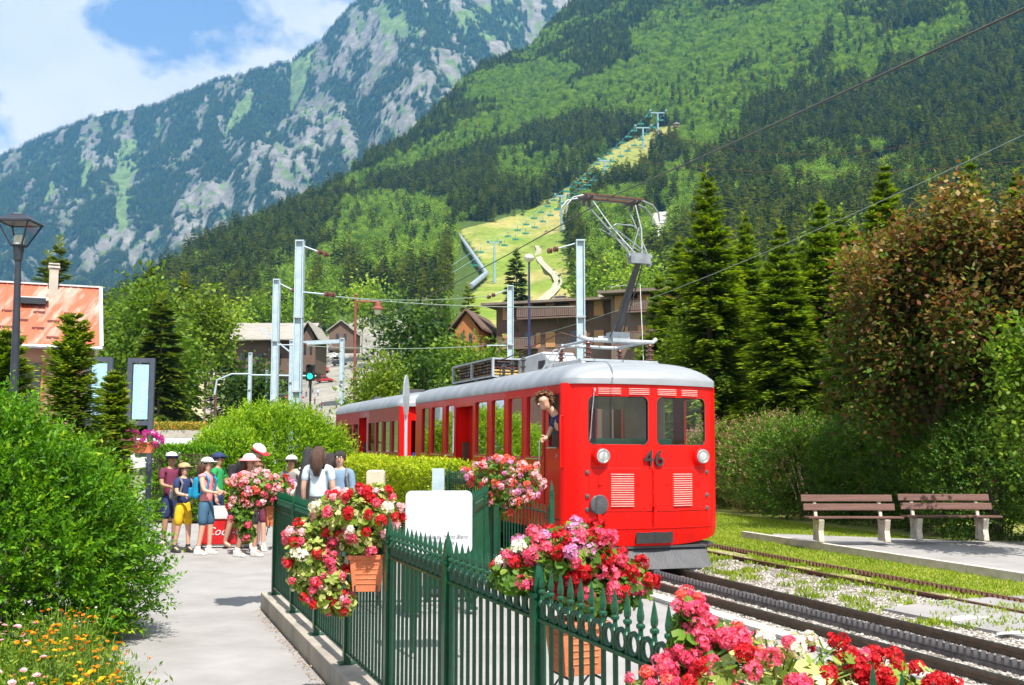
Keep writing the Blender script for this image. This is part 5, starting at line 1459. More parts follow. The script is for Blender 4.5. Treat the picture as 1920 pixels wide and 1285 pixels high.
def planter(loc, rz, label, lobes, cols, nh, nleaf, fine=False, leafmat_=None, leaf=.026, pot=(.34, .17, .19), potrot=True, seed=1, taper=.8, seehead=.05, trail=None, bracket=True, hs=1.0):
    """lobes: (centre, radii) ellipsoids of foliage; cols: (colour, weight, zone function)"""
    root = empty('geranium_planter', loc, rz, label, 'flower box', 'geranium boxes on the fences')
    w, d_, h = pot
    mb = MB(); t = taper
    b0 = [(-w / 2 * t, -d_ / 2 * t, -h), (w / 2 * t, -d_ / 2 * t, -h), (w / 2 * t, d_ / 2 * t, -h), (-w / 2 * t, d_ / 2 * t, -h)]
    t0 = [(-w / 2, -d_ / 2, 0), (w / 2, -d_ / 2, 0), (w / 2, d_ / 2, 0), (-w / 2, d_ / 2, 0)]
    mb.add(b0 + t0, [(3, 2, 1, 0), (0, 1, 5, 4), (1, 2, 6, 5), (2, 3, 7, 6), (3, 0, 4, 7), (4, 5, 6, 7)])
    mb.box((0, 0, -.008), (w + .02, d_ + .02, .028))
    for k in range(5):
        z = -.05 - k * (h - .07) / 5; s_ = 1 - (1 - t) * (-z / h); mb.box((0, -d_ / 2 * s_ - .001, z), (w * s_ * .72, .006, .007)); mb.box((w / 2 * s_ + .001, 0, z), (.006, d_ * s_ * .7, .007)); mb.box((-w / 2 * s_ - .001, 0, z), (.006, d_ * s_ * .7, .007))
    mb.build('pot', M_terra, root, bevel=.004)
    if bracket:
        mb = MB()
        for x in (-w * .32, w * .32):
            mb.tube([(x, d_ / 2 + .02, .03), (x, d_ / 2 + .02, -h * 1.05), (x, -d_ / 2 - .015, -h * 1.05), (x, -d_ / 2 - .02, -h * .8)], .006, 5); mb.tube([(x, d_ / 2 + .02, -h * 1.5), (x, 0, -h * 1.05)], .005, 5)
        mb.build('bracket', M_black, root)
    lc = LC(seed); rg = lc.rg; heads = []
    tot = sum(v[1][0] * v[1][2] for v in lobes)
    for (c, r) in lobes:
        n = int(nleaf * r[0] * r[2] / tot)
        dd = nrm(rg.normal(size=(n, 3))); p = np.array(c) + dd * np.array(r) * rg.uniform(.45, 1.0, (n, 1))
        N = nrm(dd + rg.normal(0, .5, (n, 3)) + [0, -.25, .5]); q = leaf * rg.uniform(.6, 1.2, n)
        V, Fc, A = round_leaves(p, N, q, np.clip(.45 + rg.normal(0, .25, n), 0, 1), rg, 7 if fine else 6); lc.put(V, Fc, A)
    fo = link('foliage', lc.mesh('foliage', leafmat_ or M_gleaf), root)
    R2 = random.Random(seed); st = MB()
    for k in range(nh):
        (c, r) = R2.choices(lobes, [v[1][0] * v[1][2] for v in lobes])[0]
        while True:
            dv = Vector((R2.gauss(0, 1), R2.gauss(-.25, 1), R2.gauss(.25, 1))).normalized()
            if dv.z > -.65 and dv.y < .55: break
        p = Vector(c) + Vector((dv.x * r[0], dv.y * r[1], dv.z * r[2])) * R2.uniform(.92, 1.12)
        ws = [cw * max(.0, fz(p)) for (_, cw, fz) in cols]
        if sum(ws) <= 0 or R2.random() > min(1, sum(ws)): continue
        col = R2.choices([q[0] for q in cols], ws)[0]
        o = link('flower_head', head(col, R2.randrange(3), fine), root, p, (R2.uniform(-.5, .5), R2.uniform(-.5, .5), R2.uniform(0, 6)), hs * R2.uniform(.75, 1.2))
        st.tube([Vector(c) * .5 + p * .5, p], .0022, 3, cap=False)
    if st.v: tag(st.build('stalks', M_gleafs, root), kind='stuff')
    return root
M_gleafs = pmat('stalk_green', (0.12, 0.20, 0.03), None, 20, .6, 0)
ONE = lambda p: 1.0
# a: farthest box at the fence end
p = P(517, 948, 10.9)
planter((p.x, 10.85, p.z), THF - PI / 2 + PI / 2, 'terracotta box of coral and mauve geraniums hanging at the far end of the long fence',
        [((-.20, -.05, .16), (.27, .20, .20)), ((-.34, -.08, -.06), (.13, .13, .18)), ((.0, 0, .2), (.17, .15, .13)), ((-.28, -.05, -.28), (.09, .10, .10))],
        [('pink', .4, ONE), ('coral', .25, lambda p: 1 if p.z > -.1 else .1), ('pale', .5, lambda p: 1 if p.z > 0 else .3), ('mauve', .4, lambda p: 1 if p.z < 0 else .4), ('magenta', .3, lambda p: 1 if p.z < -.15 else 0), ('red', .4, lambda p: 1 if p.x > -.05 else .2)], 78, 1900, seed=11, leaf=.030, pot=(.20, .17, .21))
# b: large box on the footpath side
p = P(689, 1040, 6.62)
planter((p.x, 6.62, p.z), math.radians(4), 'terracotta box of red, pink and white geraniums on the footpath side of the fence',
        [((-.09, -.02, .25), (.29, .20, .17)), ((-.02, -.02, .10), (.20, .16, .10)), ((-.36, -.03, -.02), (.16, .14, .28)), ((-.26, -.03, -.16), (.16, .12, .20)), ((.05, 0, .38), (.12, .12, .08)), ((-.16, -.02, -.30), (.10, .08, .08))],
        [('red', .9, lambda p: 1.2 if p.z > .15 and p.x > -.15 else .25), ('pink', .7, lambda p: 1 if p.z < .12 else .45), ('pale', .5, lambda p: 1 if p.z > .05 else .2), ('white', .3, lambda p: 1 if (p.x > .06 and p.z > .1) or (p.x < -.3 and p.z > -.05) else .1)], 125, 3000, fine=True, leafmat_=M_vleaf, leaf=.026, pot=(.215, .19, .225), seed=12, hs=.80)
# c: box on the railway side
p = P(1080, 1166, 4.35)
planter((p.x, 4.38, p.z), THF - PI / 2 + PI / 2, 'terracotta box of red and mauve geraniums on the railway side of the fence',
        [((-.06, 0, .27), (.26, .16, .10)), ((.08, 0, .12), (.20, .14, .12)), ((.24, 0, .14), (.12, .12, .10)), ((-.24, 0, .20), (.14, .12, .08)), ((-.0, 0, .34), (.14, .12, .07))],
        [('red', 1.0, lambda p: 1 if p.z > .12 else 0), ('mauve', .5, lambda p: 1.4 if p.z > .30 else .0), ('pink', .5, lambda p: 1 if p.z > .10 else .05), ('white', .3, lambda p: 1 if p.x < -.12 else 0)], 125, 2800, fine=True, leaf=.026, pot=(.21, .2, .21), seed=13, hs=.80)
# d: foreground boxes
p = P(1500, 1300, 2.45)
planter((p.x + .02, 2.42, p.z - .075), THF + .2, 'large box of deep red and white geraniums in the right foreground',
        [((-.12, 0, .08), (.30, .14, .14)), ((.20, 0, .04), (.25, .13, .10)), ((.42, -.02, -.05), (.22, .12, .09)), ((-.02, 0, .02), (.2, .12, .08))],
        [('red', 1.2, lambda p: 1 if p.x > -.02 else .3), ('white', .5, lambda p: 1 if abs(p.x + .04) < .10 else .04), ('pink', .6, lambda p: 1 if p.x < -.12 else .05)], 250, 1500, fine=True, leafmat_=M_vleaf, leaf=.018, pot=(.5, .18, .2), seed=14, hs=.47)
p = P(1285, 1312, 2.75)
planter((p.x, 2.72, p.z - .07), THF, 'box of bright pink geraniums in front of the spikes at the lower right',
        [((-.02, 0, .05), (.17, .11, .12)), ((.10, .02, .16), (.13, .1, .12)), ((.02, .02, .22), (.05, .05, .12))],
        [('pink', 1.2, ONE), ('pale', .2, ONE), ('coral', .2, ONE)], 150, 800, fine=True, leaf=.020, pot=(.3, .18, .2), seed=15, hs=.46)
# e: box in front of the train
p = P(950, 905, 13.0)
planter((p.x, 12.9, p.z), math.radians(0), 'box of pink and coral geraniums hanging in front of the train side',
        [((-.1, 0, .10), (.42, .22, .20)), ((.22, 0, .0), (.24, .2, .26)), ((.05, 0, -.15), (.3, .2, .2)), ((-.02, 0, -.36), (.07, .1, .12))],
        [('pale', 1, lambda p: 1 if p.z > -.05 else .4), ('coral', .8, ONE), ('mauve', .5, ONE), ('red', .25, lambda p: 1 if p.x < -.2 else 0)], 120, 1100, seed=16, leaf=.032, pot=(.3, .18, .2), bracket=False)
# dark red trailing flowers below the banner
p = P(262, 830, 19.6)
planter((p.x, 19.5, p.z), 0, 'box of magenta flowers under the blue banner', [((0, 0, .05), (.45, .2, .16))], [('magenta', 1, ONE), ('mauve', .15, ONE)], 60, 200, seed=17, leaf=.03, pot=(.7, .2, .2), bracket=False, hs=1.2)

# ------------------------------------------------------------------ flower bed at the lower left
M_bedl = leafmat('bed_leaves', [(0, (0.05, 0.11, 0.010)), (0.5, (0.14, 0.25, 0.018)), (1, (0.36, 0.42, 0.04))], .4)
def daisy(col, r=.024, n=12):
    key = ('daisy', col)
    if key in HEADS: return HEADS[key]
    lc = LC(77); 
    for lay in range(2):
        a = np.linspace(0, 2 * PI, n, endpoint=False) + lay * .25
        D = np.stack([np.cos(a), np.sin(a), np.full(n, .35 + lay * .5)], 1); Pt = np.zeros((n, 3)); S = np.stack([-np.sin(a), np.cos(a), a * 0], 1)
        L = r * (1 - .2 * lay); D = nrm(D); m = Pt + D * L * .6
        lc.put(np.stack([Pt, m + S * r * .22, Pt + D * L, m - S * r * .22], 1).reshape(-1, 3), np.arange(4 * n).reshape(n, 4), np.linspace(0, 1, n))
    HEADS[key] = lc.mesh('flower', PET[col]); return HEADS[key]
R3 = random.Random(9)
bed = [((px, Y), h_, c_) for (px, Y, h_, c_) in [(40, 7.6, .42, 'pale'), (95, 7.2, .42, 'orange'), (150, 7.4, .50, 'orange'), (195, 7.1, .38, 'orange'), (215, 6.7, .30, 'orange'), (130, 6.8, .42, 'yellow'), (160, 6.3, .30, 'yellow'), (60, 6.5, .36, 'pale'), (10, 6.9, .44, 'pale'),
       (95, 6.1, .28, 'yellow'), (20, 6.1, .30, 'pale'), (190, 6.3, .26, 'orange'), (125, 7.9, .5, 'white'), (70, 8.0, .5, 'white'), (-25, 7.4, .4, 'pale'), (-30, 6.4, .3, 'yellow'), (175, 7.8, .45, 'white')]]
for k, ((px, Y), h_, c_) in enumerate(bed):
    lc = LC(700 + k); rg = lc.rg; n = 900
    p_ = rg.normal(0, 1, (n, 3)) * [.17, .17, 0]; p_[:, 2] = h_ * .85 * rg.random(n) ** .8 * np.clip(1.1 - (p_[:, 0] ** 2 + p_[:, 1] ** 2) * 9, .2, 1)
    D = nrm(rg.normal(0, .7, (n, 3)) + [0, 0, .7]); L = .055 * rg.uniform(.5, 1.3, n)
    lc.leaves(p_, D, L, L * .3, .45 + rg.normal(0, .2, n), flat=.1)
    x = (px - 960) / F * Y
    lb = ['bedding plant with pink cosmos left of the first orange blooms', 'bedding plant with orange marigolds at the foot of the round bush, leftmost', 'tallest bedding plant with orange marigolds in front of the round bush', 'orange marigold plant beside the footpath, the farther one',
          'low orange marigold plant beside the footpath, the middle one', 'golden marigold plant in the middle of the bed', 'low golden marigold plant near the footpath corner', 'pink cosmos plant in the middle of the bed', 'pink cosmos plant at the left edge, the farther one',
          'golden marigold plant at the bottom of the picture, left of the orange one', 'pink cosmos plant at the bottom left corner', 'orange marigold plant nearest the camera by the footpath', 'tiny white flowered plant against the bush, right one', 'tiny white flowered plant against the bush, left one',
          'pink cosmos plant cut by the left edge', 'golden marigold plant cut by the left edge', 'tiny white flowered plant close to the footpath'][k]
    b = plant('flowering_plant', (x, Y, 0), lc, M_bedl, lb, 'flowers', group='bedding plants at the lower left')
    st = MB()
    for j in range(26 if c_ in ('orange', 'yellow') else 9):
        q = Vector((R3.gauss(0, .13), R3.gauss(0, .13), h_ * R3.uniform(.75, 1.1)))
        link('flower', daisy(c_), b, q, (R3.uniform(-.2, .7), R3.uniform(-.5, .5), R3.uniform(0, 6)), (1.1 if c_ == 'pale' else .8 if c_ != 'white' else .4) * R3.uniform(.7, 1.2))
        st.tube([(q.x * .4, q.y * .4, 0), q], .0025, 3, cap=False)
    tag(st.build('stalks', M_gleafs, b), kind='stuff')
# ------------------------------------------------------------------ catenary poles and wires
M_pole = pmat('pale_blue_steel', (0.44, 0.54, 0.60), (0.35, 0.45, 0.51), 5, .55, .15, metal=.1)
M_wire = pmat('wire', (0.05, 0.055, 0.05), None, 10, .5, 0)
M_wireg = pmat('green_wire', (0.25, 0.32, 0.28), None, 10, .5, 0)
def hpole(px, ytop, Y, w, label, arms=(), side=1):
    top = P(px, ytop, Y); z0 = gz(top.x, Y) if Y > Y1 else -.2
    b = empty('catenary_pole', (top.x, Y, z0), 0, label, 'pole', 'pale blue catenary poles'); H = top.z - z0
    mb = MB(); mb.box((-w * .45, 0, H / 2), (w * .12, w, H)); mb.box((w * .45, 0, H / 2), (w * .12, w, H)); mb.box((0, -w * .1, H / 2), (w * .8, w * .14, H)); mb.box((0, 0, H + .02), (w * 1.05, w * 1.05, .04))
    mb.box((0, 0, .1), (w * 1.9, w * 1.9, .2)); mb.build('mast', M_pole, b)
    mb = MB()
    for z in (H * .45, H * .72): mb.box((0, 0, z), (w * 1.12, w * 1.12, .05))
    mb.build('band', M_grey, b)
    for dz, ln, dr in arms:
        a0 = Vector((side * w * .5, 0, H + dz)); a1 = a0 + Vector((side * ln, 0, -dr))
        mb = MB(); mb.tube([a0, a1], .022, 6); mb.build('stay', M_pole, b)
        for k in range(2):
            c = a0 + (a1 - a0) * (1.0 + .16 * k / ln); mb = MB(); ang = math.atan2(-dr, side * ln)
            mb.lathe([(.03, -.07), (.07, -.05), (.085, 0), (.05, .02), (.08, .05), (.03, .08)], tuple(c), 10, M=Matrix.Rotation(PI / 2, 3, 'Y')); mb.build('insulator', M_brown, b)
    return b, top
p1, t1 = hpole(563, 454, 26.6, .22, 'tallest pale blue catenary pole, left of the line, seen above the bright shrub', ((-.12, .42, .16), (-1.35, .62, .06)))
p2, t2 = hpole(1088, 453, 26.6, .22, 'pale blue catenary pole rising behind the railcar roof beside the pantograph', ((-.05, .55, .16),), side=-1)
p3, t3 = hpole(519.5, 526, 34.0, .22, 'pale blue catenary pole left of the tallest one', ((-.12, .45, .22), (-2.2, .7, .0)))
p4, t4 = hpole(957, 538, 35.7, .22, 'pale blue catenary pole in front of the corner of the brown apartment block', ((-.1, .5, .2), (-2.1, .8, .0)), side=-1)
p5, t5 = hpole(642, 636, 42.0, .17, 'pale blue portal pole rising behind the second carriage', ())
p6, t6 = hpole(547, 640, 42.5, .15, 'thin pale pole carrying the far end of the portal beam', ())
p7, t7 = hpole(470, 663, 49.0, .16, 'small pale pole with a curved bracket left of the tall poles', ())
p8, t8 = hpole(501, 696, 60.0, .16, 'smallest pale pole between the two groups of poles', ())
mb = MB(); mb.tube([t7 + Vector((0, 0, -1.0)), t7 + Vector((-.9, 0, -1.0)), t7 + Vector((-1.6, 0, -1.3)), t7 + Vector((-1.7, 0, -2.0))], .05, 6); mb.tube([t7 + Vector((0, 0, -1.05)), t7 + Vector((3.2, 0, -1.1))], .045, 6)
o = mb.build('bracket', M_pole); o.parent = p7; o.location = -Vector(p7.location)
mb = MB(); mb.beam(t5 + Vector((-.1, 0, -.1)), t6 + Vector((.1, 0, -.1)), .14, .16); mb.beam(t6 + Vector((0, 0, -.5)), t6 + Vector((-1.4, 0, .6)), .06, .06)
o = mb.build('portal_beam', M_pole); o.parent = p5; o.location = -Vector(p5.location)
def wire(name, a, b, sag, r, label, mat=M_wire, n=14, group='overhead wires'):
    a, b = Vector(a), Vector(b); pts = [a.lerp(b, k / n) - Vector((0, 0, sag * 4 * (k / n) * (1 - k / n))) for k in range(n + 1)]
    mb = MB(); mb.tube(pts, r, 4); return tag(mb.build(name, mat), label, 'cable', group)
wire('overhead_wire', t1 + Vector((.45, 0, -.35)), t2 + Vector((-.5, 0, -.3)), .0, .007, 'thin span wire joining the tallest pole and the pole beside the pantograph', M_wireg) if False else None
wire('overhead_wire', t1 + Vector((.5, 0, -1.42)), t2 + Vector((-.1, 0, -1.75)), .12, .010, 'span wire from the tallest pole across the line', M_wireg)
wire('overhead_wire', t3 + Vector((.6, 0, -2.2)), t4 + Vector((-.7, 0, -2.1)), .12, .012, 'lower span wire between the two shorter poles', M_wireg)
wire('overhead_wire', t3 + Vector((.5, 0, -.35)), t4 + Vector((-.5, 0, -.3)), .25, .011, 'upper span wire between the two shorter poles', M_wireg)
# contact wire over the pantograph and onwards overhead
ctc = TR.matrix_basis @ Vector((.02, 1.2, 5.93))
wire('contact_wire', P(1930, 12, 6.3), ctc, .02, .011, 'dark contact wire running from the upper right down to the pantograph')
wire('contact_wire', ctc, Vector((t3.x * .35 + t4.x * .65 - 2.2, 34.8, t3.z - 1.4)), .12, .013, 'contact wire continuing behind the pantograph towards the far poles')
wire('feeder_cable', P(1935, 246, 12), P(880, 652, 40), .5, .0055, 'pale green cable sloping from the right edge behind the pantograph', M_wireg)
wire('feeder_cable', P(1935, 300, 60), P(1180, 300, 75), .9, .014, 'thin brown wire crossing the forest at mid height', M_rust)
wire('feeder_cable', P(1935, 215, 60), P(1215, 243, 75), 2.2, .014, 'upper thin brown wire crossing the forest', M_rust)

# ------------------------------------------------------------------ street lamps
M_lampm = pmat('lamp_dark_metal', (0.035, 0.04, 0.055), (0.05, 0.055, 0.07), 12, .4, .1, metal=.4)
M_frost = pmat('frosted_bulb', (0.75, 0.72, 0.60), None, 10, .4, 0)
M_lglass = glassmat('lantern_glass', (.93, .95, .95), .25)
def lantern():
    top = P(38, 404, 12.2); x = top.x; b = empty('street_lamp', (P(31, 640, 12.2).x, 12.2, 0), 0, 'tall dark street lamp with a four sided glass lantern at the left edge', 'street lamp')
    H = top.z; dx = x - b.location.x
    mb = MB(); mb.tube([(-.02, 0, 0), (0, 0, H * .5), (dx, 0, H - .52)], [.06, .052, .036], 12); mb.tube([(-.02, 0, 0), (-.02, 0, .5)], .085, 12); mb.tube([(dx, 0, H - .56), (dx, 0, H - .38)], [.05, .068], 8); mb.build('pole', M_lampm, b)
    mb = MB(); Z = H - .38
    for sx in (-1, 1):
        for sy in (-1, 1): mb.tube([(dx + sx * .065, sy * .065, Z), (dx + sx * .185, sy * .185, H - .10)], .011, 5)
    for s, z in ((.068, Z), (.188, H - .10)):
        q = [(dx - s, -s, z), (dx + s, -s, z), (dx + s, s, z), (dx - s, s, z)]
        for k in range(4): mb.tube([q[k], q[(k + 1) % 4]], .012, 5)
    mb.build('lantern_frame', M_lampm, b)
    mb = MB(); mb.lathe([(.29, H - .10), (.285, H - .08), (.16, H - .02), (.14, H), (.0, H + .005)], (dx, 0, 0), 4, M=Matrix.Rotation(PI / 4, 3, 'Z')); mb.build('cap', M_lampm, b)
    mb = MB(); mb.lathe([(.06, Z), (.06, Z + .11), (.05, Z + .13)], (dx, 0, 0), 12); mb.build('bulb_cover', M_frost, b)
    for k in range(4):
        mb = MB(); M = Matrix.Rotation(k * PI / 2, 3, 'Z'); vs = [M @ Vector(v) + Vector((dx, 0, 0)) for v in ((-.06, -.062, Z), (.06, -.062, Z), (.18, -.182, H - .10), (-.18, -.182, H - .10))]
        mb.add(vs, [(0, 1, 2, 3)]); mb.build('glass_pane', M_lglass, b)
lantern()
M_blue = pmat('navy_pole', (0.03, 0.035, 0.12), None, 10, .4, .1)
top = P(992, 476, 30); b = empty('street_lamp', (top.x, 30, -.2), 0, 'slim navy street lamp with a round pale head in front of the brown apartment block', 'street lamp'); H = top.z + .2
mb = MB(); mb.tube([(0, 0, 0), (0, 0, H * .5), (0, 0, H - .2)], [.06, .05, .03], 10); mb.build('pole', M_blue, b)
mb = MB(); mb.lathe([(.04, H - .26), (.12, H - .20), (.15, H - .15)], n=14); mb.build('globe', M_frost, b)
mb = MB(); mb.lathe([(.15, H - .15), (.155, H - .10), (.10, H - .04), (.0, H)], n=14); mb.build('cap', M_white, b)
M_copper = pmat('copper_red_metal', (0.22, 0.06, 0.04), (0.30, 0.09, 0.06), 8, .45, .2, metal=.3)
top = P(667, 556, 45); z0 = gz(top.x, 45); b = empty('street_lamp', (top.x, 45, z0), 0, 'red brown street lamp with a bell lantern hanging from a side arm', 'street lamp'); H = top.z - z0
mb = MB(); mb.tube([(0, 0, 0), (0, 0, H)], [.08, .05], 8); mb.lathe([(.05, H), (.09, H + .05), (.03, H + .12)], n=8); mb.tube([(0, 0, H - .22), (1.0, 0, H - .24)], .035, 6); mb.tube([(0, 0, H - .8), (.12, 0, H - .4), (.4, 0, H - .26)], .02, 5); mb.build('pole', M_copper, b)
mb = MB(); mb.lathe([(.03, H - .2), (.13, H - .28), (.16, H - .45), (.30, H - .58), (.28, H - .60)], (1.0, 0, 0), 14); mb.build('lamp_shade', M_copper, b)
mb = MB(); mb.lathe([(.17, H - .60), (.14, H - .78), (.0, H - .85)], (1.0, 0, 0), 12); mb.build('lamp_glass', M_frost, b)

# ------------------------------------------------------------------ signs, banners, traffic light
M_frame = pmat('anthracite_frame', (0.045, 0.055, 0.085), (0.06, 0.07, 0.10), 8, .5, .1)
M_banner = pmat('blue_banner', (0.28, 0.52, 0.72), (0.34, 0.58, 0.76), 1.5, .7, .1)
M_wtxt = pmat('white_print', (0.68, 0.70, 0.72), None, 10, .7, 0)
def banner(px, yt, yb, Y, w, label, rz, lines):
    t, bt = P(px, yt, Y), P(px, yb, Y); b = empty('banner_frame', (t.x, Y, 0), rz, label, 'banner', 'blue banners in dark frames')
    zt, zb = t.z, bt.z
    for s in (-1, 1):
        mb = MB(); mb.box((s * w / 2, 0, (zt + (0 if s > 0 else zb)) / 2), (.09, .10, zt - (0 if s > 0 else zb))); mb.build('post', M_frame, b)
    for z in (zt - .045, zb + .045):
        mb = MB(); mb.box((0, 0, z), (w - .09, .08, .09)); mb.build('crossbar', M_frame, b)
    mb = MB(); mb.box((0, -.01, (zt + zb) / 2), (w - .13, .01, zt - zb - .24)); mb.build('cloth', M_banner, b)
    for (txt, dx, dz, sz) in lines: text('lettering', txt, sz, M_wtxt, b, (dx, -.018, zb + (zt - zb) * dz), (PI / 2, -PI / 2, 0), align='CENTER')
banner(266, 672, 798, 20, .42, 'narrow blue banner with white vertical lettering in a dark frame', math.radians(8), (('La Montagne', .05, .42, .11), ('Mont Blanc', .06, .80, .06), ('Chamonix', -.03, .84, .06), ('1909', -.10, .86, .06)))
banner(188, 670, 798, 20.5, .42, 'blue banner half hidden behind the young fir', math.radians(8), (('Chamonix', .05, .5, .10),))
mb = MB(); mb.lathe([(.02, -.012), (.05, 0), (.02, .012)], n=12); 
# round railway sign seen almost edge on
sx = P(762, 706, 21.5); b = empty('railway_sign', (sx.x, 21.5, -.2), 0, 'grey sign on a pale pole seen nearly edge on beside the carriage gap', 'sign')
mb = MB(); mb.tube([(0, 0, 0), (0, 0, sx.z + .1)], .035, 8); mb.build('pole', M_pole, b)
mb = MB(); mb.prism([(x * .28, .0, y * 1.0) for x, y in [(math.cos(a) * .5 * .9, math.sin(a) * .5 * .9) for a in np.linspace(0, 2 * PI, 13)[:-1]]], (0, .03, 0)); mb.build('sign_plate', M_grey, b, (.02, -.06, sx.z - .22), (0, 0, math.radians(68)))
# traffic light
M_sig = pmat('signal_black', (0.015, 0.016, 0.018), None, 8, .5, .1)
M_lit = bpy.data.materials.new('lit_green_lamp'); M_lit.use_nodes = True; e = M_lit.node_tree.nodes['Principled BSDF']; e.inputs['Base Color'].default_value = (0, .3, .2, 1); e.inputs['Emission Color'].default_value = (.02, .9, .55, 1); e.inputs['Emission Strength'].default_value = 1.0
p = P(582, 699, 44); z0 = gz(p.x, 44); b = empty('traffic_light', (p.x, 44, z0), 0, 'black traffic light showing green above the street', 'traffic light'); zc = p.z - z0
mb = MB(); mb.tube([(0, .08, 0), (0, .08, zc)], .05, 8); mb.build('pole', M_sig, b)
mb = MB(); mb.box((0, 0, zc), (.36, .2, .72)); mb.box((0, 0, zc - .45), (.14, .12, .2)); mb.build('housing', M_sig, b, bevel=.03)
for dz, mt in ((.2, M_sig), (-.16, M_lit)):
    mb = MB(); mb.lathe([(.13, 0), (.12, .03), (.0, .045)], (0, -.10, zc + dz), 14, M=Matrix.Rotation(PI / 2, 3, 'X')); mb.build('lens', mt, b)
    mb = MB(); mb.prism([(.15 * math.cos(a), -.11, zc + dz + .15 * math.sin(a)) for a in np.linspace(.2, PI - .2, 7)] + [(.14 * math.cos(a), -.11, zc + dz + .14 * math.sin(a)) for a in np.linspace(PI - .2, .2, 7)], (0, -.16, 0)); mb.build('visor', M_sig, b)

# ------------------------------------------------------------------ houses
M_roofred = pmat('red_painted_metal_roof', (0.50, 0.105, 0.05), (0.60, 0.42, 0.36), 1.1, .6, .25, streak=(2.6, .4, .35), contrast=(.50, .72), detail=8, world=True)
M_render = pmat('salmon_render', (0.42, 0.24, 0.17), (0.36, 0.20, 0.15), 3, .85, .2)
M_wood = pmat('brown_timber', (0.105, 0.062, 0.045), (0.16, 0.10, 0.075), 3, .75, .4, streak=(6, 6, .4))
M_woodl = pmat('mauve_brown_cladding', (0.19, 0.125, 0.105), (0.15, 0.10, 0.085), 2, .8, .3, streak=(6, 6, .4))
M_shut = pmat('orange_shutters', (0.50, 0.26, 0.11), (0.42, 0.21, 0.09), 6, .7, .2)
M_glassd = pmat('dark_window', (0.02, 0.025, 0.03), None, 6, .12, 0, spec=.8)
M_greyroof = pmat('grey_shingle_roof', (0.33, 0.31, 0.27), (0.24, 0.22, 0.19), 2, .9, .4, streak=(.4, 2, 2))
M_stonew = pmat('pale_stone_wall', (0.45, 0.41, 0.35), (0.36, 0.33, 0.28), 3, .9, .3)
M_orangew = pmat('orange_timber', (0.42, 0.15, 0.045), (0.34, 0.12, 0.04), 4, .75, .3, streak=(5, 5, .4))
def redhouse():
    D2 = math.radians(24)
    Y = 30.0; L, Rr_ = P(-180, 540, Y), P(188, 540, Y + 0); ridge_z = P(90, 541, Y + 2.2).z; eave_z = P(90, 654, Y).z
    x0, x1 = L.x, Rr_.x; b = empty('red_roofed_house', (x1 + .12 - math.cos(D2) * (x1 - x0) / 2, Y - math.sin(D2) * (x1 - x0) / 2, 0), D2, 'house with a faded red metal roof behind the young firs at the left', 'house'); cx = (x0 + x1) / 2; w = (x1 - x0)
    dep = 2.6
    mb = MB(); mb.box((0, dep, eave_z / 2 - .0), (w - .7, dep * 2 - .6, eave_z - .02)); mb.build('wall', M_render, b)
    n = 26; pw = w / n                                                   # roof panels of sheet metal, each with its standing seam
    pm = MB(); pm.prism([(0, -.2, eave_z), (0, dep, ridge_z), (0, dep, ridge_z + .03), (0, -.2, eave_z + .03)], (pw * .97, 0, 0)); pm.beam((pw * .985, -.2, eave_z + .04), (pw * .985, dep, ridge_z + .04), .02, .05); pm = pm.mesh('roof_panel', M_roofred)
    for k in range(n): link('roof_panel', pm, b, (-w / 2 + k * pw, 0, 0))
    mb = MB(); mb.prism([(-w / 2, dep, ridge_z), (-w / 2, dep * 2 + .2, eave_z), (-w / 2, dep * 2 + .2, eave_z + .04), (-w / 2, dep, ridge_z + .04)], (w, 0, 0)); mb.build('back_roof', M_roofred, b)
    mb = MB(); mb.box((0, dep, ridge_z + .05), (w, .22, .05)); mb.build('ridge_cap', M_white, b)
    mb = MB(); mb.beam((w / 2 - .02, -.25, eave_z), (w / 2 - .02, dep, ridge_z), .10, .16); mb.beam((w / 2 - .02, dep, ridge_z), (w / 2 - .02, dep * 2, eave_z), .10, .16); mb.build('barge_board', M_white, b)
    mb = MB(); mb.tube([(-w / 2, -.27, eave_z - .02), (w / 2, -.27, eave_z - .02)], .06, 6); mb.build('gutter', M_grey, b)
    # snow guards
    sg = MB(); sg.box((0, 0, .05), (.34, .03, .07)); sg = sg.mesh('snow_guard', M_brown)
    for row, f in enumerate((.10, .24, .36, .50)):
        for k in range(11):
            y = -.2 + (dep + .2) * f; z = eave_z + (ridge_z - eave_z) * f
            link('snow_guard', sg, b, (w / 2 - .5 - k * .85 - (row % 2) * .4, y, z + .02))
    sk = P(110, 578, Y + 1.6); fx = sk.x - cx; f = .68; y = -.2 + (dep + .2) * f; z = eave_z + (ridge_z - eave_z) * f
    mb = MB(); mb.box((fx, y - .1, z + .12), (.86, .5, .10)); mb.mat(1).box((fx, y - .28, z + .04), (.7, .2, .18)); mb.build('skylight', [M_white, M_glassd], b)
    ch = P(154, 530, Y + 2); fx = ch.x - cx
    mb = MB(); mb.box((fx, dep - .4, ridge_z - .05), (.26, .3, 1.1)); mb.build('chimney', M_stonew, b); mb = MB(); mb.box((fx, dep - .4, ridge_z + .54), (.34, .38, .06)); mb.box((fx, dep - .4, ridge_z + .64), (.32, .36, .04)); mb.build('chimney_cap', M_conc2, b)
    for px in (62, 5, 120):
        q = P(px, 705, Y); mb = MB(); mb.box((q.x - cx, .29, q.z - .3), (.55, .06, 1.3)); wn_ = mb.build('window', M_glassd, b); mb = MB(); mb.box((q.x - cx + .33, .27, q.z - .3), (.08, .05, 1.4)); mb.build('frame', M_orangew, wn_)
redhouse()
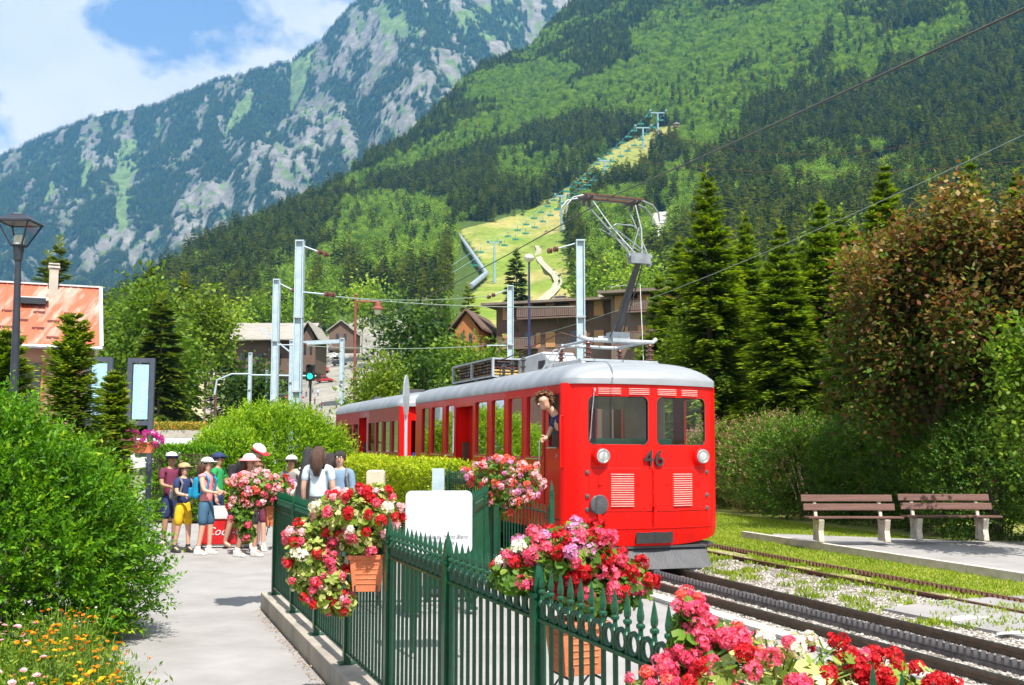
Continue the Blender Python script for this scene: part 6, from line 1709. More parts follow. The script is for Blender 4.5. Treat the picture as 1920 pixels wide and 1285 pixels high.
def hotel():
    # brown apartment block with balconies, its long front turned towards the right
    A = P(930, 800, 98); B = P(1310, 800, 91); z0 = gz(A.x, 98) - .3
    A = Vector((A.x, 98, z0)); B = Vector((B.x, 91, z0)); d = B - A; L = d.length; rz = math.atan2(d.y, d.x)
    b = empty('apartment_block', A, rz, 'brown timber apartment block with balconies and orange shutters behind the train', 'building')
    Ht = P(935, 576, 98).z - z0; T1 = P(1000, 597, 96).z - z0; T2_ = P(1000, 652, 96).z - z0
    mb = MB(); mb.box((L * .3, 5.05, Ht * .5), (L * .6, 10, Ht)); mb.build('wall', M_wood, b)
    mb = MB(); mb.box((L * .3, -.0, T2_ * .5 + .5), (L * .6 + .02, .10, T2_ + 1.0)); mb.build('base_wall', M_woodl, b)
    mb = MB(); mb.box((L * .8 + .2, 3.6, Ht * .5), (L * .4, 10, Ht)); mb.build('wing_wall', M_woodl, b)
    mb = MB(); mb.prism([(-1.1, -1.3, Ht + .05), (-1.1, 11, Ht + .05), (-1.1, 11, Ht + .5), (-1.1, -1.3, Ht + .28)], (L * .62 + 1.1, 0, 0)); mb.build('roof', pmat('hotel_roof', (.16, .12, .10), (.22, .17, .14), 2, .8, .2), b)
    mb = MB(); mb.prism([(L * .57, -2.9, Ht + .35), (L * .57, 11, Ht + .35), (L * .57, 11, Ht + .9), (L * .57, -2.9, Ht + .62)], (L * .5, 0, 0)); mb.build('roof', MT['hotel_roof'], b)
    M_lav = M_woodl
    shm = MB(); shm.box((0, 0, 0), (.95, .06, 1.45)); shm = shm.mesh('shutter', M_shut)
    for fl, z in enumerate((T2_, T1)):
        for k, x in enumerate((1.2, 3.4, 5.6, 8.0, 10.4)):
            mb = MB(); mb.box((x, -.03, z + .75), (.9, .06, 1.5)); w_ = mb.build('window', M_glassd, b)
            if (fl + k) % 2 == 0 or fl: link('shutter', shm, w_, (x + .0, -.09, z + .75))
            else: link('shutter', shm, w_, (x + .95, -.05, z + .75), scale=(.5, 1, 1))
        for x in (L * .66, L * .77, L * .9):
            mb = MB(); mb.box((x, -1.43, z + .85), (1.2, .06, 1.5)); w_ = mb.build('window', M_shut, b)
        for (x0, x1, y) in ((2.6 if fl else .6, 9.3 if fl else 4.4, -.05), (L * .70, L * .98, -1.42)):
            bl = empty('balcony', (0, 0, 0)); bl.parent = b
            mb = MB(); mb.box(((x0 + x1) / 2, y - .55, z - .06), (x1 - x0, 1.1, .14)); mb.build('floor_slab', M_woodl, bl)
            mb = MB(); mb.box(((x0 + x1) / 2, y - 1.08, z + .92), (x1 - x0, .08, .08)); mb.box(((x0 + x1) / 2, y - 1.08, z + .12), (x1 - x0, .06, .06)); mb.build('handrail', M_lav, bl)
            mb = MB(); x = x0 + .05; nn_ = 0
            while x < x1:
                mb.box((x, y - 1.08, z + .5), (.15, .03, .80)); x += .2
            q_ = mb.build('balusters', M_lav, bl); q_['kind'] = 'stuff'
    for x in (1.4, 3.8, 6.2, 8.6, 11.0):
        mb = MB(); mb.beam((x, 0, Ht - 1.3), (x, -1.15, Ht - .05), .12, .14); mb.build('roof_brace', M_wood, b)
    for x in (2.2, 6.6):
        mb = MB(); mb.beam((x, 0, T1 - 1.1), (x, -1.0, T1 - .15), .14, .16); mb.build('balcony_brace', M_wood, b)
    for x, h_ in ((5.6, .8), (L * .52, 1.2)):
        mb = MB(); mb.box((x, 3, Ht + .6), (1.1, .9, h_)); mb.box((x, 3, Ht + .6 + h_ / 2 + .15), (1.3, 1.1, .08)); mb.build('chimney', M_stonew, b)
hotel()
def chalet(px0, px1, ye, yr, Y, dep, label, wallm, roofm, gable=False, overh=.6, lower=3.2, rz=0):
    a, c = P(px0, ye, Y), P(px1, ye, Y); zr = P(px0, yr, Y + dep / 2).z; cx = (a.x + c.x) / 2; w = c.x - a.x; ze = a.z; z0 = ze - lower
    b = empty('chalet', (cx, Y, z0), rz, label, 'house')
    mb = MB()
    if gable:
        mb.prism([(-w / 2 + overh, 0, 0), (w / 2 - overh, 0, 0), (w / 2 - overh, 0, ze - z0), (0, 0, zr - z0 - .15), (-w / 2 + overh, 0, ze - z0)], (0, dep, 0)); mb.build('wall', wallm, b)
        for s in (-1, 1):
            mb = MB(); mb.prism([(0, -overh, zr - z0), (s * w / 2, -overh, ze - z0 - .1), (s * w / 2, -overh, ze - z0 + .12), (0, -overh, zr - z0 + .22)], (0, dep + 2 * overh, 0)); mb.build('roof', roofm, b)
        for s in (-.16, .16):
            mb = MB(); mb.box((s * w * .8, -.05, (ze - z0) * .72), (w * .09, .08, (ze - z0) * .32)); mb.build('window', M_glassd, b)
    else:
        mb.box((0, dep / 2, (ze - z0) / 2), (w - 2 * overh, dep - overh, ze - z0)); mb.build('wall', wallm, b)
        mb = MB(); mb.prism([(-w / 2, -overh, ze - z0), (-w / 2, dep / 2, zr - z0), (-w / 2, dep / 2, zr - z0 + .15), (-w / 2, -overh, ze - z0 + .15)], (w * .96, 0, 0))
        mb.prism([(-w / 2, dep / 2, zr - z0), (-w / 2, dep + overh, ze - z0), (-w / 2, dep + overh, ze - z0 + .15), (-w / 2, dep / 2, zr - z0 + .15)], (w * .96, 0, 0)); mb.build('roof', roofm, b)
        for k in range(4):
            mb = MB(); mb.box((-w * .33 + k * w * .2, .05, (ze - z0) * .5), (w * .06, .6, 1.2)); mb.build('window', M_glassd, b)
    return b
chalet(428, 592, 639, 608, 130, 9, 'long low chalet with a pale grey shingle roof above the parked cars', M_wood, M_greyroof, overh=.9, lower=4.5)
chalet(842, 908, 618, 594, 95, 9, 'small orange timber chalet with two windows beside the apartment block', M_orangew, M_wood, True, .5, 3.0, math.radians(-12))
chalet(612, 668, 622, 607, 180, 8, 'small open timber shelter with a gabled roof on the slope', M_wood, M_greyroof, True, .5, 3.2)
chalet(556, 600, 638, 612, 128, 8, 'dark gable end of the long grey roofed chalet', M_wood, M_greyroof, True, .6, 4.0)

# ------------------------------------------------------------------ cars, van, parked coach, street life
def car(loc, rz, col, label, L=4.2, H=1.45, group='parked cars on the rising street', van=False):
    b = empty('parked_car' if not van else 'minibus', loc, rz, label, 'car' if not van else 'van', group)
    w = 1.75
    if van: prof = [(-L / 2, .35), (L / 2, .35), (L / 2, 1.0), (L / 2 - .25, 1.3), (L / 2 - .75, H - .05), (L / 2 - 1.1, H), (-L / 2 + .1, H), (-L / 2, H - .3)]
    else: prof = [(-L / 2, .35), (L / 2, .35), (L / 2, .75), (L / 2 - .25, .88), (L / 2 - 1.05, .95), (L / 2 - 1.7, H - .03), (L / 2 - 2.6, H), (-L / 2 + .45, H - .12), (-L / 2 + .05, .95)]
    mb = MB(); mb.prism([(x, -w / 2, z) for x, z in prof], (0, w, 0)); mb.build('body', col, b, bevel=.07, seg=2)
    for s in (-1, 1):
        mb = MB(); y = s * (w / 2 + .004)
        if van:
            for x0, x1 in ((-L / 2 + .3, -L / 2 + 1.2), (-L / 2 + 1.3, -.2), (-.1, L / 2 - 1.7), (L / 2 - 1.6, L / 2 - .85)): mb.add([(x0, y, 1.25), (x1, y, 1.25), (x1 - .02, y, H - .35), (x0, y, H - .35)], [(0, 1, 2, 3)])
        else: mb.add([(-L / 2 + .4, y, .95), (L / 2 - 1.2, y, .95), (L / 2 - 1.8, y, H - .12), (-L / 2 + .7, y, H - .2)], [(0, 1, 2, 3)])
        mb.build('window', M_glassd, b)
        for x in (-L / 2 + .85, L / 2 - .85):
            mb = MB(); mb.lathe([(.1, -.02), (.32, -.02), (.33, .1), (.2, .12), (.0, .12)], (x, s * (w / 2 - .08), .33), 14, M=Matrix.Rotation(-s * PI / 2, 3, 'X')); mb.build('wheel', M_rubber, b)
    mb = MB()
    if van: mb.add([(L / 2 - .27, -.75, 1.28), (L / 2 - .27, .75, 1.28), (L / 2 - .74, .7, H - .1), (L / 2 - .74, -.7, H - .1)], [(0, 1, 2, 3)])
    else: mb.add([(L / 2 - 1.05, -.72, .97), (L / 2 - 1.05, .72, .97), (L / 2 - 1.68, .66, H - .06), (L / 2 - 1.68, -.66, H - .06)], [(0, 1, 2, 3)])
    o = mb.build('windscreen', M_glassd, b, (.012, 0, .012))
    return b
M_cw = gloss('car_white', (.75, .76, .77), .25, .6); M_cs = gloss('car_silver', (.42, .43, .45), .25, .6); M_cb = gloss('car_blue', (.03, .08, .22), .25, .6); M_ck = gloss('car_black', (.02, .02, .025), .25, .6); M_cr = gloss('car_red', (.4, .02, .02), .25, .6)
CARC = [(M_cw, 'white'), (M_cs, 'silver'), (M_cb, 'dark blue'), (M_ck, 'black'), (M_cw, 'white'), (M_cs, 'grey'), (M_cr, 'red')]
vx = P(325, 850, 62); car((vx.x, 62, gz(vx.x, 62)), 0, M_cw, 'long white minibus behind the low hedge, below the blue banner', 4.6, 2.35, None, True)
q = P(316, 806, 80); car((q.x, 80, gz(q.x, 80)), math.radians(20), M_cw, 'white parked car above the roof of the minibus', 3.9, 1.4, None)
R4 = random.Random(12); n = 0
ORD = ['first', 'second', 'third', 'fourth', 'fifth', 'sixth', 'seventh', 'eighth', 'ninth', 'tenth', 'eleventh', 'twelfth']
for row, (py, xs) in enumerate([(655, (525, 548, 600, 622)), (667, (528, 552, 578, 604, 630)), (680, (533, 560, 605, 636)), (694, (540, 562, 610)), (712, (541, 608)), (728, (538, 556)), (746, (533, 553)), (762, (530, 548)), (780, (536,)), (700, (400,)), (707, (425,)), (698, (378,))]):
    for jx_, px in enumerate(xs):
        p = hit(px, py + 6); c_, nm = CARC[(n * 3 + row) % 7]; n += 1
        near = 'up the street'
        if px < 450: near = 'by the railway ramp under the round trees'
        car((p.x, p.y, p.z), R4.choice((0, .3, 1.4, 1.6)), c_, ('%s car parked %s, %s row from the top, %s from the left' % (nm, near, ORD[row], ORD[jx_])) if row < 9 else '%s car parked %s, %s of them' % (nm, near, {400: 'the middle one', 425: 'the right one', 378: 'the left one'}[px]), R4.uniform(3.8, 4.3), R4.uniform(1.4, 1.6))
# flower planting and pink hedge behind the van, white parasols
pl = P(345, 800, 66)
lc = LC(801); pts = np.stack([lc.rg.uniform(-1.7, 1.7, 2600), lc.rg.uniform(-.6, .6, 2600), lc.rg.uniform(0, .5, 2600)], 1)
lc.leaves(pts, lc.rg.normal(0, .5, (2600, 3)) + [0, 0, .8], .16, .08, .5 + lc.rg.normal(0, .25, 2600))
b = plant('planted_trough', (pl.x, 65, pl.z - .3), lc, leafmat('orange_blooms', [(0, (.12, .2, .02)), (.5, (.25, .32, .03)), (.6, (.6, .28, .05)), (1, (.75, .35, .08))], .3), 'long trough of orange flowers above the minibus roof', 'flower bed')
mb = MB(); mb.box((0, 0, -.4), (3.5, 1.1, .9)); mb.build('trough', M_stonew, b)
# railway ramp seen far left: viaduct deck with two rails climbing away
rampL = [(365, 800), (385, 760), (400, 725), (395, 700)]; rampR = [(415, 800), (424, 765), (428, 735), (412, 700)]
A_ = [hit(*q) + Vector((0, 0, .12)) for q in [(372, 806), (384, 770), (386, 738), (384, 705)]]; B_ = [hit(*q) + Vector((0, 0, .12)) for q in [(424, 806), (420, 770), (408, 738), (396, 705)]]
mb = MB(); vs = []; 
for a__, b__ in zip(A_, B_): vs += [a__, b__]
mb.add(vs, [(0, 1, 3, 2), (2, 3, 5, 4), (4, 5, 7, 6)]); tag(mb.build('railway_ramp', pmat('ramp_ballast', (.36, .31, .26), (.28, .24, .20), 2, .95, .4)), kind='structure')
rt_ = empty('ramp_track', A_[0], 0, 'pair of brown rails climbing the ramp on the left', 'railway track')
for f in (.35, .62):
    mb = MB(); mb.tube([a__.lerp(b__, f) + Vector((0, 0, .12)) - A_[0] for a__, b__ in zip(A_, B_)], .09, 4); mb.build('rail', M_rust, rt_)
mb = MB(); mb.beam((0, 0, 0), (0, 0, 0.001), .1, .1)
q0 = P(405, 718, 70); z0 = gz(q0.x, 70); mb = MB(); mb.tube([(0, 0, 0), (0, 0, q0.z - z0)], .10, 6); tag(mb.build('rusty_post', M_rust, None, (q0.x, 70, z0)), 'tall rusty brown post beside the railway ramp', 'post')

# ------------------------------------------------------------------ chairlift on the ski slope
M_lift = pmat('lift_teal_steel', (0.20, 0.36, 0.42), (0.28, 0.42, 0.46), 3, .6, .1)
M_chair = pmat('lift_chair_green', (0.01, 0.22, 0.16), None, 3, .5, 0)
tw = []
names = ['lowest chairlift pylon on the meadow', 'chairlift pylon behind the left horn of the pantograph', 'chairlift pylon above the pantograph head', 'chairlift pylon near the top of the meadow', 'uppermost chairlift pylon on the skyline of the meadow']
for k, (px, yb, yt) in enumerate([(927, 528, 455), (1053, 432, 368), (1134, 345, 302), (1206, 283, 240), (1234, 275, 212)]):
    base = hit(px, yb); top = P(px, yt, base.y); H = top.z - base.z
    b = empty('chairlift_pylon', base, 0, names[k], 'ski lift', 'chairlift pylons'); w = 3.2 if k < 3 else 4
    s = base.y / 500
    mb = MB(); mb.tube([(0, 0, -1), (0, 0, H)], [.7 * s, .45 * s], 8); mb.build('mast', M_lift, b)
    mb = MB(); mb.box((0, 0, H), (w * 2 * s, .7 * s, .6 * s)); 
    for sx in (-1, 1): mb.box((sx * w * s, 0, H + .6 * s), (.9 * s, 5 * s, .7 * s)); mb.box((sx * w * s * .8, 0, H - 1.0 * s), (.3 * s, .3 * s, 2 * s))
    mb.build('crossarm', M_lift, b)
    tw.append((base + Vector((0, 0, H)), w * s))
st0 = hit(770, 575) + Vector((0, 0, 6)); tw = [(st0, 3.0)] + tw
cm = MB(); cm.tube([(0, 0, 3.6), (0, 0, .5)], .14, 5); cm.box((0, 0, 0), (4.0, .7, .22)); cm.box((0, .5, .55), (4.0, .15, 1.0)); cm = cm.mesh('chairlift_chair', M_chair)
tot = 0
for k in range(len(tw) - 1):
    (a, wa), (b_, wb) = tw[k], tw[k + 1]
    for s in (-1, 1):
        p, q = a + Vector((s * wa, 0, .8)), b_ + Vector((s * wb, 0, .8))
        wire('lift_cable', p, q, (q - p).length * .012, .09, '%s haul cable of the chairlift, %s span' % ('left' if s < 0 else 'right', ['lowest', 'second lowest', 'middle', 'second highest', 'highest'][k]), M_lift, group='chairlift cables')
        n = max(2, int((q - p).length / 30))
        for j in range(n):
            f = (j + (.3 if s > 0 else .8)) / n; v = p.lerp(q, f) - Vector((0, 0, (q - p).length * .012 * 4 * f * (1 - f) + 3.6))
            o = link('chairlift_chair', cm, None, v, None, max(.8, v.y / 620)); tag(o, 'empty green chair hanging from the chairlift over the meadow', 'ski lift', 'chairlift chairs')
# inclined conveyor on the left of the meadow, ski station, path, stream, boulders
cv0, cv1 = hit(852, 432), hit(912, 520); cvb = empty('lift_conveyor', cv0, 0, 'blue grey covered conveyor climbing the left edge of the meadow', 'conveyor')
mb = MB(); mb.tube([(0, 0, 2), cv1 - cv0 + Vector((0, 0, 2))], 1.3, 8); mb.tube([cv1 - cv0 + Vector((0, 0, 2)), hit(882, 545) - cv0 + Vector((0, 0, 2))], 1.5, 8); mb.build('gallery', pmat('conveyor_cover', (.30, .36, .42), None, 1, .5, .1), cvb)
b = empty('lift_station', st0 - Vector((0, 0, 6)), 0, 'blue grey chairlift valley station behind the dark round tree', 'building')
mb = MB(); mb.box((0, 0, 6.5), (9, 7, 3)); mb.build('machine_room', M_lift, b); mb = MB(); mb.box((0, 0, 2.5), (1.2, 1.2, 5)); mb.build('column', M_grey, b); mb = MB(); mb.box((0, 0, 8.3), (11, 9, .5)); mb.build('roof', M_grey, b)
b = empty('lift_hut', hit(1268, 240), 0, 'tiny hut at the top end of the meadow', 'house'); mb = MB(); mb.box((0, 0, 2), (7, 6, 4)); mb.build('wall', M_wood, b); mb = MB(); mb.prism([(-5, -4, 4), (5, -4, 4), (0, -4, 6.5)], (0, 8, 0)); mb.build('roof', M_greyroof, b)
vs = []
for px, py, w in ((1006, 462, 4), (1011, 470, 5), (1008, 480, 6), (1014, 492, 6), (1028, 506, 7), (1042, 518, 8), (1047, 530, 8), (1042, 542, 9), (1030, 554, 10), (1016, 566, 12)):
    for s in (-1, 1):
        p = hit(px + s * w, py); vs.append(p + Vector((0, 0, .5)))
mb = MB(); mb.add(vs, [(2 * i, 2 * i + 1, 2 * i + 3, 2 * i + 2) for i in range(len(vs) // 2 - 1)]); tag(mb.build('gravel_path', pmat('white_gravel', (.42, .38, .30), (.32, .31, .20), .2, .95, .3)), kind='structure')
# ------------------------------------------------------------------ people
def skinmat(name, c): return pmat(name, c, tuple(v * .88 for v in c), 12, .55, .05)
M_skin = skinmat('skin', (0.62, 0.36, 0.25)); M_skin2 = skinmat('tanned_skin', (0.45, 0.24, 0.15))
def cloth(name, c, c2=None): return pmat(name, c, c2 or tuple(v * .8 for v in c), 9, .85, .35, dist=.01)
FAB = {k: cloth('cloth_' + k, v) for k, v in dict(navy=(.02, .035, .12), blue=(.03, .12, .42), turq=(.0, .26, .48), teal=(.0, .22, .18), yellow=(.80, .50, .01), pink=(.80, .28, .30), pale=(.62, .72, .82), white=(.78, .76, .72),
       grey=(.20, .19, .19), dark=(.03, .03, .035), denim=(.05, .13, .22), bluegrey=(.18, .28, .40), tan=(.42, .32, .16), green=(.02, .30, .08), maroon=(.16, .02, .06), magenta=(.38, .02, .20), red=(.55, .02, .03), straw=(.68, .55, .35), lime=(.5, .7, .05)).items()}
M_hairb = pmat('brown_hair', (0.06, 0.025, 0.015), (0.10, 0.05, 0.03), 30, .45, .6, streak=(3, 3, .5)); M_haird = pmat('black_hair', (0.015, 0.010, 0.010), (0.04, 0.025, 0.02), 30, .4, .6, streak=(3, 3, .5))
M_hairl = pmat('light_brown_hair', (0.20, 0.09, 0.04), (0.30, 0.15, 0.07), 30, .5, .6, streak=(3, 3, .5)); M_eye = pmat('eye_dark', (0.01, 0.01, 0.01), None, 10, .2, 0); M_lip = pmat('lips', (0.42, 0.12, 0.10), None, 10, .5, 0)
M_shoe = pmat('white_shoe', (.72, .70, .68), (.55, .53, .5), 20, .7, .2)
def skinned(name, verts, edges, rad, mat, parent, root=0, sub=1):
    me = bpy.data.meshes.new(name); me.from_pydata([tuple(v) for v in verts], edges, []); me.materials.append(mat)
    o = link(name, me, parent)
    m = o.modifiers.new('skin', 'SKIN'); m.use_smooth_shade = True; m.branch_smoothing = .6
    sv = me.skin_vertices[0].data
    for i, r in enumerate(rad):
        sv[i].radius = r if hasattr(r, '__len__') else (r, r)
        sv[i].use_root = (i == root)
    s = o.modifiers.new('sub', 'SUBSURF'); s.levels = sub; s.render_levels = sub
    return o
def hand(parent, wrist, direc, s, mat, curl=.5, side=1):
    d = Vector(direc).normalized(); up = Vector((0, -1, 0)); x = d.cross(up)
    if x.length < .1: x = d.cross(Vector((1, 0, 0)))
    x.normalize(); n = x.cross(d); w = Vector(wrist); mb = MB()
    mb.tube([w - d * .02 * s, w + d * .03 * s, w + d * .075 * s], [.024 * s, .034 * s, .034 * s], 7)
    for k, (off, ln) in enumerate(((-.027, .062), (-.009, .072), (.009, .068), (.026, .054))):
        a = w + d * .072 * s + x * off * s; b = a + d * ln * .5 * s + n * .012 * curl * s; c = b + d * ln * .45 * s + n * .035 * curl * s
        mb.tube([a, b, c], [.0095 * s, .009 * s, .007 * s], 5)
    a = w + d * .02 * s + x * side * .030 * s; mb.tube([a, a + x * side * .025 * s + d * .025 * s, a + x * side * .03 * s + d * .055 * s + n * .01 * s], [.011 * s, .010 * s, .008 * s], 5)
    return mb.build('hand', mat, parent, smooth=True)
def person(loc, rz, H, label, skin=M_skin, top='grey', bottom='denim', blen='short', hair='short', hairm=M_haird, cap=None, cap2=None, brim='front', lean=0.0, armL=None, armR=None, step=0.0, pack=None, sleeve='short', shoes='white', look=0.0, skirt=False, scale_w=1.0, legs=True, pack_side=1, belt=None, bare=False):
    """facing -Y when rz = 0; arms given as (elbow, wrist) in units of height relative to the shoulder"""
    b = empty('person', loc, rz, label, 'person', 'people on foot')
    h = H
    def V(x, y, z): return Vector((x * h, y * h, z * h))
    def Ln(v):                                      # lean the upper body forward about the hip
        q = v - V(0, 0, .52); c, s = math.cos(lean), math.sin(lean); return V(0, 0, .52) + Vector((q.x, q.y * c - q.z * s, q.y * s + q.z * c))
    sw = .100 * scale_w
    pel = V(0, 0, .52); wai = Ln(V(0, 0, .61)); che = Ln(V(0, -.002, .72)); nb_ = Ln(V(0, .004, .81)); nk = Ln(V(0, -.002, .845)); jaw = Ln(V(0, -.014, .872)); hd = Ln(V(0, -.003, .925)); tp = Ln(V(0, .002, .965))
    sh = {s: Ln(V(s * sw, 0, .795)) for s in (-1, 1)}
    arms = {-1: armR or ((-.025, .0, -.155), (-.03, -.05, -.30)), 1: armL or ((.025, .0, -.155), (.03, -.05, -.30))}
    verts = [pel, wai, che, nb_, nk, jaw, hd, tp]; rad = [(.078 * h * scale_w, .060 * h), (.066 * h * scale_w, .052 * h), (.082 * h * scale_w, .058 * h), (.050 * h, .040 * h), .027 * h, (.036 * h, .040 * h), (.049 * h, .057 * h), (.036 * h, .042 * h)]
    edges = [(0, 1), (1, 2), (2, 3), (3, 4), (4, 5), (5, 6), (6, 7)]
    el, wr_ = {}, {}
    for s in (-1, 1):
        e, w = arms[s]; el[s] = sh[s] + V(*e); wr_[s] = sh[s] + V(*w); i = len(verts)
        verts += [sh[s], el[s], wr_[s]]; rad += [.032 * h, .024 * h, .016 * h]; edges += [(3, i), (i, i + 1), (i + 1, i + 2)]
    kn, an = {}, {}
    for s in (-1, 1):
        hp = V(s * .048, 0, .49); kn[s] = V(s * .052, -s * step * .5 - .01, .275); an[s] = V(s * .054, -s * step + .015, .055); toe = an[s] + V(0, -.075, -.03); i = len(verts)
        verts += [hp, kn[s], an[s], toe]; rad += [(.052 * h, .056 * h), .033 * h, .020 * h, (.018 * h, .014 * h)]; edges += [(0, i), (i, i + 1), (i + 1, i + 2), (i + 2, i + 3)]
    skinned('body', verts, edges, rad, skin, b)
    for s in (-1, 1): hand(b, wr_[s], wr_[s] - el[s], h / 1.7 * .95, skin, .7, -s)
    # shirt
    tv = [V(0, 0, .500), wai, che, nb_]; tr_ = [(.092 * h * scale_w, .076 * h), (.078 * h * scale_w, .062 * h), (.092 * h * scale_w, .068 * h), (.058 * h, .046 * h)]; te = [(0, 1), (1, 2), (2, 3)]
    for s in (-1, 1):
        i = len(tv); e2 = sh[s].lerp(el[s], {'none': .12, 'short': .72, 'long': 1.0}[sleeve])
        tv += [sh[s], e2]; tr_ += [.041 * h, .034 * h]; te += [(3, i), (i, i + 1)]
        if sleeve == 'long': tv.append(el[s].lerp(wr_[s], .9)); tr_.append(.025 * h); te.append((i + 1, i + 2))
    skinned('shirt', tv, te, tr_, FAB[top], b)
    if skirt:
        mb = MB(); mb.lathe([(.075 * h, .57 * h), (.095 * h, .50 * h), (.115 * h, .40 * h), (.125 * h, .34 * h)], n=16); mb.build('skirt', FAB[bottom], b, smooth=True)
    else:
        end = {'short': .95, 'long': 1.0}[blen]
        bv = [V(0, 0, .60), V(0, 0, .505)]; br = [(.080 * h * scale_w, .064 * h), (.086 * h * scale_w, .070 * h)]; be = [(0, 1)]
        for s in (-1, 1):
            i = len(bv); hp = V(s * .050, 0, .47); bv += [hp, hp.lerp(kn[s], .95)]; br += [(.062 * h, .064 * h), (.054 * h, .052 * h) if blen == 'short' else .040 * h]; be += [(1, i), (i, i + 1)]
            if blen == 'long': bv.append(kn[s].lerp(an[s], .92)); br.append(.032 * h); be.append((i + 1, i + 2))
        skinned('trousers' if blen == 'long' else 'shorts', bv, be, br, FAB[bottom], b)
    for s in (-1, 1):
        if bare: continue
        mb = MB(); a = an[s]; f = .028 * h
        mb.prism([(a.x - f, a.y + .035 * h, 0), (a.x - f, a.y - .095 * h, 0), (a.x - f, a.y - .10 * h, .018 * h), (a.x - f, a.y - .055 * h, .040 * h), (a.x - f, a.y - .015 * h, .062 * h), (a.x - f, a.y + .035 * h, .062 * h)], (2 * f, 0, 0))
        mb.build('shoe', M_shoe if shoes == 'white' else FAB[shoes], b, bevel=.010 * h)
        mb = MB(); mb.tube([a + V(0, 0, .0), a + V(0, 0, .035)], .026 * h, 8); mb.build('sock', FAB['white' if shoes == 'white' else 'dark'], b)
    # face, ears, hair, cap turn with the head
    hb = empty('head_details', hd); hb.parent = b; hb.rotation_euler = (lean + .0, 0, look)
    k = h / 1.0
    def on(x, y, z): return Vector((x * k, y * k, z * k))
    mb = MB(); 
    for s in (-1, 1): mb.lathe([(.0, -.004 * k), (.0065 * k, 0), (.0, .004 * k)], tuple(on(s * .019, -.054, .0)), 8, M=Matrix.Rotation(PI / 2, 3, 'X'))
    mb.build('eyes', M_eye, hb)
    mb = MB(); mb.add([on(-.007, -.052, -.018), on(.007, -.052, -.018), on(0, -.068, -.017), on(0, -.055, .006)], [(0, 2, 3), (2, 1, 3), (0, 1, 2), (0, 3, 1)]); mb.build('nose', skin, hb)
    mb = MB(); mb.box(on(0, -.049, -.032), (.022 * k, .008 * k, .006 * k)); mb.build('mouth', M_lip, hb)
    for s in (-1, 1):
        mb = MB(); mb.lathe([(.004 * k, -.004 * k), (.014 * k, 0), (.006 * k, .005 * k)], tuple(on(s * .050, .004, -.004)), 8, M=Matrix.Rotation(PI / 2, 3, 'Y')); mb.build('ear', skin, hb)
    def dome(mb, r, zlo, c=(0, .004, .0), n=14, front=.0, m=6):
        rows = []
        for i in range(m + 1):
            ph = (PI / 2) * i / m; rows.append((r * math.cos(ph), r * math.sin(ph)))
        vs = []; fs = []
        for i, (rad_, z) in enumerate(rows):
            for j in range(n):
                a = 2 * PI * j / n; zz_ = z + (zlo if i == 0 else zlo * (1 - i / m) ** 2)
                if i == 0: zz_ -= (.5 + .5 * math.sin(a)) * front
                vs.append(on(c[0] + rad_ * math.cos(a) * .92, c[1] + rad_ * math.sin(a) * 1.08, c[2] + zz_))
        for i in range(m):
            for j in range(n): fs.append((i * n + j, i * n + (j + 1) % n, (i + 1) * n + (j + 1) % n, (i + 1) * n + j))
        mb.add(vs, fs)
    mb = MB(); dome(mb, .060, .014, front=.05)
    if hair == 'long':
        mb.tube([on(0, .030, .02), on(0, .058, -.03), on(0, .068, -.10), on(0, .070, -.19)], [.050 * k, .056 * k, .052 * k, .022 * k], 10)
        for s in (-1, 1): mb.tube([on(s * .045, .01, .02), on(s * .054, .02, -.04), on(s * .050, .04, -.13)], [.018 * k, .020 * k, .010 * k], 7)
    mb.build('hair', hairm, hb, smooth=True)
    if cap:
        mb = MB(); dome(mb, .066, .016, c=(0, .003, .004)); o = mb.build('cap', FAB[cap], hb, smooth=True)
        mb = MB(); mb.lathe([(.0665 * k, .012 * k), (.0685 * k, .014 * k), (.0675 * k, .026 * k), (.065 * k, .028 * k)], n=16); mb.build('cap_rim', FAB[cap2 or ('grey' if cap == 'white' else cap)], hb)
        mb = MB()
        if brim == 'front': mb.prism([on(x, y, .020) for x, y in [(-.050, -.045), (-.046, -.085), (-.025, -.108), (0, -.114), (.025, -.108), (.046, -.085), (.050, -.045)]], on(0, 0, .006))
        elif brim == 'all': mb.lathe([(.062 * k, .020 * k), (.108 * k, -.002 * k), (.108 * k, .004 * k), (.062 * k, .028 * k)], n=18)
        mb.build('brim', FAB[cap2 or cap], hb)
        if belt: mb = MB(); mb.lathe([(.068 * k, .020 * k), (.0705 * k, .022 * k), (.0695 * k, .038 * k), (.066 * k, .040 * k)], n=18); mb.build('hat_band', FAB[belt], hb)
    if pack:
        pk = empty('backpack', (0, 0, 0)); pk.parent = b
        mb = MB(); q = [Ln(V(x, y, z)) for (x, y, z) in ((-.085, .058, .56), (.085, .058, .56), (.085, .058, .79), (-.085, .058, .79), (-.075, .155, .575), (.075, .155, .575), (.06, .125, .79), (-.06, .125, .79))]
        mb.add(q, [(0, 1, 2, 3), (4, 7, 6, 5), (0, 4, 5, 1), (3, 2, 6, 7), (0, 3, 7, 4), (1, 5, 6, 2)]); mb.build('pack_body', FAB[pack], pk, bevel=.035 * h, seg=3)
        mb = MB(); q = [Ln(V(0, .16, .63))]; mb.box(q[0], (.12 * h, .04 * h, .10 * h)); mb.build('pack_pocket', FAB[pack], pk, bevel=.012 * h)
        for s in (-1, 1):
            mb = MB(); mb.tube([Ln(V(s * .06, .06, .80)), Ln(V(s * .066, -.02, .825)), Ln(V(s * .070, -.072, .76)), Ln(V(s * .082, -.05, .66)), Ln(V(s * .085, .05, .60))], .012 * h, 5); mb.build('strap', FAB[pack], pk)
    return b
def who(px, ytop, Y): p = P(px, ytop, Y); return p
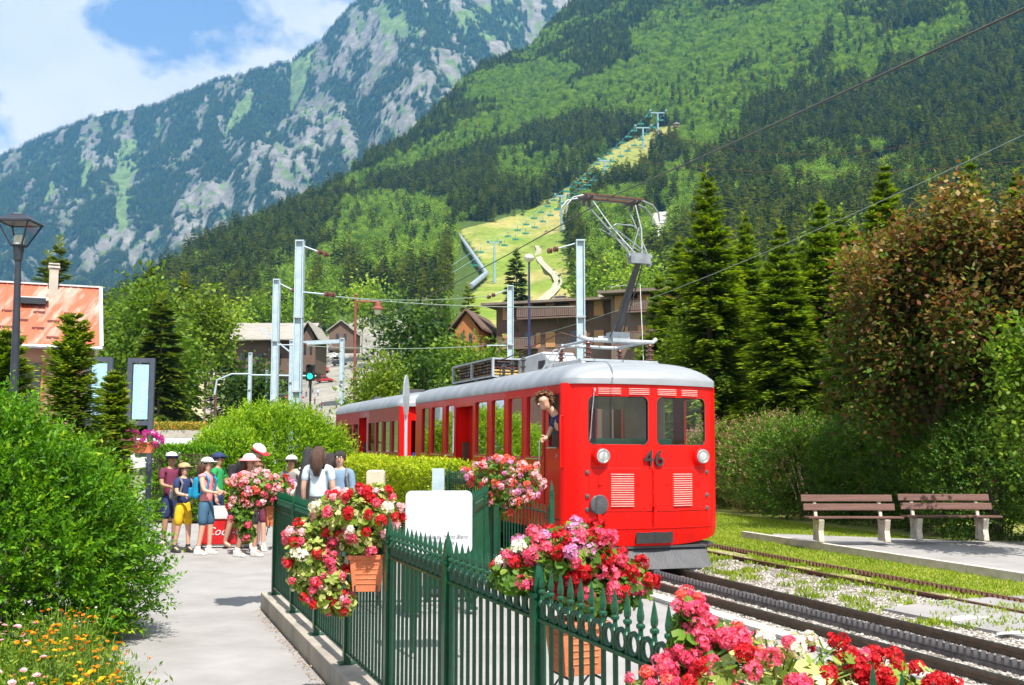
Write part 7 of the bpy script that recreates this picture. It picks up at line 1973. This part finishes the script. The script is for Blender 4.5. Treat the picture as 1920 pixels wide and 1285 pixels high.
def place(px, ytop, Y, rz, label, kneel=0.0, **kw):
    p = P(px, ytop, Y); lean = kw.get('lean', 0)
    H = (p.z + kneel) / (1.0 if lean == 0 else (.52 + .48 * math.cos(lean)))
    return person((p.x, Y, -kneel), rz, H, label, **kw)
D_ = math.radians
UPL = ((.03, -.05, -.13), (-.02, -.13, -.02)); HOLD = ((.02, -.04, -.14), (-.03, -.13, -.16)); HOLDR = ((-.02, -.04, -.14), (.03, -.13, -.16))
place(322, 846, 17.0, D_(45), 'boy in a white and navy cap raising a hand to his mouth', skin=M_skin2, top='maroon', bottom='navy', cap='white', cap2='navy', armL=((.03, -.06, -.12), (-.03, -.10, .04)), armR=HOLDR)
place(346, 866, 16.3, D_(55), 'boy in a tan cap, navy vest and yellow shorts with a grey backpack', skin=M_skin, top='navy', bottom='yellow', cap='tan', pack='grey', armR=HOLDR, armL=HOLD, step=.05, shoes='dark', look=.3)
place(389, 856, 16.0, D_(75), 'girl with long brown hair, floral white cap and turquoise backpack', top='pink', sleeve='none', bottom='denim', hair='long', hairm=M_hairb, cap='white', pack='turq', armL=HOLD, armR=HOLDR, step=.03)
place(410, 847, 17.6, D_(80), 'boy in a dark navy cap and green shirt facing right', skin=M_skin2, top='green', bottom='navy', blen='long', cap='navy', armL=HOLD, step=.04)
place(452, 833, 16.8, D_(60), 'stooping walker in a grey shirt with black backpack and white and red cap', top='grey', bottom='dark', cap='white', cap2='red', pack='dark', lean=.55, armL=((.02, -.03, -.16), (.01, -.06, -.31)), armR=((-.02, -.03, -.16), (-.0, -.08, -.30)), step=.10, bare=True)
place(468, 849, 15.7, D_(60), 'woman in a pale bucket hat and pink shirt above the flowers', skin=M_skin2, top='pink', bottom='dark', hair='long', hairm=M_hairb, cap='white', cap2='pink', brim='all', armL=HOLD, step=.06, sleeve='long')
place(487, 862, 16.6, D_(20), 'child with light brown hair between the pink shirt and the shrub', top='pale', bottom='maroon', hairm=M_hairl, step=.08)
place(547, 852, 16.4, D_(-10), 'walker in a white and grey cap looking this way behind the straw hat', skin=M_skin2, top='grey', bottom='dark', cap='white', cap2='grey')
place(541, 876, 15.5, D_(70), 'person bending down under a straw hat with a black band', top='white', bottom='denim', cap='straw', brim='all', belt='dark', lean=.45)
place(598, 833, 14.6, D_(178), 'girl with long dark hair seen from behind in pale blue blouse', top='pale', bottom='dark', hair='long', hairm=M_hairb, skirt=True, sleeve='short', scale_w=1.0)
place(621, 846, 15.6, D_(170), 'dark haired woman in a teal top seen from behind', top='teal', bottom='dark', hair='long', hairm=M_haird)
place(638, 842, 15.0, D_(0), 'boy with short black hair in a blue grey shirt looking towards us', top='bluegrey', bottom='navy', sleeve='long', pack='grey', armL=((.02, -.02, -.15), (.0, -.06, -.27)))
# long black instrument bag on a back
p = P(572, 838, 15.2); mb = MB(); mb.tube([(0, 0, -.0), (.03, .02, .55), (.10, .03, 1.15), (.13, .03, 1.38), (.135, .03, 1.45)], [.13, .11, .075, .07, .03], 10); tag(mb.build('instrument_bag', FAB['dark'], None, (p.x - .10, 15.25, p.z - 1.45), smooth=True), 'tall black padded instrument bag carried upright beside the girl in pale blue', 'bag')
# driver leaning out of the cab
def driver():
    s = (drv_win[0] + drv_win[1]) / 2
    c = TR.matrix_basis @ Vector((-HW + .02, s, 0)); base = TR.matrix_basis @ Vector((-HW + .22, s + .02, 1.02 + .0))
    b = empty('person', (0, 0, 0), 0, 'driver with curly brown hair leaning out of the cab window', 'person')
    O = TR.matrix_basis @ Vector((-HW, s, 2.40)); out = (TR.matrix_basis.to_3x3() @ Vector((-1, 0, 0))).normalized(); fwd = (TR.matrix_basis.to_3x3() @ Vector((0, -1, 0))).normalized(); up = Vector((0, 0, 1))
    def Q(o_, f_, u_): return O + out * o_ + fwd * f_ + up * u_
    verts = [Q(-.45, .0, -.75), Q(-.28, .0, -.45), Q(-.10, .0, -.18), Q(.02, .0, .0), Q(.10, .0, .06), Q(.19, .04, .06), Q(.18, .02, .14), Q(.15, 0, .20), Q(-.08, -.13, -.10), Q(-.02, -.18, -.30), Q(.06, -.12, -.40), Q(-.06, .13, -.14), Q(-.12, .17, -.38), Q(-.1, .1, -.5)]
    skinned('body', verts, [(0, 1), (1, 2), (2, 3), (3, 4), (4, 5), (4, 6), (6, 7), (3, 8), (8, 9), (9, 10), (3, 11), (11, 12), (12, 13)], [.13, .12, .14, .07, .06, .075, .112, .095, .055, .045, .032, .055, .045, .03], M_skin, b)
    skinned('shirt', verts[:4] + [verts[8], verts[8].lerp(verts[9], .8), verts[11], verts[11].lerp(verts[12], .8)], [(0, 1), (1, 2), (2, 3), (3, 4), (4, 5), (3, 6), (6, 7)], [.15, .14, .155, .085, .075, .06, .07, .06], FAB['navy'], b)
    hand(b, verts[10], (out * .8 - up * .4), 1.0, M_skin, .9, 1)
    lc = LC(90); n = 900; c_ = np.array(Q(.145, -.02, .165)); d = nrm(lc.rg.normal(size=(n, 3))); keep = (d @ np.array(out + fwd * .8 - up * .6)) < .45; d = d[keep]
    lc.leaves(c_ + d * [.125, .125, .115], np.cross(d, lc.rg.normal(size=d.shape)) + d * .5, .05, .03, .5, flat=0)
    link('hair', lc.mesh('hair', M_hairl), b)
    mb = MB()
    for k_ in (-1, 1):
        e = Q(.245, .055 + k_ * .03, .12); mb.lathe([(.0, -.008), (.012, 0), (.0, .008)], tuple(e), 8)
    mb.build('eyes', M_eye, b)
    mb = MB(); nz_ = Q(.27, .055, .085); mb.lathe([(.0, -.02), (.014, -.008), (.006, .02)], tuple(nz_), 6); mb.build('nose', M_skin, b)
driver()
# red drinks cooler among the walkers
M_cola = pmat('cooler_red', (0.60, 0.01, 0.015), None, 5, .35, .05, coat=.4)
p = P(432, 985, 17.2); b = empty('drinks_cooler', (p.x, 17.2, 0), D_(8), 'low red drinks cooler with white script lettering behind the walkers', 'cooler')
mb = MB(); mb.box((0, 0, .27), (.95, .5, .42)); mb.build('cabinet', M_cola, b, bevel=.02); mb = MB(); mb.box((0, 0, .51), (1.0, .55, .07)); mb.box((0, 0, .04), (.9, .45, .05)); mb.build('lid', M_white, b, bevel=.01)
mb = MB(); mb.box((-.2, -.02, .60), (.4, .3, .14)); mb.build('display_tray', M_white, b)
text('lettering', 'Coca-Cola', .19, M_wtxt, b, (.05, -.256, .27), (PI / 2, 0, 0), shear=.35)
# people and things in the far street
R5 = random.Random(3)
for k, (px, py, c_, nm) in enumerate([(571, 775, 'dark', 'dark clothes'), (583, 768, 'white', 'white'), (590, 762, 'maroon', 'dark red'), (568, 800, 'lime', 'a lime green top'), (600, 790, 'red', 'red'), (574, 748, 'navy', 'navy'), (596, 745, 'pale', 'pale blue'), (586, 740, 'grey', 'grey'), (579, 730, 'white', 'a white shirt'), (603, 772, 'maroon', 'maroon')]):
    p = hit(px, py); p = Vector((p.x, max(p.y, 48), gz(p.x, max(p.y, 48))))
    q = person(p, R5.uniform(-.6, .6) + (PI if k % 2 else 0), R5.uniform(1.6, 1.8), 'distant pedestrian wearing %s, %s' % (nm, ['lowest in the street', 'in the middle of the street', 'further up the street'][0 if py > 785 else 1 if py > 750 else 2]), top=c_, bottom='denim', blen='long', step=.06)
    q['group'] = 'pedestrians in the far street'
# bag on the low wall, stone post
M_bag = pmat('stone_post', (0.60, 0.50, 0.36), (0.48, 0.40, 0.30), 6, .9, .4)
p = P(703, 902, 13.5); mb = MB(); mb.prism([(-.13, 0, -.95), (.13, 0, -.95), (.115, 0, .10), (.10, 0, .14), (-.105, 0, .14), (-.12, 0, .10)], (0, .2, 0)); tag(mb.build('stone_post', M_bag, None, (p.x, 13.5, p.z), bevel=.02), 'pale square stone post between the walkers and the clipped hedge', 'post')
p = P(822, 912, 14.5); mb = MB(); mb.box((0, 0, 0), (.17, .12, .5)); mb.box((0, 0, -.5), (.08, .08, .6)); tag(mb.build('junction_box', M_pole, None, (p.x, 14.5, p.z)), 'grey blue junction box behind the cross fence', 'box')
